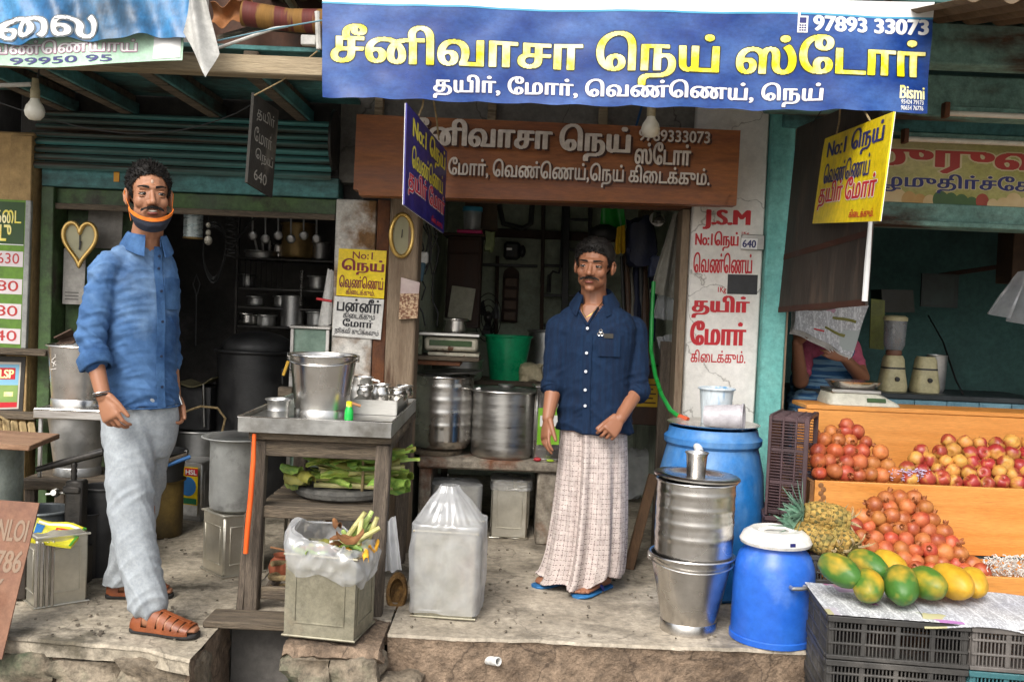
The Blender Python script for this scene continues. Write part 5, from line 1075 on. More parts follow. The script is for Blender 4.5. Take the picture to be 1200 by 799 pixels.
def leaf(p, dx, dy, dz, l, w_, curl, rot, fold=.6):
    ax = Vector((math.cos(rot), math.sin(rot), 0)); bx = Vector((-math.sin(rot), math.cos(rot), 0))
    def f(u, v):
        s = (u - .5) * l; k = (v - .5); wd = w_ * (1 - .25 * abs(2 * u - 1) ** 3)
        return p + ax * s + bx * (k * wd * math.cos(abs(k) * fold * 2)) + V3(0, 0, -abs(k) * wd * math.sin(abs(k) * fold * 2) + curl * l * .25 * (u - .5) ** 2 + .002 * math.sin(u * 16 + v * 7))
    return MB().grid(f, 14, 8, .0012)
for i in range(60):
    p = V3(X(rr.uniform(384, 458), 575, 4.3), rr.uniform(4.17, 4.42), zl0 + .055 + .0020 * i + rr.uniform(-.008, .012))
    part('leaf', leaf(p, 0, 0, 0, rr.uniform(.14, .30), rr.uniform(.018, .075), rr.uniform(-2., 1.6), rr.uniform(-.7, .7) if i % 3 else rr.uniform(-1.6, 1.6), rr.uniform(.2, 2.4)), leaf_y if i % 6 == 0 else leaf_g, t)
for i in range(7):
    p = V3(X(rr.uniform(338, 372), 580, 4.25), rr.uniform(4.15, 4.3), zl0 + .02 + .012 * i); part('leaf', leaf(p, 0, 0, 0, rr.uniform(.09, .15), rr.uniform(.07, .1), rr.uniform(-2.5, 2), rr.uniform(-1, 1), 1.0), leaf_y if i % 2 else leaf_g, t)
for i in range(4):
    p = V3(X(rr.uniform(456, 478), 580, 4.25), rr.uniform(4.15, 4.3), zl0 + .02 + .02 * i); part('leaf', leaf(p, 0, 0, 0, rr.uniform(.1, .14), rr.uniform(.07, .1), rr.uniform(-1.5, 1), rr.uniform(-1, 1), 1.0), leaf_g, t)
part('tie', MB().tube([V3(X(425, 575, 4.2), 4.18, zl0 - .0), V3(X(426, 575, 4.2), 4.165, zl0 + .05), V3(X(425, 575, 4.2), 4.18, zl0 + .15), V3(X(425, 575, 4.2), 4.3, zl0 + .18), V3(X(425, 575, 4.2), 4.42, zl0 + .1)], .006), rope_m, t)
one('clay_pot', 'small red clay pot on the low rail under the table', 'pot', MB().lathe([(0, 0), (.035, 0), (.055, .025), (.06, .05), (.05, .08), (.035, .095), (.04, .105), (.03, .1), (0, .05)], A0(330, 690, 4.3, zs0 + .026) + V3(0, 0, -.04), 28), M('terracotta', '#8d4a30', '#a55c3e', rough=.8, bump=.2))
one('jute_coil', 'coil of jute rope lying under the table beside the tin', 'rope', MB().tube([A0(335, 712, 4.2, .02) + V3(.07 * math.cos(a * .5), .07 * math.sin(a * .5), .004 * a) for a in range(32)], .012, 8), rope_m)
# ---- waste tin at the front
cw = V3(X(386, 740, 3.80), 3.80, .012); hw_ = Z(384, 662, 3.7)
tin('waste_tin', 'dull square tin full of leaf waste at the front edge below the table', cw, (.275, .24), hw_ + .03, tin_d, rot=-.17, open_top=True)
t = thing('bin_liner', 'clear polythene liner folded over the rim of the waste tin', 'bag', tuple(cw))
def liner(u, v):
    an = 2 * math.pi * u; cs_, sn = math.cos(an), math.sin(an); e = 3.2; r = (abs(cs_) ** e + abs(sn) ** e) ** (-1 / e)
    ph = v * math.pi * 1.25; sw = math.sin(ph) if ph < math.pi else math.sin(ph) * .5
    rad = .142 + .034 * sw + .006 * math.sin(9 * an + 6 * v) + .01 * ns((cs_ * 3, sn * 3, v * 3), 1.5)
    z = hw_ - .05 + .115 * (1 - math.cos(min(ph, math.pi * 1.1))) / 2 * (1 + .6 * max(0, -cs_ * .8 + .1)) + .012 * math.sin(4 * an + 1) - .05 * (1 - v) * (cs_ > 0) * cs_
    rad *= 1 + .05 * (1 - 3 * abs(ns((cs_ * 2, sn * 2, v * 2.5), 1.5, 3.)))
    return rz(-.17) @ Vector((rad * r * cs_ * .95, rad * r * sn * .88, z)) + cw
part('polythene', MB().grid(liner, 140, 44), bag_m, t)
t = thing('leaf_waste', 'banana stalks, flowers and leaf scraps sticking out of the waste tin', 'waste', tuple(cw + V3(0, 0, hw_)))
rr = random.Random(12); ct_ = cw + V3(.02, 0, hw_ + .05)
fresh = M('fresh_green_stalk', '#8aa84a', '#b6c878', rough=.5, scale=5, bump=.1, rand=.15); flow = M('orange_yellow_petal', '#c98a12', '#dba62a', rough=.6, bump=.2, rand=.2); brl = M('brown_leaf_scrap', '#6a4426', '#8e6238', rough=.8, bump=.3, rand=.2)
for i, (px, py) in enumerate(((428, 600), (434, 604), (440, 612), (445, 618), (402, 622), (436, 599), (424, 606), (396, 628), (419, 610), (442, 606))):
    tip = P(px, py, 3.80 + .03 * (i % 3)); part('stalk', MB().tube([ct_ + V3(.02 + .01 * i, rr.uniform(-.04, .04), 0), tip], [.011, .009], 8), fresh if i % 3 else stalk_m, t)
for i, (px, py, m) in enumerate(((405, 645, flow), (418, 640, flow), (428, 648, flow), (438, 649, flow), (400, 632, brl), (392, 640, brl), (384, 646, brl), (410, 636, brl), (395, 618, brl), (372, 652, leaf_g), (352, 648, leaf_g), (390, 647, leaf_g), (412, 642, leaf_g), (365, 655, paper_w), (395, 652, paper_w))):
    p = P(px, py - 6, 3.70 + rr.uniform(0, .1)); part('scrap', leaf(p, 0, 0, 0, rr.uniform(.06, .12), rr.uniform(.03, .055), rr.uniform(-5, 5), rr.uniform(-1.5, 1.5), 1.1), m, t)
part('twig', MB().tube([P(317, 641, 3.8), P(328, 643, 3.8), P(340, 646, 3.8)], .004), brl, t)
for i in range(10): part('scrap', leaf(ct_ + V3(rr.uniform(-.1, .1), rr.uniform(-.08, .08), rr.uniform(-.05, .0)), 0, 0, 0, .1, .06, rr.uniform(-3, 3), rr.uniform(-1.5, 1.5), .8), (leaf_g, brl, leaf_y)[i % 3], t)
hangcloth('polythene_scrap', 'small grey polythene bag hanging on the right table leg', 'bag', ((452, 612), (463, 604), (470, 668), (449, 670)), 4.02, bag_m, .02, 3)
t = thing('coir_basket', 'small brown coir scourer basket lying beside the table leg', 'basket', tuple(G(465, 710)))
cg = G(464, 708) + V3(0, .05, 0); co_m = M('coir_fibre', '#5c4222', '#8a683a', rough=.95, scale=40, bump=.9, bs=120)
part('mat', MB().lathe(openp([(.02, 0), (.05, .01), (.058, .04), (.05, .055)], .014), cg + V3(0, 0, .03), 24, rot=Matrix.Rotation(R(62), 3, 'X') @ Matrix.Diagonal(V3(.8, 1.5, 1))), co_m, t)
# ---- pots left of the table
ctn = V3(X(274, 640, 4.6), 4.60, 0); htn = Z(274, 601, 4.52)
tin('base_tin', 'smeared square tin under the wide-rimmed aluminium pot', ctn, (.21, .21), htn, tin_m, rot=.75)
cap_ = ctn + V3(.01, 0, htn + .004); hap = Z(274, 511, 4.6) - cap_.z
t = thing('aluminium_pot', 'whitish aluminium pot with wide flared rim beside the table', 'pot', tuple(cap_)); alw = M('oxidised_aluminium', '#9b9c99', '#b4b5b1', rough=.55, metal=.5, scale=6, bump=.1, bs=40, dirt='#6e6d69', ds=8, dl=.58, dh=.75)
part('body', MB().lathe(openp([(.108, 0), (.124, .012), (.128, .04), (.130, hap - .03), (.134, hap - .012), (.160, hap - .002), (.166, hap)], .004), cap_, 48), alw, t); part('rim', rimroll(MB(), cap_, .166, hap, .004, 48), alw, t)
part('lid', MB().lathe([(0, .02), (.06, .02), (.13, .008), (.145, 0)], cap_ + V3(0, 0, hap + .002), 40), steel_d, t)
one('orange_hose', 'bright orange plastic pipe hanging at the left table leg', 'pipe', MB().tube([P(298, 508, 3.97), P(297, 540, 3.965), P(294, 580, 3.96), P(290, 620, 3.95), P(288, 648, 3.95)], [.008, .010, .011, .011, .010], 12), M('orange_plastic', '#d9541a', '#e56526', rough=.4, bump=0))
co2 = V3(X(226, 580, 5.65), 5.65, 0); ho = Z(226, 541, 5.55)
t = tin('oil_tin', 'square oil tin with yellow and blue label at the back of the left shop', co2, (.19, .19), ho, steel_d, rot=-.12)
q = Quad(P(208, 602, 5.53), P(231, 605, 5.53), P(232, 548, 5.53), P(210, 546, 5.53)); q.rect(t, (0, 0, 1, 1), yellow_p, 0, 'yellow_label'); q.rect(t, (.3, .82, 1, .98), red_p, .002, 'red_band'); q.rect(t, (0, .0, 1, .22), paper_w, .002, 'white_band'); q.rect(t, (.05, .24, .95, .36), M('label_green', '#1f6b43', bump=0), .002, 'green_band')
mbx = MB(); mbx.add([q.at(.5 + .42 * math.cos(a * math.pi / 12), .60 + .2 * math.sin(a * math.pi / 12), .003) for a in range(24)], [tuple(range(24))]); part('blue_disc', mbx, M('label_blue', '#2a6fae', bump=0), t, 0)
q.text(t, "HSL", (.36, .85, .95, .95), white_p, .004, bx=.03, rows=24)
cby = V3(X(184, 600, 5.2), 5.22, 0); hby = Z(190, 566, 5.1)
pot('brown_drum', 'old yellow-brown drum on the floor behind the denim man', 'drum', cby, .125, hby, M('yellow_brown_paint', '#5c4a1e', '#7a6430', rough=.7, scale=5, bump=.2, dirt='#241c10', ds=3), rounded=.01)
t = bucket('black_bucket', 'black bucket with wire handle on the yellow-brown drum', cby + V3(.02, -.03, hby + .004), .11, .125, .15, black_m, handle='down', foot=False, hm=steel_d)
one('blue_stick', 'blue-ended wooden stick lying across the black bucket', 'stick', MB().tube([P(196, 545, 5.05), P(223, 535, 5.1)], .010), M('blue_stick', '#2a5f96', bump=0)); one('wood_spatula', 'brown wooden stick lying across the black bucket', 'stick', MB().tube([P(190, 542, 5.02), P(218, 533, 5.12)], .012), wood_h)
# dark stack at the back of the left shop
cv = V3(X(232, 500, 5.9), 5.9, 0)
pot('sooty_pot', 'dull sooty pot standing at the back beside the man\'s hand', 'pot', cv, .15, Z(232, 506, 5.8), steel_d, rounded=.02)
cv2 = cv + V3(0, 0, Z(232, 506, 5.8) + .01)
t = thing('milk_strainer', 'square black stove crate with cloth strainer on the sooty pot', 'strainer', tuple(cv2)); part('box', wbox(MB(), cv2.x - .11, cv2.x + .1, 5.8, 6.0, cv2.z, Z(232, 452, 5.85)), black_m, t)
zz = Z(232, 452, 5.85); part('cloth', MB().grid(lambda u, v: V3(cv2.x + lerp(-.14, .12, u), lerp(5.76, 6.02, v), zz + .012 + .012 * math.sin(u * 9) + .05 * max(0, u - .8) * 4 - .06 * max(0, .15 - u) * 4), 16, 12, .003), M('grubby_cloth', '#6b6446', '#8a8260', rough=.95, bump=.4), t)
part('drip', MB().tube([P(238, 450, 5.78), P(239, 500, 5.78)], .008), steel, t); part('rope', MB().tube([P(218, 482, 5.7), P(235, 476, 5.7), P(255, 478, 5.7), P(264, 490, 5.72), P(260, 508, 5.72)], .007), rope_m, t)
cbd = V3(X(300, 480, 6.0), 6.0, 0)
pot('black_cauldron', 'huge black boiling drum in the dark left shop', 'drum', cbd, .235, Z(300, 413, 5.85), black_m, rounded=.03, rim=.02)
mbx = MB().ell(cbd + V3(0, .0, Z(300, 411, 6) + .02), (.22, .2, .10)); one('cauldron_lid', 'black domed lid on the huge boiling drum', 'lid', mbx, black_m)
# shelves at the back with utensils
t = thing('steel_rack', 'black shelf rack with utensils at the back of the left shop', 'rack', tuple(V3(X(340, 500, 6.6), 6.6, 0)))
xr0, xr1 = X(280, 330, 6.6), X(398, 330, 6.6)
for py in (305, 340, 362, 384): part('shelf', wbox(MB(), xr0, xr1, 6.55, 6.9, Z(340, py, 6.6) - .008, Z(340, py, 6.6) + .008), black_iron, t)
for x in (xr0, xr1 - .02): part('upright', wbox(MB(), x - .01, x + .01, 6.54, 6.56, 0, 2.1), black_iron, t)
for k in range(9): part('grille_bar', MB().tube([(xr0 + .02 + k * .035, 6.545, Z(340, 340, 6.6)), (xr0 + .02 + k * .035, 6.545, Z(340, 305, 6.6))], .003, 6), black_iron, t)
br = M('scorched_brass', (.28, .18, .07), (.42, .29, .12), rough=.5, metal=.7, scale=14, bump=.2)
pot('brass_vessel', 'dark brass vessel on the top shelf of the left shop', 'vessel', A0(349, 300, 6.7, Z(349, 303, 6.7)), .11, Z(349, 263, 6.7) - Z(349, 303, 6.7), br, rounded=.02)
pot('steel_dish', 'shallow steel dish with ladles on the top shelf', 'dish', A0(307, 300, 6.65, Z(307, 304, 6.65)), .105, .05, steel_d, rounded=.015)
for k in range(3): one('ladle', '%s dark ladle handle in the shallow dish on the top shelf' % ('left', 'middle', 'right')[k], 'ladle', MB().tube([A0(303 + k * 6, 295, 6.65, Z(307, 300, 6.65)), P(298 + k * 9, 278 + 2 * k, 6.63)], .008), steel_d)
pot('steel_cup', 'shiny cup on the lowest shelf at the back of the left shop', 'cup', A0(312, 378, 6.6, Z(312, 383, 6.6)), .06, .075, steel_d, rounded=.01)
t = thing('water_filter', 'tall dark cylinder with bright edge on the back shelf', 'cylinder', tuple(A0(343, 360, 6.6, Z(343, 361, 6.6)))); part('body', MB().lathe([(0, 0), (.075, 0), (.075, .20), (0, .21)], A0(343, 360, 6.6, Z(343, 361, 6.6) - .12), 28), steel_d, t)
one('white_tube_edge', 'bright vertical steel strip on the dark back shelf', 'strip', MB().tube([P(354, 316, 6.5), P(352, 358, 6.5)], .010), steel)
rr = random.Random(31)
pc = P(251, 300, 6.2)
one('cable_coil', 'large coil of black cable hanging on the back wall of the left shop', 'cable', MB().tube([pc + V3((.07 + .012 * math.sin(a)) * math.cos(a), .01 * math.sin(a * 3), (.17 + .02 * math.sin(a * .7)) * math.sin(a) + .02) for a in [i * math.pi / 10 for i in range(100)]], .007, 6), wire_m)
one('spring_wire', 'dark coiled spring wire hanging beside the cable coil', 'spring', MB().tube([P(272, 252, 6.2) + V3(.035 * math.cos(a), .03 * math.sin(a), -.012 * a * .5) for a in [i * .5 for i in range(90)]], .004, 6), M('grey_wire', '#3a3a3a', bump=0))
one('loop_rod', 'thin black rod with loop handle hanging in the left shop', 'rod', MB().tube([P(229, 405, 6.1), P(230, 345, 6.1), P(226, 333, 6.1), P(230, 322, 6.1), P(234, 333, 6.1), P(231, 345, 6.1)], .005, 6), black_m)
one('sloping_cable', 'black cable sloping down across the left shop back wall', 'cable', MB().tube([P(298, 255, 6.3), P(278, 280, 6.3), P(268, 295, 6.3)], .008, 6), wire_m)
t = thing('hanging_can', 'small paint can hanging under the green lintel beside the man', 'can', tuple(P(226, 280, 5.4))); cq = P(226, 279, 5.4)
part('body', MB().lathe(openp([(.05, 0), (.051, .002), (.051, .14)], .002), cq, 28), M('can_print', '#9fb2b8', '#c9d4d6', rough=.3, metal=.5, scale=30, stretch=(1, 1, 2), bump=0), t); part('bottom_ring', rimroll(MB(), cq, .051, 0, .004, 28), br, t)
for k, py in enumerate((264, 273, 283)): pass
t = thing('bulb_string', 'string of three small unlit bulbs against the dark wall', 'bulbs', tuple(P(244, 285, 6.0)))
for py, r in ((264, .014), (273, .016), (282, .024)): part('bulb', MB().ell(P(244, py, 6.0), (r, r, r * 1.2)), lamp_glass, t)
part('cord', MB().tube([P(244, 250, 6.0), P(244, 286, 6.0)], .004), wire_m, t)
# notice paper under the heart clock (its code square is left out)
q = Quad(P(73, 356, 5.12), P(98, 357, 5.12), P(101, 292, 5.12), P(75, 291, 5.12)); t = thing('wall_notice', 'grimy paper notice on the green door below the heart clock', 'notice', tuple(q.c[0])); part('sheet', q.sheet(3, 3, .002), M('grimy_paper', '#8f8c87', '#a09d97', rough=.9, scale=5, bump=.1), t)
for k in range(3): q.rect(t, (.12, .08 + k * .06, .75, .10 + k * .06), M('grey_ink', '#55524f', bump=0), .002, 'printed_line')
q = Quad(P(100, 290, 5.2), P(142, 292, 5.2), P(144, 248, 5.2), P(104, 247, 5.2)); one('grey_sheet', 'stained grey board above the heart clock behind the man', 'board', q.sheet(2, 2, .006), M('stained_grey', '#6f6b66', '#85817b', rough=.9, scale=5, bump=.2))
rr = random.Random(77)
for k, (px, py, d, r, h, lb) in enumerate(((262, 470, 6.9, .10, .16, 'dull pot on the floor shelf left of the huge drum'), (372, 338, 6.7, .06, .09, 'small pot at the right end of the second shelf'), (290, 338, 6.7, .05, .08, 'small cup at the left end of the second shelf'), (326, 304, 6.7, .045, .09, 'narrow jug between the ladle dish and the brass vessel'), (376, 303, 6.7, .06, .12, 'tall dark canister at the right of the top shelf'), (372, 383, 6.6, .07, .10, 'grey pan at the right end of the lowest shelf'), (290, 383, 6.6, .06, .07, 'dark bowl at the left end of the lowest shelf'), (330, 360, 6.65, .05, .07, 'dull cup in the middle of the third shelf'), (300, 360, 6.65, .055, .06, 'shallow bowl at the left of the third shelf'))):
    z0 = Z(340, {470: 500, 338: 340, 304: 305, 303: 305, 383: 384, 360: 362}[py], 6.6) + .009 if py != 470 else .3
    pot('kitchen_vessel', lb, 'vessel', A0(px, py, d, z0), r, h, steel_d if k % 3 else steel, rounded=.012, n=28)
for k in range(6): one('hanging_ladle', 'ladle hanging under the green lintel, %s from left' % ('first', 'second', 'third', 'fourth', 'fifth', 'last')[k], 'ladle', MB().tube([P(296 + k * 15, 252, 6.3), P(296 + k * 15, 272 + 4 * (k % 2), 6.3)], .006).ell(P(296 + k * 15, 276 + 4 * (k % 2), 6.3), (.03, .012, .03)), steel_d, 'ladles on the rail')
# ---- far left: stool, vessels, clamp
ST = 4.75; zst = Z(80, 562, 4.6)
t = thing('wooden_stool', 'low worn wooden stool behind the iron press', 'stool', (X(80, 600, ST), ST, 0))
part('seat', wbox(MB(), X(26, 570, 4.6), X(132, 570, 4.6), 4.58, 4.98, zst - .05, zst, .008), wood_h, t)
for px in (34, 124):
    for y in (4.62, 4.93): part('leg', wbox(MB(), X(px, 590, 4.6) - .025, X(px, 590, 4.6) + .025, y - .02, y + .02, 0, zst - .051), wood_old, t)
zrim = Z(90, 490, ST - .12)
bucket('grey_bucket', 'dull grey bucket on the low stool behind the denim man', V3(X(91, 540, ST), ST, zst + .002), .105, .138, zrim - zst, steel_d)
zpl = Z(90, 479, ST - .14)
t = thing('steel_stand', 'flat steel stand above the grey bucket carrying the tall pot', 'stand', (X(88, 480, ST), ST, zst))
part('plate', wbox(MB(), X(41, 478, 4.62), X(131, 480, 4.62), 4.60, 4.96, zpl - .05, zpl - .004), steel_b, t); part('plate_rim', MB().tube([(X(41, 478, 4.6), 4.6, zpl - .006), (X(131, 480, 4.6), 4.6, zpl - .006)], .006), steel, t)
for px in (46, 126):
    for y in (4.63, 4.93): part('leg', wbox(MB(), X(px, 520, 4.62) - .008, X(px, 520, 4.62) + .008, y - .008, y + .008, zst + .001, zpl - .051), steel_d, t)
cp = V3(X(95, 450, ST), ST, zpl - .003); hp1 = Z(94, 405, ST) - cp.z
t = bucket('steel_vessel', 'tall shiny steel vessel with a bird emblem beside the denim man', cp, .13, .15, hp1, steel, foot=True, cat='vessel')
em = M('etched_white', '#cfcac4', bump=0, rough=.5)
for k, (dx, dz, ang) in enumerate(((-.012, .02, 40), (.012, .022, 100), (-.002, -.008, 70), (.012, -.002, 140), (-.014, -.022, 10))):
    a = cp + V3(-.075 + dx, -.1215 - .004, hp1 * .70 + dz); part('bird_emblem_mark', MB().bar(a, a + V3(.028 * math.cos(R(ang)), -.003, .028 * math.sin(R(ang))), .003, .005, (0, 1, 0)), em, t)
one('brown_bark', 'brown leathery scrap on the rim of the tall steel vessel', 'scrap', MB().grid(lambda u, v: P(lerp(66, 86, u), lerp(402, 386 + 10 * (1 - u), v), 4.65) + V3(0, .03 * math.sin(v * 4), 0), 8, 6, .006), M('brown_leather', '#4a382d', '#5e4a3d', rough=.9, bump=.5))
t = thing('iron_press', 'black iron screw press with long lever at the left edge', 'press', tuple(G(88, 640)))
yp = 4.28
part('lever', MB().tube([P(43, 550, yp), P(70, 543, yp), P(122, 529, yp)], [.012, .016, .017], 12), black_iron, t)
part('screw', MB().tube([P(87, 542, yp) + V3(0, 0, -.012 * i) for i in range(26)], [.011 + .003 * (i % 2) for i in range(26)], 10), black_iron, t)
part('frame', MB().box(P(89, 602, yp), (.075, .07, .30), b=.008), black_iron, t); part('jaw', MB().box(P(88, 572, yp), (.075, .09, .03), b=.005), black_iron, t)
part('nut', MB().lathe([(0, 0), (.018, 0), (.02, .01), (.012, .03), (0, .03)], P(66, 577, yp - .03), 16, rot=Matrix.Rotation(R(80), 3, 'X')), steel, t); part('pin', MB().tube([P(54, 579, yp - .02), P(80, 577, yp - .02)], .006), steel_d, t)
zf = P(89, 640, yp).z
part('foot', wbox(MB(), P(89, 640, yp).x - .05, P(89, 640, yp).x + .05, yp - .06, yp + .06, 0, zf), black_iron, t)
cgd = V3(X(-22, 570, 4.25), 4.25, 0); hgd = Z(10, 526, 4.1)
pot('grey_drum', 'pale grey drum at the left picture edge under a brown board', 'drum', cgd, .165, hgd, M('pale_grey_paint', '#8d9690', '#a0a8a2', rough=.5, metal=.3, bump=.1), rounded=.01)
one('board_lid', 'brown wooden board lying on the pale grey drum', 'board', MB().box(V3(X(-10, 515, 4.2), 4.22, hgd + .02), (.42, .36, .024), Matrix.Rotation(R(6), 3, 'Z') @ Matrix.Rotation(R(2), 3, 'Y')), M('reddish_board', '#7d5c44', '#9b7a60', rough=.85, scale=4, stretch=(1, 5, 5), bump=.3))
ctb = V3(X(50, 620, 4.3), 4.3, 0); pot('grey_tub', 'grey open tub behind the tin with yellow packet', 'tub', ctb, .11, Z(55, 597, 4.3), M('grey_enamel', '#5c6163', '#70767a', rough=.4, metal=.4, bump=.05), rounded=.01)
for (px, d, lb, r, py) in ((118, 4.45, 'black tin pail on the floor behind the denim man', .085, 570), (100, 4.4, 'black ringed pail beside the tin with yellow packet', .07, 600)):
    c = V3(X(px, 640, d), d, 0); bucket('black_pail', lb, c, r * .9, r, Z(px, py, d), black_m, foot=False, handle=None)
# tin with the yellow packet
cyt = V3(X(62, 690, 4.05), 4.06, 0); hyt = Z(60, 628, 3.95)
t = tin('square_tin', 'bright square tin under a yellow packet at the left', cyt, (.20, .20), hyt, tin_m, rot=.72)
for k, a in enumerate((-.06, -.03, .0, .03)):
    m = rz(.72); p = m @ Vector((-.1 + .02 * k, -.106 - .002 * k, 0)) + cyt; part('folded_strip', MB().bar(p + V3(0, 0, .01), p + V3(0, 0, hyt - .02), .012, .006, (0, 1, 0)), steel, t)
one('dark_tin_side', 'dark open tin standing beside the bright square tin', 'tin', MB().box(cyt + V3(-.17, .03, hyt / 2 - .01), (.14, .18, hyt - .04), rz(.1)), M('dark_tin', '#2c2723', '#3d3630', rough=.5, metal=.4, bump=.1))
yq = Quad(P(36, 633, 3.93), P(83, 640, 3.93), P(102, 618, 4.13), P(44, 606, 4.17), lambda u, v: .008 * math.sin(u * 7) * math.sin(v * 5))
t = thing('yellow_packet', 'flat yellow printed packet lying on the square tin', 'packet', tuple(yq.c[0])); part('sheet', yq.sheet(10, 8, .01), M('lemon_packet', '#d8cf1c', '#e5dd3a', rough=.35, bump=.05), t)
yq.rect(t, (.45, .35, .85, .7), red_p, .002, 'red_print', 4); yq.rect(t, (.5, .42, .8, .63), yellow_p, .0035, 'yellow_print', 4); yq.rect(t, (.02, .3, .2, .75), M('label_blue', '#2a6fae'), .002, 'blue_print', 4); yq.rect(t, (.94, .0, 1, 1), M('label_green2', '#3f8f2a', bump=0), .002, 'green_edge', 4); yq.rect(t, (.05, .80, .9, .9), white_p, .002, 'white_print', 4)
# rusty sign leaning at the corner
q = Quad(P(-62, 775, 3.52), P(2, 772, 3.52), P(46, 589, 3.72), P(-20, 584, 3.72))
t = thing('rusty_sheet', 'rusty painted metal sheet with faded green letters leaning at the left corner', 'sheet', tuple(q.c[0]))
part('sheet', q.sheet(6, 10, .006), M('rusty_pink_paint', '#6b4636', '#8f6a53', rough=.8, scale=4, bump=.25, bs=30, dirt='#5b3424', ds=4, dl=.52, dh=.7), t)
fg = M('faded_green_print', '#76614d', '#846c57', scale=30, bump=0)
q.text(t, "HNLOI", (.22, .74, .92, .88), fg, .002, bx=.03); q.text(t, "8786", (.3, .54, .95, .68), fg, .002, bx=.03); q.text(t, "IV", (.4, .42, .7, .5), fg, .002)
# ------------------------------------------------------------------ fruit stall on the right
zT, zA, zB = Z(1060, 484, 4.75), Z(1060, 567, 4.36), Z(1080, 668, 3.98)
xs_, xe_ = X(953, 520, 4.75), 2.95
t = thing('fruit_stand', 'stepped orange plywood fruit stand in front of the right shop', 'stand', ((xs_ + xe_) / 2, 4.4, 0))
part('riser', wbox(MB(), X(936, 480, 4.75), xe_, 4.75, 4.768, zA - .02, zT), ply, t); part('top_ledge', wbox(MB(), X(945, 478, 4.75), xe_, 4.745, 5.0, zT + .001, zT + .022), ply, t)
part('shelf', wbox(MB(), xs_, xe_, 4.375, 4.749, zA - .05, zA - .032), ply, t); part('riser', wbox(MB(), X(955, 565, 4.36), xe_, 4.355, 4.374, zB - .02, zA), ply, t)
part('shelf', wbox(MB(), X(960, 665, 4.0), xe_, 3.96, 4.354, zB - .05, zB - .032), ply, t); part('front_lip', wbox(MB(), X(960, 665, 4.0), xe_, 3.94, 3.959, zB - .10, zB - .005), ply, t)
part('side_panel', wbox(MB(), X(955, 565, 4.36) - .02, X(955, 565, 4.36) - .001, 4.36, 4.99, -.4, zA - .001), ply_edge, t)
for x in (X(955, 565, 4.36) + .03, xe_ - .05):
    for y in (4.0, 4.9): part('leg', wbox(MB(), x, x + .05, y, y + .05, -.455, zB - .052), wood_old, t)
for k in range(5): part('chipped_veneer', MB().ell((X(962 + (k % 2) * 3, 572 + k * 4, 4.353), 4.3545, zA - .02 - k * .018), (.012, .002, .012)), ply_edge, t)
pom_m = M('pomegranate_skin', '#943421', '#bf763f', rough=.48, scale=9, lo=.30, hi=.72, bump=.08, bs=60, dirt='#7a4526', ds=14, dl=.6, dh=.78, rand=.2, hue=.014, g=.18)
pom_c = M('pomegranate_crown', '#8a4a26', '#a8683a', rough=.7, bump=.2)
app_m = M('apple_skin', '#95332a', '#cdb04e', rough=.46, scale=8, stretch=(1, 1, .6), lo=.45, hi=.64, bump=.03, g=.14, dirt='#b5502f', ds=6, dl=.52, dh=.72, rand=.15, hue=.008)
def pbump(v): a = math.atan2(v.y, v.x); return v * (1 + .025 * math.cos(6 * a) * max(0, 1 - abs(v.z) / .035) + .012 * math.sin(3 * a + v.z * 60))
pom_me = MB().lathe([(0, -.033)] + [(.037 * math.sin(math.pi * i / 12), -.033 * math.cos(math.pi * i / 12)) for i in range(1, 12)] + [(0, .033)], (0, 0, 0), 24, fn=pbump).mesh('pomegranate', 60)
cr = MB().lathe([(.010, .030), (.009, .038), (.012, .046), (.009, .045), (.006, .036)], (0, 0, 0), 12, fn=lambda v: v + V3(0, 0, .006 * math.cos(6 * math.atan2(v.y, v.x)) if v.z > .044 else 0)); crown_me = cr.mesh('crown', 60)
app_me = MB().lathe([(0, -.024), (.012, -.030), (.024, -.028), (.034, -.012), (.037, .004), (.034, .020), (.024, .030), (.012, .030), (.005, .026), (0, .022)], (0, 0, 0), 24, fn=lambda v: V3(v.x * (1 + .03 * math.cos(5 * math.atan2(v.y, v.x))), v.y * (1 + .03 * math.cos(5 * math.atan2(v.y, v.x))), v.z)).mesh('apple', 60)
stem_me = MB().tube([(0, 0, .02), (.003, 0, .032), (.006, 0, .040)], .0018, 6).mesh('stem', 60)
ORD = ['first', 'second', 'third', 'fourth', 'fifth', 'sixth', 'seventh', 'eighth', 'ninth', 'tenth', 'eleventh', 'twelfth']
def fruits(kind, me, cme, cname, mat, cmat, rows, pile, group, seed, sc=1.):
    rg = random.Random(seed)
    for k, (y, xl, xr, n, d) in enumerate(rows):
        for i in range(n):
            px = lerp(xl, xr, i / max(1, n - 1)) + rg.uniform(-2.5, 2.5); py = y + rg.uniform(-2, 2) + (px - xl) * .042
            o = link(kind, me, mat); o.location = P(px, py, d + rg.uniform(-.012, .012)); s = sc * rg.uniform(.88, 1.12); o.scale = (s, s, s)
            o.rotation_euler = (rg.uniform(-1.9, 1.9), rg.uniform(-.6, 1.2), rg.uniform(0, 6.28))
            o['label'] = '%s, %s from left in the %s row up of %s' % (kind, ORD[i], ORD[k], pile); o['category'] = kind; o['group'] = group
            c = bpy.data.objects.new(cname, cme); COL.objects.link(c); c.parent = o
            if not cme.materials: cme.materials.append(cmat)
fruits('pomegranate', pom_me, crown_me, 'crown', pom_m, pom_c, [(553, 962, 1050, 7, 4.43), (541, 958, 1040, 6, 4.46), (528, 961, 1030, 5, 4.50), (516, 964, 1016, 4, 4.54), (506, 976, 1006, 3, 4.57), (497, 990, 990, 1, 4.58)], 'the upper pomegranate pile', 'pomegranates on the upper step', 1, .98)
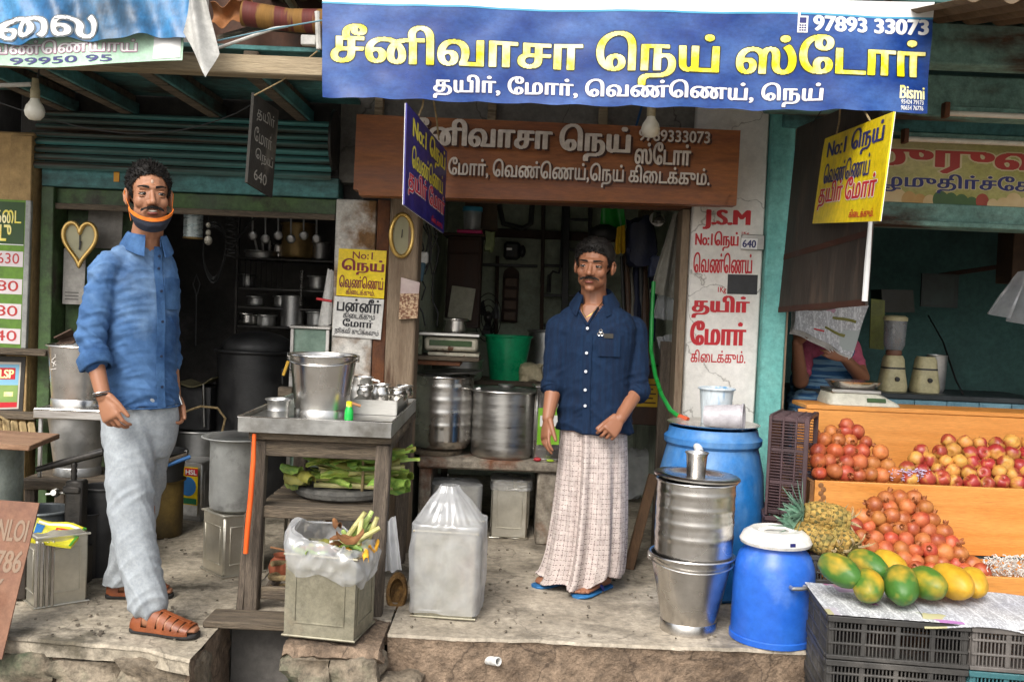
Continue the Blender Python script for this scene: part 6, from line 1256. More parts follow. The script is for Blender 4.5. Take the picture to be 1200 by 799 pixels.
fruits('pomegranate', pom_me, crown_me, 'crown', pom_m, pom_c, [(664, 1000, 1148, 9, 4.02), (655, 992, 1138, 10, 4.05), (642, 988, 1124, 9, 4.08), (630, 993, 1114, 8, 4.11), (617, 1001, 1106, 7, 4.15), (605, 1010, 1094, 6, 4.18), (593, 1022, 1082, 4, 4.21), (582, 1038, 1072, 3, 4.24)], 'the lower pomegranate pyramid', 'pomegranates on the lower step', 2, 1.0)
fruits('apple', app_me, stem_me, 'stem', app_m, pom_c, [(561, 1068, 1226, 10, 4.43), (551, 1064, 1224, 10, 4.47), (540, 1072, 1228, 10, 4.51), (528, 1082, 1222, 9, 4.55), (517, 1112, 1222, 7, 4.59)], 'the red and yellow apple heap', 'apples on the upper step', 3, .95)
# shredded packing
rr = random.Random(6); mb = MB()
for i in range(420):
    px = rr.uniform(1152, 1215); p = P(px, rr.uniform(652, 676) + max(0, 1165 - px) * .5, rr.uniform(3.98, 4.12)); a = rr.uniform(0, 6.28); l = rr.uniform(.01, .025); d = V3(math.cos(a), math.sin(a), rr.uniform(-.4, .6)) * l
    mb.tube([p, p + d * .5 + V3(0, 0, .006), p + d], .0022, 4)
o = part('packing_shreds', mb, M('white_shreds', '#b5b2ac', '#cfccc6', bump=0), None); o['kind'] = 'stuff'; o['label'] = 'shredded white paper beside the lower pomegranates'; o['category'] = 'shreds'
mb = MB()
for i in range(240):
    p = P(rr.uniform(1044, 1088), rr.uniform(550, 563), rr.uniform(4.40, 4.46)); a = rr.uniform(0, 6.28); l = rr.uniform(.01, .02); d = V3(math.cos(a), math.sin(a), rr.uniform(-.4, .5)) * l; mb.tube([p, p + d], .002, 4)
o = part('packing_shreds', mb, M('lilac_shreds', '#a79bc0', '#c9c0d6', bump=0), None); o['kind'] = 'stuff'; o['label'] = 'lilac packing shreds between pomegranates and apples'; o['category'] = 'shreds'
# crates
def crate(label, c, w_, d_, h, mat, rot=0., tilt=None, group=None, bars=(5, 4)):
    t = thing('plastic_crate', label, 'crate', tuple(c), group); m = rz(rot) if tilt is None else tilt; c = Vector(c)
    def tr(mb): mb.V = [m @ v + c for v in mb.V]; return mb
    pst = MB(); e = .022
    for sx in (-1, 1):
        for sy in (-1, 1): tr_ = MB(); wbox(tr_, sx * w_ / 2 - sx * e, sx * w_ / 2, sy * d_ / 2 - sy * e, sy * d_ / 2, 0, h, .004); part('corner_post', tr(tr_), mat, t)
    for (z0, z1) in ((0, .014), (h * .34, h * .34 + .008), (h * .66, h * .66 + .008), (h - .02, h)):
        big = z0 == 0 or z1 == h; o = .005 if big else .0
        for sy in (-1, 1): mb = MB(); wbox(mb, -w_ / 2 - o, w_ / 2 + o, sy * d_ / 2 - (.006 if not big else .010), sy * d_ / 2 + (.006 if not big else .010), z0, z1, .002); part('rail', tr(mb), mat, t)
        for sx in (-1, 1): mb = MB(); wbox(mb, sx * w_ / 2 - (.006 if not big else .009), sx * w_ / 2 + (.006 if not big else .009), -d_ / 2 + .011, d_ / 2 - .011, z0 + .0005, z1 - .0005, .002); part('rail', tr(mb), mat, t)
    for sy in (-1, 1):
        for k in range(1, bars[0] - 1): x = -w_ / 2 + w_ * k / (bars[0] - 1); mb = MB(); wbox(mb, x - .007, x + .007, sy * d_ / 2 - .0055, sy * d_ / 2 + .0055, .015, h - .021, .001); part('rib', tr(mb), mat, t)
    for sx in (-1, 1):
        for k in range(1, bars[1] - 1): y = -d_ / 2 + d_ * k / (bars[1] - 1); mb = MB(); wbox(mb, sx * w_ / 2 - .0055, sx * w_ / 2 + .0055, y - .007, y + .007, .015, h - .021, .001); part('rib', tr(mb), mat, t)
    mb = MB(); n = int(w_ / .0125)
    for sy in (-1, 1):
        for k in range(1, n): x = -w_ / 2 + w_ * k / n; wbox(mb, x - .0022, x + .0022, sy * d_ / 2 - .003, sy * d_ / 2 + .003, .01, h - .01, .0003)
    n = int(d_ / .0125)
    for sx in (-1, 1):
        for k in range(1, n): y = -d_ / 2 + d_ * k / n; wbox(mb, sx * w_ / 2 - .003, sx * w_ / 2 + .003, y - .0022, y + .0022, .01, h - .01, .0003)
    part('slat_grid', tr(mb), mat, t, kind='stuff'); mb = MB(); wbox(mb, -w_ / 2 + .01, w_ / 2 - .01, -d_ / 2 + .01, d_ / 2 - .01, .002, .008); part('bottom', tr(mb), mat, t)
    return t
cr_k = M('dusty_black_plastic', '#2b2a29', '#413f3c', rough=.6, scale=5, bump=.15, dirt='#75706a', ds=3, dl=.52, dh=.8)
cr_g = M('dusty_grey_plastic', '#4d4946', '#66615d', rough=.6, scale=5, bump=.15, dirt='#85807a', ds=3, dl=.52, dh=.8); cr_t = M('teal_plastic', '#2f5d62', '#41747a', rough=.55, bump=.1); cr_p = M('purple_brown_plastic', '#3b2b2e', '#50393c', rough=.55, scale=5, bump=.1)
yc0 = 3.42; zc = Z(1050, 724, yc0); xl_, xr_ = X(971, 745, yc0), X(1128, 750, yc0); wcr = xr_ - xl_; hcr = Z(1050, 724, yc0) - Z(1050, 774, yc0)
RA = R(-6.5); RC = rz(RA); FLc = V3(xl_, yc0, 0)
for lay, (lab, lab2, m2) in enumerate((('dusty black crate carrying the papayas', 'grey crate right of the papaya crate', cr_g), ('black crate second from top under the papayas', 'teal crate under the grey one at the right edge', cr_t), ('black crate third from top under the papayas', None, None))):
    z = zc - hcr * (lay + 1) - .004 * lay; crate(lab, FLc + RC @ V3(wcr / 2, .19, 0) + V3(0, 0, z), wcr, .37, hcr, cr_k, rot=RA, group='crates below the papayas')
    if lab2: crate(lab2, FLc + RC @ V3(wcr * 1.5 + .012, .19, 0) + V3(0, 0, z), wcr, .37, hcr, m2, rot=RA, group='crates below the papayas')
# support under the shown crates down to the street
zz0 = zc - hcr * 3 - .01
one('crate_plinth', 'grey concrete block carrying the crate stack', 'block', wbox(MB(), xl_ + .06, xr_ + wcr, yc0 + .03, yc0 + .34, -.46, zz0 - .001, .01), plaster_grey)
# newspaper on the crates
def news_mat(name, seed, col='#c8cbcf'):
    if name in MATS: return MATS[name]
    m = M(name, col, '#d9dadb', rough=.8, scale=3, bump=.1, bs=10); t_ = m.node_tree; N = t_.nodes; L = t_.links; b = N['Principled BSDF']; src = b.inputs['Base Color'].links[0].from_socket
    tc = N.new('ShaderNodeTexCoord')
    def thr(sc_, lo, hi, stretch):
        mp = N.new('ShaderNodeMapping'); mp.inputs['Scale'].default_value = stretch; mp.inputs['Location'].default_value = (seed, seed, seed); L.new(tc.outputs['Object'], mp.inputs[0])
        n = N.new('ShaderNodeTexNoise'); n.inputs['Scale'].default_value = sc_; n.inputs['Detail'].default_value = 1; L.new(mp.outputs[0], n.inputs[0])
        r = N.new('ShaderNodeValToRGB'); r.color_ramp.elements[0].position = lo; r.color_ramp.elements[1].position = hi; L.new(n.outputs['Fac'], r.inputs[0]); return r.outputs[0]
    def mixc(fac, a, colr):
        x = N.new('ShaderNodeMix'); x.data_type = 'RGBA'; L.new(fac, x.inputs['Factor']); L.new(a, x.inputs['A'])
        if isinstance(colr, str): x.inputs['B'].default_value = C(colr)
        else: L.new(colr, x.inputs['B'])
        return x.outputs['Result']
    sx = N.new('ShaderNodeSeparateXYZ'); L.new(tc.outputs['Object'], sx.inputs[0])
    def mt(op, p, q):
        n = N.new('ShaderNodeMath'); n.operation = op
        for i, z in enumerate((p, q)):
            if isinstance(z, (int, float)): n.inputs[i].default_value = z
            else: L.new(z, n.inputs[i])
        return n.outputs[0]
    s_ = mt('ADD', sx.outputs[1], sx.outputs[2]); txt = mt('MULTIPLY', mt('MULTIPLY', mt('LESS_THAN', mt('FRACT', mt('MULTIPLY', s_, 130.), 0), .5), mt('GREATER_THAN', mt('FRACT', mt('MULTIPLY', sx.outputs[0], 13.), 0), .12)), thr(1., .42, .46, (160, 60, 60)))
    a = mixc(txt, src, '#77777c')
    vv = N.new('ShaderNodeTexVoronoi'); vv.inputs['Scale'].default_value = 9; vv.distance = 'CHEBYCHEV'; vv.inputs['Randomness'].default_value = .7; L.new(tc.outputs['Object'], vv.inputs[0])
    sc_ = N.new('ShaderNodeSeparateColor'); L.new(vv.outputs['Color'], sc_.inputs[0]); k = mt('GREATER_THAN', sc_.outputs[0], .68)
    hsv = N.new('ShaderNodeHueSaturation'); hsv.inputs['Saturation'].default_value = .6; hsv.inputs['Value'].default_value = .45; L.new(vv.outputs['Color'], hsv.inputs['Color'])
    L.new(mixc(k, a, hsv.outputs[0]), b.inputs['Base Color']); return m
np1 = news_mat('newsprint', 3.)
def sheet_on(x0, x1, y0, y1, z, th=.002, hang_=.03, sd=0., skew=.04):
    def f(u, v):
        x = lerp(x0, x1, u) + skew * v; y = lerp(y0, y1, v); zz = z + .004 * math.sin(u * 9 + sd) * math.sin(v * 6 + sd)
        if v < .12: zz -= hang_ * (1 - v / .12) * (.6 + .4 * math.sin(u * 7 + sd)); y += .0
        return (x, y, zz)
    mb = MB().grid(f, 26, 16, th); mb.V = [RC @ (v - FLc) + FLc for v in mb.V]; return mb
one('newspaper', 'wrinkled newspaper spread under the papayas on the black crate', 'newspaper', sheet_on(X(968, 700, 3.45), X(1120, 715, 3.45), yc0 - .0, yc0 + .40, zc + .006, hang_=.0, skew=-.01), np1)
one('newspaper', 'colourful newspaper sheet hanging over the crate front at right', 'newspaper', sheet_on(X(1082, 715, 3.4), 1.95, yc0 - .012, yc0 + .40, zc + .014, hang_=.035, sd=2.), news_mat('newsprint_colour', 9., '#b9bcc6'))
# papayas
pap_me = {}
def papaya_mesh(k):
    L_ = .215; pr = [(0, -L_ * .5), (.022, -L_ * .47), (.045, -L_ * .38), (.060, -L_ * .2), (.064, .0), (.060, L_ * .18), (.047, L_ * .34), (.028, L_ * .45), (.012, L_ * .495), (0, L_ * .5)]
    return MB().lathe(pr, (0, 0, 0), 30, fn=lambda v: V3(v.x, v.y, v.z) * (1 + .035 * math.cos(5 * math.atan2(v.y, v.x) + k) * max(0, 1 - abs(v.z) / .12))).mesh('papaya', 60)
def pap_mat(n, a, b, lo, hi): return M(n, a, b, rough=.52, g=.12, scale=7, stretch=(1, 1, .7), lo=lo, hi=hi, bump=.05, bs=50, detail=3, dirt='#6d8a2a', ds=30, dl=.66, dh=.74)
pg = pap_mat('papaya_mostly_green', '#3f6d26', '#b8952a', .50, .70); pyg = pap_mat('papaya_half_ripe', '#4d7428', '#c09a24', .42, .64); pyl = pap_mat('papaya_ripe_yellow', '#b8881c', '#cba32a', .3, .7)
for k, (px, py, d, sx, m, lab, ry) in enumerate(((984, 668, 3.60, .96, pg, 'leftmost papaya, green with a yellow belly', .35), (1017, 662, 3.74, .95, pg, 'green papaya behind the second papaya from the left', .2), (1017, 686, 3.55, .98, pyg, 'green and yellow papaya second from left in the front row', -.1), (1043, 662, 3.76, .9, pyl, 'yellow papaya peeping out behind the middle of the row', .1), (1056, 685, 3.55, 1.08, pg, 'largest green papaya in the middle of the front row', -.25), (1086, 683, 3.57, 1.02, pyg, 'papaya with green underside right of the largest one', .25), (1116, 681, 3.58, 1.04, pyl, 'bright yellow papaya with ribbed end', -.05), (1141, 682, 3.64, .85, pyl, 'rightmost small yellow papaya', -.3))):
    o = link('papaya', papaya_mesh(k), m); p = P(px, py, d); r = .064 * sx; o.location = V3(p.x, p.y, max(p.z, zc + .012 + r)); sx *= .94; o.scale = (sx * .95, sx * .95, sx * 1.02); o.rotation_euler = (R(80), rr.uniform(0, 6), ry)
    o['label'] = lab; o['category'] = 'papaya'; o['group'] = 'papayas on the newspaper'
# pineapples
def pine_fn(v):
    a = math.atan2(v.y, v.x); k = 1 + .13 * abs(math.cos(5 * a + v.z * 95) * math.cos(5 * a - v.z * 95)) ** .7 * (1 - (abs(v.z) / .1) ** 6); return V3(v.x * k, v.y * k, v.z)
def pineapple(label, base, rot, s, body=True):
    t = thing('pineapple', label, 'pineapple', tuple(base), 'pineapples on the small crate'); m = rot @ Matrix.Scale(s, 3); base = Vector(base)
    pr = [(0, -.098)] + [(.055 * max(.02, (1 - abs(i / 20) ** 3.2)) ** .55, .098 * i / 20) for i in range(-19, 20)] + [(0, .098)]
    mb = MB().lathe(pr, (0, 0, 0), 64, fn=pine_fn); mb.V = [m @ v + base for v in mb.V]
    part('body', mb, M('pineapple_groove', '#4a4420', '#6b5f2c', rough=.8, scale=20, bump=.2), t)
    ey = MB()
    for i in range(9):
        for k in range(10):
            zz = -.078 + i * .0195; rr_ = .0575 * max(.02, (1 - abs(zz / .098) ** 3.2)) ** .55; a = (k + .5 * (i % 2)) * math.pi / 5; nrm_ = V3(math.cos(a), math.sin(a), .0)
            q_ = nrm_.to_track_quat('Z', 'Y').to_matrix(); ey.lathe([(.0175, -.006), (.0145, .0015), (.006, .003), (0, .0055)], nrm_ * rr_ + V3(0, 0, zz), 6, rot=q_)
    ey.V = [m @ v + base for v in ey.V]; part('rind_eyes', ey, M('pineapple_skin', '#8f6f2e', '#b5964e', rough=.75, scale=60, lo=.35, hi=.65, bump=.5, bs=140, dirt='#5f6a38', ds=9, dl=.48, dh=.68, g=.35), t, kind='stuff')
    rg = random.Random(int(s * 1000) + len(label))
    for k in range(36):
        a = k * 2.4; el = 1.35 - .03 * k; L_ = .07 + .03 * (k % 3) / 2 + .03 * rg.random(); d = V3(math.cos(a) * math.cos(el), math.sin(a) * math.cos(el), math.sin(el)); sd_ = V3(-math.sin(a), math.cos(a), 0); p0 = V3(0, 0, .092) + V3(d.x, d.y, 0) * .014
        mb = MB().grid(lambda u, v: p0 + d * (L_ * u) + V3(d.x, d.y, -.3) * (.03 * u * u) + sd_ * ((v - .5) * .022 * (1 - u) ** .7), 5, 2, .0012); mb.V = [m @ v + base for v in mb.V]; part('crown_leaf', mb, M('pineapple_crown', '#4f7a62', '#7fa08a', rough=.6, scale=20, bump=.1, rand=.2), t)
    for k in range(16):
        a = k * .9; d = V3(math.cos(a) * .8, math.sin(a) * .8, -.8); sd_ = V3(-math.sin(a), math.cos(a), 0); L_ = rg.uniform(.05, .09); p0 = V3(d.x * .02, d.y * .02, -.09)
        mb = MB().grid(lambda u, v: p0 + d * (L_ * u) + V3(0, 0, .04 * u * u) + sd_ * ((v - .5) * .014 * (1 - u * .8)), 5, 2, .0012); mb.V = [m @ v + base for v in mb.V]; part('dry_leaf', mb, M('dry_pineapple_leaf', '#b39c70', '#d2be96', rough=.8, bump=.2, rand=.15), t)
def axis(v): return Vector(v).to_track_quat('Z', 'Y').to_matrix()
pineapple('topmost pineapple with green crown pointing left', P(968, 606, 3.98), axis((-.95, .1, .12)), .98)
pineapple('pineapple lying below the topmost one beside the milk can', P(957, 630, 3.95), axis((-.75, .6, .3)), .92)
pineapple('pineapple tucked behind the papayas with frayed pale base', P(986, 632, 3.93), axis((-.35, .9, .2)), .88)
zpc = Z(970, 652, 3.9)
crate('small black crate under the pineapples behind the leftmost papaya', (X(968, 665, 3.98), 4.02, zpc - .11), .26, .2, .11, cr_k)
crate('black crate below the pineapple crate', (X(968, 665, 3.98), 4.02, zpc - .224), .26, .2, .11, cr_k)
one('pineapple_plinth', 'brown wooden box under the pineapple crates', 'box', wbox(MB(), X(968, 665, 3.98) - .12, X(968, 665, 3.98) + .13, 3.93, 4.12, -.46, zpc - .226), wood_h)
# upright purple crates beside the drum
zpb = Z(930, 603, 4.3); tl = rz(R(-24)) @ Matrix.Rotation(R(90), 3, 'Y')
px_, hpc = X(921, 545, 4.45), Z(925, 488, 4.3) - Z(925, 602, 4.3)
crate('purple-brown crate standing on end between drum and fruit stand', (px_ - .06, 4.28 + .17, zpb + hpc / 2), hpc, .30, .17, cr_p, tilt=tl, bars=(4, 4))
for k in range(2): crate('purple-brown crate lying %s under the upright one' % ('just', 'at the very bottom')[k], (px_ + .02, 4.45, zpb - .215 * (k + 1)), .22, .32, .205, cr_p, rot=R(-10))
# ---- inside the fruit shop
yk = 5.45; zkt = Z(1080, 462, yk)
t = thing('tiled_counter', 'low counter with pale blue tiles behind the fruit stand', 'counter', (2.1, yk, 0))
part('top', wbox(MB(), XF + .25, xe_, yk, yk + .5, zkt - .03, zkt), M('dark_stone_top', '#23282a', '#30373a', rough=.4, bump=.05), t); part('base', wbox(MB(), XF + .27, xe_, yk + .02, yk + .48, 0, zkt - .032), dark_teal_wall, t)
tile = M('pale_blue_tile', '#5f8594', '#7398a5', rough=.3, bump=.02, rand=.12)
for k in range(9):
    x = X(1035, 470, yk) + k * .178; part('tile', wbox(MB(), x, x + .174, yk + .008, yk + .019, zkt - .20, zkt - .034, .003), tile, t)
def mixer(px, label, jar):
    c = A0(px, 455, yk + .18, zkt + .001); t = thing('mixer_grinder', label, 'mixer', tuple(c)); cm = M('yellowed_plastic', '#a89f78', '#bfb68e', rough=.5, scale=6, bump=.08, dirt='#6a5b3c', ds=6, dl=.58, dh=.75)
    part('base', MB().loft([(c, (.072, 0, 0), (0, .075, 0)), (c + V3(0, 0, .03), (.074, 0, 0), (0, .077, 0)), (c + V3(0, 0, .12), (.060, 0, 0), (0, .062, 0)), (c + V3(0, 0, .18), (.054, 0, 0), (0, .056, 0)), (c + V3(0, 0, .20), (.045, 0, 0), (0, .046, 0))], 24, 3.2), cm, t)
    part('band', MB().loft([(c + V3(0, 0, .125), (.0602, 0, 0), (0, .0625, 0)), (c + V3(0, 0, .135), (.0595, 0, 0), (0, .0615, 0))], 24, 3.2), black_m, t); part('knob', MB().lathe([(0, 0), (.014, 0), (.012, .015), (0, .016)], c + V3(.0, -.068, .07), 16, rot=Matrix.Rotation(R(90), 3, 'X')), black_m, t)
    if jar:
        part('coupling', MB().lathe([(.04, .2), (.045, .215), (.04, .23), (0, .23)], c, 20), M('brown_plastic', '#6d4a38', bump=0), t)
        part('jar', MB().lathe(openp([(.045, .23), (.058, .26), (.062, .38), (.064, .40)], .003), c, 26), bag_mat('smoky_plastic', .45, (.4, .42, .44)), t); part('jar_lid', MB().lathe([(.066, .395), (.066, .415), (.05, .425), (0, .425)], c, 26), cm, t)
    else: part('steel_jar', MB().lathe(openp([(.04, .0), (.05, .02), (.055, .2), (.057, .21)], .003), c + V3(.085, .05, 0), 24), steel_d, t)
mixer(1045, 'yellowed mixer with a smoky jar on the tiled counter', True); mixer(1083, 'yellowed mixer without jar beside a steel jar', False)
one('thin_cable', 'thin black cable sloping over the dark teal wall', 'cable', MB().tube([P(1088, 370, 6.8), P(1105, 400, 6.2), P(1120, 445, 5.7), P(1134, 472, 5.5)], .006, 6), wire_m)
ysc = 4.90; zsc = zT + .023
t = thing('weighing_scale', 'white electronic scale with steel pan on the fruit stand ledge', 'scale', tuple(A0(1003, 478, ysc, zsc))); cx = X(1003, 470, ysc)
part('base', MB().loft([((cx + .01, ysc, zsc), (.18, 0, 0), (0, .12, 0)), ((cx + .005, ysc, zsc + .012), (.175, 0, 0), (0, .118, 0)), ((cx - .03, ysc + .01, zsc + .055), (.125, 0, 0), (0, .095, 0))], 28, 6), M('scale_white', '#b9b7a8', '#c9c7b9', rough=.45, bump=.03), t)
part('display', MB().box((cx + .06, ysc - .112, zsc + .028), (.09, .008, .02), Matrix.Rotation(R(-25), 3, 'X')), M('dark_green_glass', '#27401f'), t)
part('platform', wbox(MB(), cx - .15, cx + .09, ysc - .09, ysc + .1, zsc + .058, zsc + .074), steel_b, t)
part('pan', MB().loft([((cx - .02, ysc, zsc + .076), (.085, 0, 0), (0, .075, 0)), ((cx - .02, ysc, zsc + .080), (.10, 0, 0), (0, .085, 0)), ((cx - .02, ysc, zsc + .112), (.128, 0, 0), (0, .105, 0))], 32, 3.5), steel, t)
q = Quad(P(1079, 359, 6.6), P(1122, 361, 6.6), P(1124, 322, 6.6), P(1081, 320, 6.6)); t = thing('wall_picture', 'dim framed picture on the dark teal wall', 'picture', tuple(q.c[0])); part('frame', q.sheet(2, 2, .02), M('dim_frame', '#232b29', '#2e3836', bump=.1), t); q.rect(t, (.05, .06, .88, .94), M('dim_picture', '#1d2422', '#394541', scale=9, bump=0), .002, 'picture')
q = Quad(P(1034, 366, 6.4), P(1072, 366, 6.4), P(1070, 340, 6.4), P(1033, 339, 6.4)); one('dark_carton', 'dark carton stored on a ledge in the fruit shop', 'carton', q.sheet(2, 2, .2), M('dark_card', '#2a2a24', '#35352d', bump=.1))
q = Quad(P(1019, 408, 5.9), P(1036, 410, 5.9), P(1037, 352, 5.9), P(1021, 350, 5.9)); one('olive_curtain', 'narrow olive cloth hanging behind the newspaper reader', 'cloth', q.sheet(4, 4, .01), M('olive_cloth', '#5a5f1e', '#6d7228', bump=.3))
hangcloth('hanging_bag', 'cloudy plastic bag hanging at the right edge of the fruit shop', 'bag', ((1196, 318), (1228, 316), (1225, 392), (1160, 366)), 5.4, bag_m, .07, 6)
one('brick_pier', 'worn brown brick pier at the right edge of the fruit shop', 'pier', wbox(MB(), X(1187, 300, 5.9), X(1187, 300, 5.9) + .3, 5.9, 6.1, Z(1190, 332, 5.9), 2.3), M('brown_brick', '#3f2d21', '#54402f', rough=.9, bump=.5))
one('wall_batten', 'dark wooden batten sloping across the dark teal wall', 'batten', MB().bar(P(1100, 323, 6.9), P(1195, 309, 6.6), .03, .03), dkwood)
# ------------------------------------------------------------------ people
skin_a = M('brown_skin', '#94654b', '#9e6f53', rough=.5, g=.05, scale=5, bump=.06, bs=160, rv=.06, spec=.45)
skin_b = M('dark_brown_skin', '#85573f', '#8e6047', rough=.5, g=.05, scale=5, bump=.06, bs=160, rv=.06, spec=.45)
hair_m = M('black_hair', (.008, .007, .007), (.02, .018, .016), rough=.6, scale=40, bump=.15, bs=120, spec=.12)
eye_w = M('eye_white', '#a2988f', bump=0, rough=.3); eye_d = M('eye_iris', '#140c08', bump=0, rough=.15); lip_m = M('lip_skin', '#7a4038', '#8a4c42', rough=.5, bump=.1); teeth_m = M('teeth', '#c9c2b4', bump=0, rough=.3)
def head_parts(mb, T):
    """skull, jaw, nose, ears as closed shells in the head's own frame (face towards -y)"""
    h = MB()
    h.ell((0, .022, .035), (.074, .094, .083)); h.ell((0, -.022, -.015), (.0605, .068, .088)); h.ell((0, -.030, -.066), (.055, .055, .043)); h.ell((0, -.068, -.100), (.022, .018, .016))
    h.ell((0, -.074, .026), (.050, .017, .013)); h.chain([(0, -.080, .016), (0, -.096, -.014), (0, -.103, -.029)], [.0078, .0092, .0122])
    for s in (-1, 1):
        h.ell((s * .012, -.091, -.034), (.009, .012, .0085)); h.ell((s * .036, -.056, -.024), (.025, .023, .028)); h.ell((s * .040, -.022, -.058), (.020, .032, .032))
        h.ell((s * .077, .014, -.006), (.008, .019, .031), Matrix.Rotation(s * R(18), 3, 'Z')); h.tube([(s * .080, .004, -.03), (s * .085, .026, -.015), (s * .087, .034, .012), (s * .083, .018, .028), (s * .078, .0, .018)], .0055, 8)
    h.ell((0, -.083, -.056), (.023, .013, .007)); h.ell((0, -.081, -.069), (.019, .013, .008)); h.ell((0, -.074, -.063), (.03, .016, .018))
    h.chain([(0, .018, -.05), (0, .030, -.13)], [.055, .054])
    mb.add([T @ v for v in h.V], h.F)
def face_details(root, T, smile=False, hairfn=None, brow=1., look=0., stache=1., seed=1, tufts=1300, hl=.022, htop=.020, skm=None):
    def tp(name, mb, mat, parent=None): mb.V = [T @ v for v in mb.V]; return part(name, mb, mat, parent or root, 60)
    for s in (-1, 1):
        e = tp('eyeball', MB().ell((s * .031, -.0735, .003), (.0150, .0115, .0062)), eye_w); tp('iris', MB().ell((s * .031 + look, -.0835, .0032), (.0063, .003, .0056)), eye_d, e)
        tp('eyelid', MB().ell((s * .031, -.0726, .0102), (.0168, .0126, .0062)), skm); tp('eyelid', MB().ell((s * .031, -.0726, -.0064), (.016, .012, .0040)), skm); lid = MB().tube([(s * (.031 + k * .0165), -.0845 + .010 * k * k, .0062 - .005 * k * k) for k in (-1, -.6, -.2, .2, .6, 1)], .0016, 6); tp('eyelash', lid, hair_m)
        b = MB(); b.loft([((s * (.012 + .040 * k), -.091 + .018 * k * k, .0262 + .004 * math.sin(k * 2.6) * brow), (0, .002, .0), (0, 0, .0048 * (1 - .65 * k ** 2))) for k in (0, .2, .4, .6, .8, 1)], 8); tp('eyebrow', b, hair_m)
    if stache:
        m = MB()
        for s in (-1, 1): m.loft([((s * .040 * k, -.0985 + .015 * k * k, -.0475 - .010 * k ** 2), (0, .004, 0), (0, 0, .0062 * (1 - .75 * k ** 2) * stache)) for k in (0.02, .25, .5, .75, 1)], 8)
        rg = random.Random(seed)
        for i in range(160):
            k = rg.uniform(-1, 1); p = V3(.038 * k, -.101 + .015 * k * k, -.046 - .010 * k * k + rg.uniform(-.003, .004)); m.tube([p, p + V3(.006 * k, -.002, -.008)], [.0012, .0004], 4, caps=False)
        tp('moustache', m, hair_m)
    lp = tp('lips', MB().ell((0, -.0865, -.0705), (.019, .0115, .0058)), lip_m)
    if smile: tp('teeth', MB().loft([((.018 * k, -.0945 + .006 * k * k, -.0625 + .002 * k * k), (0, .002, 0), (0, 0, .0034 * (1.02 - k * k))) for k in (-.98, -.5, 0, .5, .98)], 8), teeth_m)
    # hair: a cap over the scalp and many small locks
    cen = V3(0, .022, .035); rad = V3(.074, .094, .083); rg = random.Random(seed + 50)
    zl = hairfn
    cap = MB(); nu, nv = 60, 34; vid = {}
    def sp(u, v):
        a = 2 * math.pi * u; el = math.pi * (v - .5); d = V3(math.cos(a) * math.cos(el), math.sin(a) * math.cos(el), math.sin(el)); base = V3(d.x * rad.x, d.y * rad.y, d.z * rad.z) + cen
        m = base.z - zl(base); th = 0.0035 + (hl * .55 + htop * max(0, d.z)) * min(1, max(0, m) / .035); nn = noise.noise(base * 60) * .004; return base, d, m, th + nn * min(1, max(0, m) / .02)
    W = [[sp(i / nu, j / nv) for i in range(nu)] for j in range(nv + 1)]
    for j in range(nv):
        for i in range(nu):
            i2 = (i + 1) % nu; q_ = [(j, i), (j, i2), (j + 1, i2), (j + 1, i)]
            if all(W[a][b][2] > -.003 for a, b in q_):
                ids = []
                for a, b in q_:
                    if (a, b) not in vid: vid[(a, b)] = len(cap.V); cap.V.append(W[a][b][0] + W[a][b][1] * W[a][b][3])
                    ids.append(vid[(a, b)])
                cap.F.append(tuple(ids))
    n = 0
    while n < tufts:
        base, d, m, th = sp(rg.random(), math.acos(rg.uniform(-1, 1)) / math.pi)
        if m < -.001: continue
        n += 1; up = max(0, d.z); fr = max(0, -d.y); flow = flowfn(base, d, rg); L_ = lerp(.006, .020, up) * rg.uniform(.6, 1.3) * min(1, .35 + max(0, m) / .03)
        p0 = base + d * th * .55; p1 = p0 + d * L_ * .22 + flow * L_ * .45; p2 = p1 + flow * L_ * .6 - d * L_ * .02; cap.tube([p0, p1, p2], [.0032, .0026, .0006], 4, caps=False)
    tp('hair', cap, hair_m)
def zline(pts):
    def f(p):
        y = p.y + .25 * 0
        for (y0, z0), (y1, z1) in zip(pts, pts[1:]):
            if y <= y1: return lerp(z0, z1, max(0, (y - y0) / (y1 - y0)))
        return pts[-1][1]
    return f
def Tm(c, yaw, pitch=0., roll=0., s=1.): return Matrix.Translation(c) @ Matrix.Rotation(yaw, 4, 'Z') @ Matrix.Rotation(pitch, 4, 'X') @ Matrix.Rotation(roll, 4, 'Y') @ Matrix.Scale(s, 4)
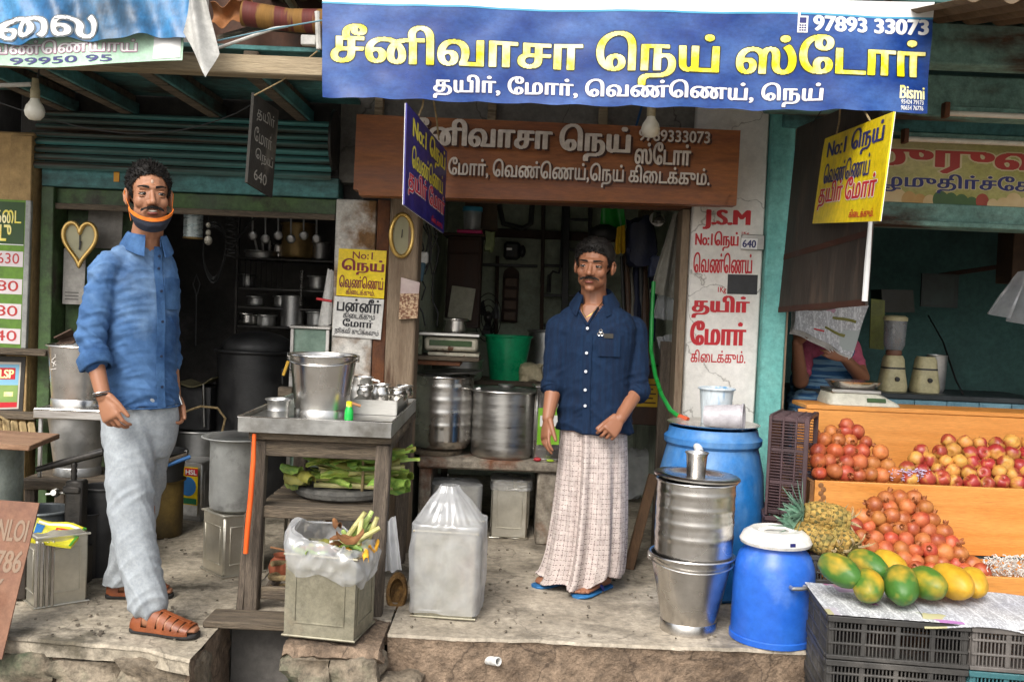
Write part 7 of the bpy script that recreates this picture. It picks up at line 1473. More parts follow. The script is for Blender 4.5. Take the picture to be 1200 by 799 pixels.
def hand(mb, wr, d, n, tdir, curls, s=1., thumb=(.55, .75, .15), spread=1.):
    wr = Vector(wr); d = Vector(d).normalized(); n = Vector(n); n = (n - d * n.dot(d)).normalized(); t = d.cross(n); t = t if t.dot(Vector(tdir)) > 0 else -t
    mb.loft([(wr - d * .02 * s, t * .024 * s, n * .018 * s), (wr + d * .012 * s, t * .026 * s, n * .017 * s), (wr + d * .05 * s, t * .038 * s, n * .0155 * s), (wr + d * .088 * s, t * .040 * s, n * .0125 * s), (wr + d * .096 * s, t * .036 * s, n * .008 * s)], 16, 2.4)
    for k, (of, ln) in enumerate(((.0315, .074), (.0105, .083), (-.0105, .077), (-.031, .060))):
        p = wr + d * (.086 - .004 * abs(k - 1)) * s + t * of * s * 1.0; ang = 0.; pts = [p]; dd = (d + t * (of * 2.2 * spread)).normalized()
        for j, f in enumerate((.46, .31, .23)):
            ang += curls[k][j] if isinstance(curls[k], (tuple, list)) else curls[k]; v = dd * math.cos(ang) - n * math.sin(ang); p = p + v * ln * f * s; pts.append(p)
        mb.chain(pts, [.0092 * s, .0084 * s, .0076 * s, .0064 * s])
    p = wr + d * .022 * s + t * .026 * s; v = (d * thumb[0] + t * thumb[1] - n * thumb[2]).normalized(); v2 = (d * 1.1 + t * .25 - n * thumb[2] * 1.6).normalized()
    mb.chain([p - d * .008 * s, p + v * .036 * s, p + v * .036 * s + v2 * .03 * s, p + v * .036 * s + v2 * .055 * s], [.0145 * s, .0115 * s, .0100 * s, .0078 * s])
def footmesh(mb, heel, d, L_=.255, w_=1., toes=False):
    heel = Vector(heel); d = Vector(d).normalized(); s = d.cross(V3(0, 0, 1)); st = [(0., .022, .03, .03), (.07, .031, .045, .045), (.25, .034, .075, .06), (.42, .036, .062, .04), (.62, .043, .044, .024), (.78, .045, .032, .018), (.9, .040, .024, .014), (1., .022, .016, .010)]
    mb.loft([(heel + d * (L_ * a) + V3(0, 0, h * .5), s * b * w_, V3(0, 0, h * .5)) for a, b, h, _ in st], 18, 2.3)
    if toes:
        for k, (o, l, r) in enumerate(((.026, 1.03, .0135), (.008, 1.05, .0095), (-.007, 1.02, .0088), (-.021, .97, .0082), (-.033, .91, .008))): mb.cap(heel + d * L_ * .84 + s * o * w_ * toes + V3(0, 0, .012), heel + d * L_ * l + s * o * 1.08 * w_ * toes + V3(0, 0, .011), r, r * .95)
    return s
def wrinkle(amp, fx=5., fz=18., diag=.8, wfn=None, sd=0.):
    def f(p, n):
        a = noise.noise(Vector((p.x * fx + sd, p.y * fx, p.z * fz + (p.x + p.y) * fz * diag))); b = noise.noise(Vector((p.x * fx * 2.3 + 7, p.y * fx * 2.3 + sd, p.z * fz * 1.9 - (p.x - p.y) * fz * diag)))
        h = (1 - abs(a) * 2.2) * .7 + (1 - abs(b) * 2.2) * .4 - .55; return p + n * amp * h * (wfn(p) if wfn else 1)
    return f
def ringpt(rings, k): return rings[k]
def collar(root, c, psi, r, mat, up=.036, open_=.5, out=1.35, drop=.03, tilt=.015, name='collar'):
    f = V3(math.sin(psi), -math.cos(psi), 0); l = V3(math.cos(psi), math.sin(psi), 0)
    def g(u, v):
        a = lerp(open_, 2 * math.pi - open_, u); front = max(0, math.cos(a)); dr = f * math.cos(a) + l * math.sin(a)
        if v < .4: k = v / .4; rr_ = r * (1.06 - .04 * k); z = up * k
        else: k = (v - .4) / .6; rr_ = r * lerp(1.03, out, k); z = lerp(up + .003, -drop * (.35 + .9 * front), k)
        return c + dr * rr_ + V3(0, 0, z - tilt * math.cos(a))
    return part(name, MB().grid(g, 40, 10, .0025), mat, root, 70)
def strip(root, name, pts, w_, nrm, lat, mat, off=.004):
    def g(u, v): i = v * (len(pts) - 1); a = min(int(i), len(pts) - 2); p = pts[a].lerp(pts[a + 1], i - a); return p + lat * (u - .5) * w_ + nrm * off
    return part(name, MB().grid(g, 3, 30, .0015), mat, root, 70)
def disc(c, n, r, th=.003): return MB().lathe([(0, 0), (r, 0), (r, th), (0, th)], c, 14, rot=Vector(n).to_track_quat('Z', 'Y').to_matrix())
# cloth
denim = M('washed_denim', '#2a4a76', '#5579a6', rough=.8, scale=5, lo=.34, hi=.70, bump=.4, bs=260, dirt='#8fabc8', ds=3, dl=.50, dh=.85, g=.1, spec=.2)
denim_d = M('denim_seam', '#2a4a76', '#4a6d98', rough=.85, scale=9, bump=.35, bs=260, spec=.2)
jean_g = M('pale_grey_denim', '#969ca1', '#a8aeb2', rough=.85, scale=90, bump=.25, bs=300, dirt='#8f959b', ds=2, dl=.45, dh=.85, g=.07, spec=.2)
navy = M('navy_cotton', '#0c1c34', '#162b46', rough=.85, scale=5, stretch=(14, 14, .8), lo=.35, hi=.65, bump=.3, bs=220, spec=.2)
leather = M('tan_leather', '#6f3719', '#8a4a26', rough=.45, scale=8, bump=.15, bs=60); sole_m = M('black_rubber', '#1b1a1a', '#2a2928', rough=.7, bump=.1)

# ---- man in denim shirt
D0 = 3.85; psi = R(52); fL = V3(math.sin(psi), -math.cos(psi), 0); lL = V3(math.cos(psi), math.sin(psi), 0)
base = G(175, 732); per = thing('person', 'person in blue denim shirt and pale grey jeans with an orange-edged mask under the chin', 'person', (base.x, base.y, 0))
HL = P(175, 231, 3.80); TL = Tm(HL, R(27), R(-2), R(-2), 1.0)
def trr(px, py, hw, hd, d=D0): return (P(px, py, d), lL * hw, fL * hd)
rings = [trr(164, 474, .144, .120), trr(164, 450, .140, .116), trr(164, 415, .137, .112), trr(165, 375, .146, .114), trr(164, 340, .156, .112), trr(163, 314, .150, .100), trr(166, 300, .122, .086), trr(169, 289, .082, .070), trr(172, 281, .060, .058)]
shR, elR, wrR = P(122, 318, 3.72), P(105, 398, 3.67), P(121, 464, 3.62)
shL, elL, wrL = P(188, 314, 3.95), P(197, 400, 4.03), P(204, 466, 3.96)
body = MB(); head_parts(body, TL); nk = TL @ V3(0, .03, -.10)
body.chain([nk, P(170, 292, 3.84), P(166, 320, 3.85)], [.056, .062, .09]); body.loft([(c, a * .88, b * .86) for c, a, b in rings[:-1]])
body.chain([shR, elR, wrR], [.046, .035, .027]); body.chain([shL, elL, wrL], [.046, .035, .027])
hand(body, wrR, P(134, 500, 3.60) - wrR, (-.35, -1, .1), (1, -.2, 0), [(.35, .5, .5), (.45, .6, .5), (.55, .65, .5), (.6, .7, .5)], .98, (.8, .45, .2))
hand(body, wrL, P(209, 500, 3.93) - wrL, (.3, .9, 0), (1, -.4, 0), [(.5, .7, .5)] * 4, .95, (.8, .45, .2))
fd = V3(1, -.18, 0).normalized(); heelR = V3(X(158, 735, 3.72), 3.72, .022); heelL = V3(X(128, 704, 4.12), 4.12, .022); fdl = V3(1, .1, 0).normalized()
footmesh(body, heelR, fd); footmesh(body, heelL, fdl)
hipR, kneR, ankR = P(152, 492, 3.80), P(153, 602, 3.76), heelR + fd * .055 + V3(0, 0, .075); hipL, kneL, ankL = P(178, 492, 3.93), P(166, 600, 4.0), heelL + fdl * .055 + V3(0, 0, .075)
body.chain([hipR, kneR, ankR], [.075, .055, .036]); body.chain([hipL, kneL, ankL], [.075, .055, .036])
bd = blob('body', body, .003, 6, skin_a, per)
def flowfn(b, d, rg): return V3(rg.uniform(-.5, .5) + .3 * d.x, .5 * d.y + rg.uniform(-.3, .6), .3 + rg.uniform(-.4, .4)).normalized()
hfn = zline([(-.10, .088), (-.055, .074), (-.035, .045), (-.018, -.012), (.0, -.005), (.012, .022), (.03, .024), (.042, -.03), (.09, -.055)])
face_details(per, TL, True, hfn, 1., .003, .6, 3, 1800, .004, .012, skin_a)
# mask under the chin
def mk(u, v, o=0.):
    a = lerp(-1.5, 1.5, u); ca, sa = math.cos(a), math.sin(a); top = V3(.071 * sa, -.036 - .058 * ca ** .8 if ca > 0 else -.03, -.050 - .047 * max(0, ca) ** 1.2); bot = V3(.056 * sa, -.020 - .050 * max(0, ca), -.078 - .060 * max(0, ca) ** .7); mid = V3(.071 * sa, -.034 - .066 * max(0, ca) ** .9, -.068 - .052 * max(0, ca))
    p = (top * (1 - v) + bot * v) * (1 - 4 * v * (1 - v) * .5) + mid * (4 * v * (1 - v) * .5); return p + V3(sa, -ca, 0) * o + V3(0, 0, .0015 * math.sin(u * 26) * math.sin(v * 3.1))
mb = MB().grid(lambda u, v: mk(u, v, .004), 34, 8, .003); mb.V = [TL @ v for v in mb.V]; msk = part('face_mask', mb, M('dark_navy_mask', '#1f2330', '#2a2f3d', rough=.85, bump=.2, bs=200), per, 70)
orange = M('orange_trim', '#e2701a', '#ec8428', rough=.7, bump=.1)
mb = MB().grid(lambda u, v: mk(u, lerp(-.08, .07, v), .0068), 34, 2, .0025); mb.V = [TL @ v for v in mb.V]; part('trim', mb, orange, msk, 70)
for s in (-1, 1):
    e0 = mk(0 if s < 0 else 1, 0, .004); e1 = mk(0 if s < 0 else 1, 1, .004)
    def el(u, v): p = [e0, V3(s * .082, -.008, -.02), V3(s * .089, .016, .018), V3(s * .083, .022, .026)]; i = u * 3; a = min(int(i), 2); return p[a].lerp(p[a + 1], i - a) + V3(0, (v - .5) * .007, (v - .5) * .002)
    mb = MB().grid(el, 12, 2, .0015); mb.V = [TL @ v for v in mb.V]; part('ear_loop', mb, orange, msk, 70)
    mb = MB().grid(lambda u, v: e0.lerp(e1 + V3(s * .004, .004, -.006), u) + V3(0, (v - .5) * .010, 0) + V3(s * .004, 0, 0), 6, 2, .002); mb.V = [TL @ v for v in mb.V]; part('trim', mb, orange, msk, 70)
mk_ = MB().ell((0, -.0915, .047), (.005, .002, .0075)); mk_.V = [TL @ v for v in mk_.V]; part('forehead_mark', mk_, M('pale_ash', '#b59a86', bump=0), per)
# shirt
mb = MB().loft(rings, 28, 2.3)
mb.chain([shR + lL * .02 + V3(0, 0, .012), shR, shR.lerp(elR, .55), elR, elR.lerp(wrR, .38)], [.056, .058, .053, .052, .049]); mb.chain([shL - lL * .02, shL, elL, elL.lerp(wrL, .38)], [.054, .056, .048, .045])
mb.chain([P(154, 296, 3.80), P(132, 307, 3.74)], [.040, .050])
def wfL(p):
    e = max(0, 1 - (p - elR).length / .16); hem = max(0, 1 - (p.z - rings[0][0].z) / .25); arm = max(0, 1 - (p - shR).length / .2); return .35 + 1.1 * e + .75 * hem + .4 * arm
shirt = blob('shirt', mb, .0055, 5, denim, per, wrinkle(.019, 4, 17, .8, wfL, 2.))
collar(per, P(172, 286, 3.83), R(40), .068, denim_d, .036, .42, 1.42, .034, .012)
frp = [c + fL * b.length * 1.02 for c, a, b in rings[:-1]]
strip(per, 'placket', [frp[i] + (lL * .012) for i in range(len(frp))], .034, fL, lL, denim_d, .006)
mb = MB()
for i in range(1, 7): part('button', disc(frp[i] + fL * .012 + lL * .012, fL, .0055), M('dark_button', '#16233f', bump=0), per)
pk_ = P(203, 330, 3.86); part('pocket', MB().grid(lambda u, v: rings[4][0] + lL * lerp(.03, .115, u) + fL * (.112 * max(.05, 1 - (lerp(.03, .115, u) / .156) ** 2.3) ** (1 / 2.3) + .006) + V3(0, 0, lerp(-.07, .05, v)), 8, 4, .003), denim_d, per, 70)
part('hem_stitch', MB().tube([rings[0][0] + lL * .154 * math.cos(a * math.pi / 24) + fL * .126 * math.sin(a * math.pi / 24) + V3(0, 0, -.002) for a in range(48)], .0035, 6, closed=True), denim_d, per)
cu0, cu1 = elR.lerp(wrR, .27), elR.lerp(wrR, .50)
def cuff(c0, c1, r0, r1, mat, sd=0.): return MB().lathe(openp([(r0, 0), (r0 * 1.05, .008), (r0 * 1.02, (c1 - c0).length * .5), (r1 * 1.05, (c1 - c0).length * .9), (r1, (c1 - c0).length)], .006), c0, 28, fn=lambda v: V3(v.x * (1 + .03 * math.sin(3 * math.atan2(v.y, v.x) + sd)), v.y, v.z + .006 * math.sin(2 * math.atan2(v.y, v.x) + sd)), rot=(c1 - c0).to_track_quat('Z', 'Y').to_matrix())
part('rolled_cuff', cuff(cu0, cu1, .060, .057, denim_d, 1.), denim_d, per, 60)
# jeans
mb = MB(); zc_ = lambda p: p
mb.loft([(P(165, 462, 3.85), lL * .140, fL * .112), (P(165, 490, 3.86), lL * .148, fL * .118), (P(164, 518, 3.865), lL * .142, fL * .112), (P(163, 535, 3.865), lL * .12, fL * .095)], 26, 2.3)
def leg(c): 
    for (a, b, r0, r1) in zip(c, c[1:], c_r, c_r[1:]): mb.cap(a, b, r0, r1, 20)
c_r = [.094, .090, .084, .078, .072, .072]; leg([P(153, 500, 3.80), P(152, 545, 3.78), P(153, 590, 3.765), P(158, 630, 3.75), P(166, 672, 3.735), P(173, 704, 3.725)])
c_r = [.092, .086, .078, .072, .068, .070]; leg([P(178, 500, 3.94), P(172, 545, 3.97), P(164, 590, 4.02), P(154, 630, 4.06), P(145, 665, 4.10), P(141, 690, 4.115)])
def wfJ(p): return .35 + 1.0 * max(0, 1 - p.z / .45) + .6 * max(0, 1 - abs(p.z - .52) / .12) + .5 * max(0, 1 - abs(p.z - .95) / .1)
jf = wrinkle(.015, 2.6, 9, 1.6, wfJ, 5.)
jeans = blob('jeans', mb, .0058, 5, jean_g, per, lambda p, n: jf(p, n) if p.z > .10 else jf(V3(p.x, p.y, max(p.z, .062)), n))
for nm_, hl_, dr, hc in (('sandal', heelR, fd, ankR), ('sandal', heelL, fdl, ankL)):
    s_ = dr.cross(V3(0, 0, 1)); sole = MB().loft([(hl_ + dr * (.27 * a - .012) + V3(0, 0, -.011), s_ * b, V3(0, 0, .011)) for a, b in ((0, .022), (.05, .034), (.25, .036), (.5, .040), (.72, .050), (.88, .047), (.97, .034), (1.0, .02))], 20, 3); sd = part('sandal', sole, sole_m, per)
    fst = [(0., .022, .03), (.07, .031, .045), (.25, .034, .075), (.42, .036, .062), (.62, .043, .044), (.78, .045, .032), (.9, .040, .024), (1., .022, .016)]
    def fh(a):
        for (a0, b0, h0), (a1, b1, h1_) in zip(fst, fst[1:]):
            if a <= a1: k = (a - a0) / (a1 - a0); return lerp(b0, b1, k), lerp(h0, h1_, k)
        return fst[-1][1:]
    for (a0, a1) in ((.0, .20), (.27, .40), (.43, .53), (.56, .65), (.68, .77), (.80, .90)):
        def sg(u, v, a0=a0, a1=a1):
            a = lerp(a0, a1, u); b, h = fh(a); th = math.pi * v; e = .0055; return hl_ + dr * (.255 * a - (.006 if a0 == 0 else 0) + .012 * math.sin(th) * (a0 > .2)) + s_ * (b + e) * math.cos(th) * 1.02 + V3(0, 0, max(-.004, (h + e) * abs(math.sin(th)) ** .75))
        part('strap', MB().grid(sg, 4, 16, .003), leather, sd, 70)
    part('strap', MB().grid(lambda u, v: hl_ + dr * (.255 * lerp(.28, .9, u)) + s_ * lerp(-.010, .010, v) + V3(0, 0, fh(lerp(.28, .9, u))[1] + .0095), 14, 2, .003), leather, sd, 70)
    for sg_ in (-1, 1): part('strap', MB().grid(lambda u, v: hl_ + dr * (.255 * lerp(.02, .92, u)) + s_ * sg_ * (fh(lerp(.02, .92, u))[0] + .006) + V3(0, 0, lerp(-.006, .010, v)), 14, 2, .003), leather, sd, 70)
wv = (P(134, 500, 3.60) - wrR).normalized(); wq = wv.to_track_quat('Z', 'Y').to_matrix()
part('bracelet', MB().tube([wrR + wv * -.004 + wq @ V3(.034 * math.cos(a), .026 * math.sin(a), .006 * math.sin(a)) for a in [i * math.pi / 12 for i in range(24)]], .0034, 8, closed=True), black_iron, per); part('bracelet', MB().tube([wrR + wv * -.013 + wq @ V3(.034 * math.cos(a), .026 * math.sin(a), .006 * math.sin(a)) for a in [i * math.pi / 12 for i in range(24)]], .003, 8, closed=True), steel, per)
hx = P(211, 463, 3.93); part('steel_watch', MB().tube([P(206, 452, 3.92), P(211, 468, 3.915), P(213, 474, 3.915)], .004), steel, per)

# ---- man in navy shirt and lungi
D1 = 4.52; psi = R(-12); fM = V3(math.sin(psi), -math.cos(psi), 0); lM = V3(math.cos(psi), math.sin(psi), 0)
base = G(690, 688); per = thing('person', 'person in navy shirt and checked lungi with gold chain standing in the shop entrance', 'person', (base.x, base.y, 0))
HM = P(696, 313, D1 - .03); TM = Tm(HM, R(-15), R(2), R(2), 1.0) @ Matrix.Diagonal((1.06, 1.02, .95, 1))
def trm(px, py, hw, hd, d=D1): return (P(px, py, d), lM * hw, fM * hd)
rings = [trm(697, 504, .176, .140), trm(697, 482, .168, .132), trm(697, 455, .163, .130), trm(698, 425, .168, .130), trm(699, 400, .178, .126), trm(699, 382, .182, .112), trm(698, 367, .160, .088), trm(697, 357, .10, .07), trm(696, 349, .064, .06)]
shR, elR, wrR = P(657, 386, D1), P(649, 452, D1 - .02), P(642, 490, D1 - .10)
shL, elL, wrL = P(741, 388, D1 + .03), P(746, 456, D1 - .02), P(727, 490, D1 - .15)
body = MB(); head_parts(body, TM); nk = TM @ V3(0, .03, -.10); body.chain([nk, P(697, 360, D1), P(697, 375, D1)], [.055, .062, .09])
body.loft([(c, a * .93, b * .93) for c, a, b in rings[:-1]]); body.chain([shR, elR, wrR], [.048, .040, .026]); body.chain([shL, elL, wrL], [.048, .041, .027])
hand(body, wrR, P(639, 512, D1 - .13) - wrR, (-1, -.5, .0), (.5, -1, 0), [(.12, .35, .35), (.18, .4, .35), (.25, .42, .35), (.3, .45, .35)], .98, (.85, .4, .25))
hand(body, wrL, P(711, 510, D1 - .21) - wrL, (.35, -1, .45), (-1, -.2, .3), [(.55, .9, .7), (.75, 1.0, .7), (.9, 1.0, .7), (1.0, 1.0, .6)], .98, (.9, .3, .25))
fdm = V3(-.62, -.78, 0).normalized(); heelM = V3(X(712, 690, 4.56), 4.575, .018); heelM2 = V3(X(672, 680, 4.62), 4.66, .018); fdm2 = V3(-.75, -.62, 0).normalized()
footmesh(body, heelM, fdm, .235, 1.0, 1.); footmesh(body, heelM2, fdm2, .22, 1.)
body.chain([P(685, 500, D1), P(678, 600, D1 + .03), heelM2 + fdm2 * .05 + V3(0, 0, .07)], [.07, .05, .035]); body.chain([P(710, 500, D1), P(708, 600, D1 + .0), heelM + fdm * .05 + V3(0, 0, .07)], [.07, .05, .035])
blob('body', body, .003, 6, skin_b, per)
def flowfn(b, d, rg): return V3(-.5 + rg.uniform(-.5, .5), -.5 * max(0, d.z) - .2 + rg.uniform(-.4, .3), .15 - .5 * max(0, -d.y) + rg.uniform(-.35, .35)).normalized()
hfn = zline([(-.10, .078), (-.055, .066), (-.035, .046), (-.02, .0), (.0, .002), (.012, .022), (.03, .024), (.042, -.035), (.09, -.06)])
face_details(per, TM, False, hfn, .6, -.002, .5, 7, 2200, .008, .020, skin_b)
mb = MB().loft(rings, 28, 2.3); mb.chain([shR - lM * -.02, shR, shR.lerp(elR, .5), elR], [.070, .070, .064, .060]); mb.chain([shL - lM * .02, shL, shL.lerp(elL, .5), elL], [.070, .070, .066, .062])
def wfM(p): return .3 + .8 * max(0, 1 - (p - elR).length / .14) + .8 * max(0, 1 - (p - elL).length / .14) + .8 * max(0, 1 - (p.z - rings[0][0].z) / .2)
shirt = blob('shirt', mb, .0055, 5, navy, per, wrinkle(.015, 4, 14, .7, wfM, 9.))
vz = P(685, 380, D1).z; vx = P(688, 380, D1 - .12)
bm = bmesh.new(); bm.from_mesh(shirt.data)
kill = [v for v in bm.verts if v.co.z > vz and (v.co - rings[5][0]).dot(fM) > -.02 and abs((v.co - vx).dot(lM)) < (v.co.z - vz) * .62]
bmesh.ops.delete(bm, geom=kill, context='VERTS'); bm.to_mesh(shirt.data); bm.free()
collar(per, P(697, 352, D1 - .005), psi, .073, navy, .034, .62, 1.55, .05, .022)
frp = [c + fM * b.length * 1.02 - lM * .02 for c, a, b in rings[:6]]; strip(per, 'placket', frp[:5] + [frp[5].lerp(frp[4], .55)], .034, fM, lM, navy, .005)
wb = M('white_button', '#c9ccd2', bump=0, rough=.3)
for py in (384, 412, 433, 454, 472): i_ = max(k for k in range(6) if rings[k][0].z <= P(690, py, D1).z); p = P(690, py, D1); a, b = frp[i_], frp[min(5, i_ + 1)]; k = (p.z - a.z) / max(1e-4, b.z - a.z); part('button', disc(a.lerp(b, k) + fM * .011 - lM * .004, fM, .0065), wb, per)
def surf(l_, z):
    i = max([k for k in range(7) if rings[k][0].z <= z] or [0]); k = (z - rings[i][0].z) / (rings[i + 1][0].z - rings[i][0].z); c = rings[i][0].lerp(rings[i + 1][0], k); hw = lerp(rings[i][1].length, rings[i + 1][1].length, k); hd = lerp(rings[i][2].length, rings[i + 1][2].length, k)
    return c + lM * l_ + fM * hd * max(.05, 1 - abs(l_ / hw) ** 2.3) ** (1 / 2.3)
for sg in (-1, 1): part('neck_edge', MB().tube([surf((vx - rings[5][0]).dot(lM) + sg * .62 * k * .1, vz + k * .1) + fM * .003 for k in (-.02, .2, .4, .6, .8)], [.006] * 5, 8), navy, per)
zp0, zp1 = P(715, 416, D1).z, P(715, 390, D1).z
pkt = part('pocket', MB().grid(lambda u, v: surf(lerp(.025, .12, u), lerp(zp0, zp1, v)) + fM * .008, 8, 5, .003), navy, per, 70)
bp = surf(.035, zp1) + fM * .014
for k, (dx, dz) in enumerate(((0, .010), (-.007, -.004), (.007, -.004))): part('badge', MB().tube([bp + lM * (dx + .0065 * math.cos(a)) + V3(0, 0, dz + .0065 * math.sin(a)) for a in [i * math.pi / 8 for i in range(16)]], .002, 6, closed=True), steel, pkt)
part('pocket_tag', MB().grid(lambda u, v: surf(lerp(.05, .09, u), lerp(zp1 - .02, zp1, v)) + fM * .013, 2, 2, .002), slate, pkt)
for e_, w2, nm_ in ((elR, wrR, 'rolled_cuff'), (elL, wrL, 'rolled_cuff')): part(nm_, cuff(e_.lerp(w2, -.12), e_.lerp(w2, .16), .060, .056, navy, 2.), navy, per, 60)
gch = [P(x, y, D1 - d_) for x, y, d_ in ((682, 356, .07), (683, 366, .10), (687, 372, .115), (693, 368, .115), (700, 361, .095), (706, 354, .065))]
part('gold_chain', MB().tube([gch[min(i, 4)].lerp(gch[min(i, 4) + 1], k) for i in range(5) for k in (0, .33, .66)] + [gch[-1]], .0022, 6), M('gold', (.8, .5, .15), rough=.25, metal=1, bump=0), per)
# lungi
def chk():
    m = M('checked_lungi_cloth', '#b8aaa5', '#c8bcb6', rough=.9, scale=30, bump=.3, bs=300, spec=.2); t_ = m.node_tree; N = t_.nodes; L = t_.links; b = N['Principled BSDF']; src = b.inputs['Base Color'].links[0].from_socket; uv = N.new('ShaderNodeUVMap'); sp_ = N.new('ShaderNodeSeparateXYZ'); L.new(uv.outputs[0], sp_.inputs[0])
    def mth(op, a, bb=None, v=None):
        n = N.new('ShaderNodeMath'); n.operation = op; L.new(a, n.inputs[0])
        if bb is not None: L.new(bb, n.inputs[1])
        elif v is not None: n.inputs[1].default_value = v
        return n.outputs[0]
    def line(ax, ot, f, w_, dash): a = mth('LESS_THAN', mth('FRACT', mth('MULTIPLY', ax, v=f)), v=w_); d = mth('LESS_THAN', mth('FRACT', mth('MULTIPLY', ot, v=dash)), v=.62); return mth('MULTIPLY', a, d)
    nz_ = N.new('ShaderNodeTexNoise'); nz_.inputs['Scale'].default_value = 60; L.new(uv.outputs[0], nz_.inputs[0]); brk = mth('GREATER_THAN', nz_.outputs['Fac'], v=.42)
    f = mth('MULTIPLY', mth('MAXIMUM', line(sp_.outputs[0], sp_.outputs[1], 42, .10, 42 * 2.3), line(sp_.outputs[1], sp_.outputs[0], 42, .10, 42 * 1.7)), brk)
    x = N.new('ShaderNodeMix'); x.data_type = 'RGBA'; L.new(f, x.inputs['Factor']); L.new(src, x.inputs['A']); x.inputs['B'].default_value = C('#4a3a3c'); L.new(x.outputs['Result'], b.inputs['Base Color']); return m
zt_, zbm = P(696, 496, D1).z, .035
def lg(u, v):
    a = 2 * math.pi * u; z = lerp(zbm, zt_, v); k = 1 - v; sg_ = 1; cxp = lerp(lerp(679, 690, v), 696, v ** .5); c = P(cxp, 400, D1); c = V3(X(cxp, lerp(680, 490, v), D1), D1 + .02 * k, 0)
    hw = lerp(.184, .148, v ** .7); hd = lerp(.15, .115, v); fold = .013 * k ** .6 * math.sin(9 * a + 1.5 * v + .8 * math.sin(2 * a)) + .005 * (k + .25) * math.sin(17 * a + 3 * v) + .05 * math.exp(-((a - 4.2) / .16) ** 2) * -1 * (.5 + .5 * k) + .03 * math.exp(-((a - 4.45) / .12) ** 2)
    r = 1 + fold / .16; zz = z + (.022 * math.sin(2 * a + 2.2) + .012 * math.sin(5 * a)) * max(0, 1 - v * 6) + (.03 * max(0, math.cos(a - 5.2)) * max(0, 1 - v * 5))
    return V3(c.x + hw * r * math.cos(a), c.y + hd * r * math.sin(a), max(.012, zz))
mb = MB().grid(lg, 200, 60); o = part('lungi', mb, chk(), per, 80)
uvl = o.data.uv_layers.new(name='uv'); nn_ = 201
for pl in o.data.polygons:
    us = [(vi % nn_) for vi in pl.vertices]
    for li, vi in zip(pl.loop_indices, pl.vertices): uvl.data[li].uv = ((vi % nn_) / 200 * 1.12, (vi // nn_) / 60 * zt_)
part('waist_fold', MB().tube([P(696, 495, D1) + lM * .140 * math.cos(a) + fM * .105 * math.sin(a) for a in [i * math.pi / 16 for i in range(32)]], .014, 8, closed=True), MATS['checked_lungi_cloth'], per)
blue_r = M('blue_rubber_sole', '#1f5f96', '#2b70a8', rough=.6, bump=.05)
for hl_, dr, Lf in ((heelM, fdm, .235), (heelM2, fdm2, .22)):
    s_ = dr.cross(V3(0, 0, 1)); sd = part('flip_flop', MB().loft([(hl_ + dr * ((Lf + .035) * a - .014) + V3(0, 0, -.009), s_ * b, V3(0, 0, .008)) for a, b in ((0, .022), (.06, .034), (.3, .036), (.6, .044), (.8, .049), (.94, .040), (1., .02))], 20, 3), blue_r, per)
    for sg in (-1, 1): part('strap', MB().tube([hl_ + dr * Lf * .86 + s_ * .017 + V3(0, 0, .028), hl_ + dr * Lf * .70 + s_ * (.017 + sg * .022) + V3(0, 0, .044), hl_ + dr * Lf * .46 + s_ * sg * .040 + V3(0, 0, .018), hl_ + dr * Lf * .4 + s_ * sg * .040 + V3(0, 0, -.002)], [.004, .007, .007, .006], 8), M('violet_strap', '#2a2f7a', bump=0), sd)

# ---- reader behind the newspaper in the fruit shop
D2 = 5.75; psi = R(20); f2 = V3(math.sin(psi), -math.cos(psi), 0); l2 = V3(math.cos(psi), math.sin(psi), 0)
bb = P(962, 455, D2); per = thing('person', 'person reading a newspaper in pink top and blue striped cloth inside the fruit shop', 'person', (bb.x, D2, 0))
T2 = Tm(P(968, 352, D2 - .02), R(10), R(-8), 0, .98); rings = [(P(966, 470, D2), l2 * .19, f2 * .15), (P(966, 440, D2), l2 * .18, f2 * .14), (P(966, 415, D2), l2 * .18, f2 * .12), (P(967, 395, D2), l2 * .17, f2 * .10), (P(967, 384, D2), l2 * .09, f2 * .07)]
body = MB(); head_parts(body, T2); body.chain([T2 @ V3(0, .03, -.1), P(967, 395, D2)], [.052, .06]); body.loft([(c, a * .92, b * .92) for c, a, b in rings])
e1, h1_ = P(938, 446, D2 - .22), P(934, 402, D2 - .34); e2, h2_ = P(1010, 442, D2 - .18), P(990, 420, D2 - .36)
body.chain([P(942, 405, D2 - .05), e1, h1_], [.05, .045, .028]); body.chain([P(994, 405, D2 - .03), e2, h2_], [.05, .043, .028])
hand(body, h1_, (-.02, -.3, 1), (-.8, -.5, 0), (.4, -1, 0), [(.5, .7, .5)] * 4, .95); hand(body, h2_, (-.9, -.25, .35), (.1, -1, -.1), (0, .2, 1), [(.3, .5, .4)] * 4, .95)
body.chain([P(950, 470, D2), P(945, 480, D2 - .4), P(945, 640, D2 - .4)], [.085, .07, .05]); body.chain([P(985, 470, D2), P(990, 480, D2 - .4), P(990, 640, D2 - .4)], [.085, .07, .05])
blob('body', body, .005, 3, skin_b, per)
def flowfn(b, d, rg): return V3(d.x * .3, .6 + rg.uniform(-.2, .2), -.2).normalized()
face_details(per, T2, False, zline([(-.10, .08), (-.05, .065), (-.03, .03), (0, .0), (.04, -.05), (.09, -.06)]), 1., 0, 0, 11, 700, .01, .01, skin_b)
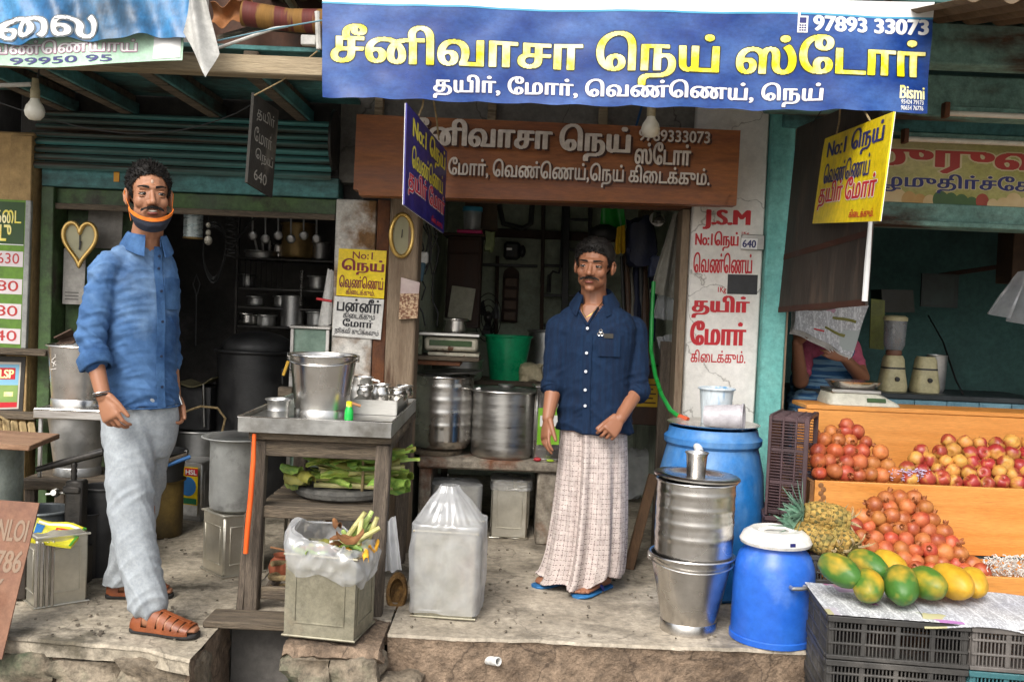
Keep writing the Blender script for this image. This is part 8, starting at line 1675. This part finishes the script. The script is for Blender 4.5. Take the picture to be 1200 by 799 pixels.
mb = MB().loft([(rings[1][0] + V3(0, 0, .02), rings[1][1] * .98, rings[1][2] * .98)] + rings[2:], 24); mb.chain([P(942, 405, D2 - .05), P(942, 405, D2 - .05).lerp(e1, .75)], [.062, .056]); mb.chain([P(994, 405, D2 - .03), P(994, 405, D2 - .03).lerp(e2, .6)], [.062, .056])
blob('pink_top', mb, .007, 4, M('pink_cotton', '#a84a62', '#bb5c74', rough=.9, bump=.3, bs=150), per, wrinkle(.008, 4, 14, .5))
stripes = M('blue_striped_cloth', '#1f4f7c', '#6f93ab', rough=.85, scale=30, stretch=(.1, .1, 1.6), lo=.48, hi=.55, bump=.3, bs=120)
mb = MB().loft([(P(966, 474, D2), l2 * .22, f2 * .19), (P(966, 446, D2), l2 * .205, f2 * .175), (P(970, 424, D2 - .02), l2 * .185, f2 * .15), (P(982, 408, D2 - .03), l2 * .12, f2 * .12)], 24); mb.chain([P(948, 470, D2), P(945, 482, D2 - .4), P(945, 640, D2 - .38)], [.11, .10, .09]); mb.chain([P(986, 470, D2), P(990, 482, D2 - .4), P(990, 640, D2 - .38)], [.11, .10, .09])
blob('striped_wrap', mb, .008, 4, stripes, per, wrinkle(.01, 4, 12, .6))
one('plastic_chair', 'dark plastic stool under the newspaper reader', 'stool', wbox(MB(), bb.x - .2, bb.x + .22, D2 - .15, D2 + .2, 0, P(966, 478, D2).z - .06), black_m)
q = Quad(P(930, 386, D2 - .42), P(1000, 417, D2 - .42), P(1018, 358, D2 - .34), P(934, 352, D2 - .34), lambda u, v: .02 * math.sin(u * 5) * (1 - v) + .008 * math.sin(u * 13 + v * 6))
t = thing('newspaper', 'open newspaper held up by the reader behind the plywood board', 'newspaper', tuple(q.c[0]))
for k in range(4): qk = Quad(*[c + V3(-.004 * k, .010 * k, -.008 * k) for c in q.c], q.wave); part('page', qk.sheet(14, 10, .0008), news_mat('newsprint_pale', 5., '#cfd0d2') if k == 0 else paper_w, t)
q.rect(t, (.55, .62, .9, .68), M('olive_print', '#6d6a22', bump=0), .002, 'headline', 4); q.rect(t, (.3, .2, .45, .24), red_p, .002, 'headline', 4); q.rect(t, (.45, .3, .8, .36), M('olive_print', '#6d6a22'), .002, 'headline', 4)
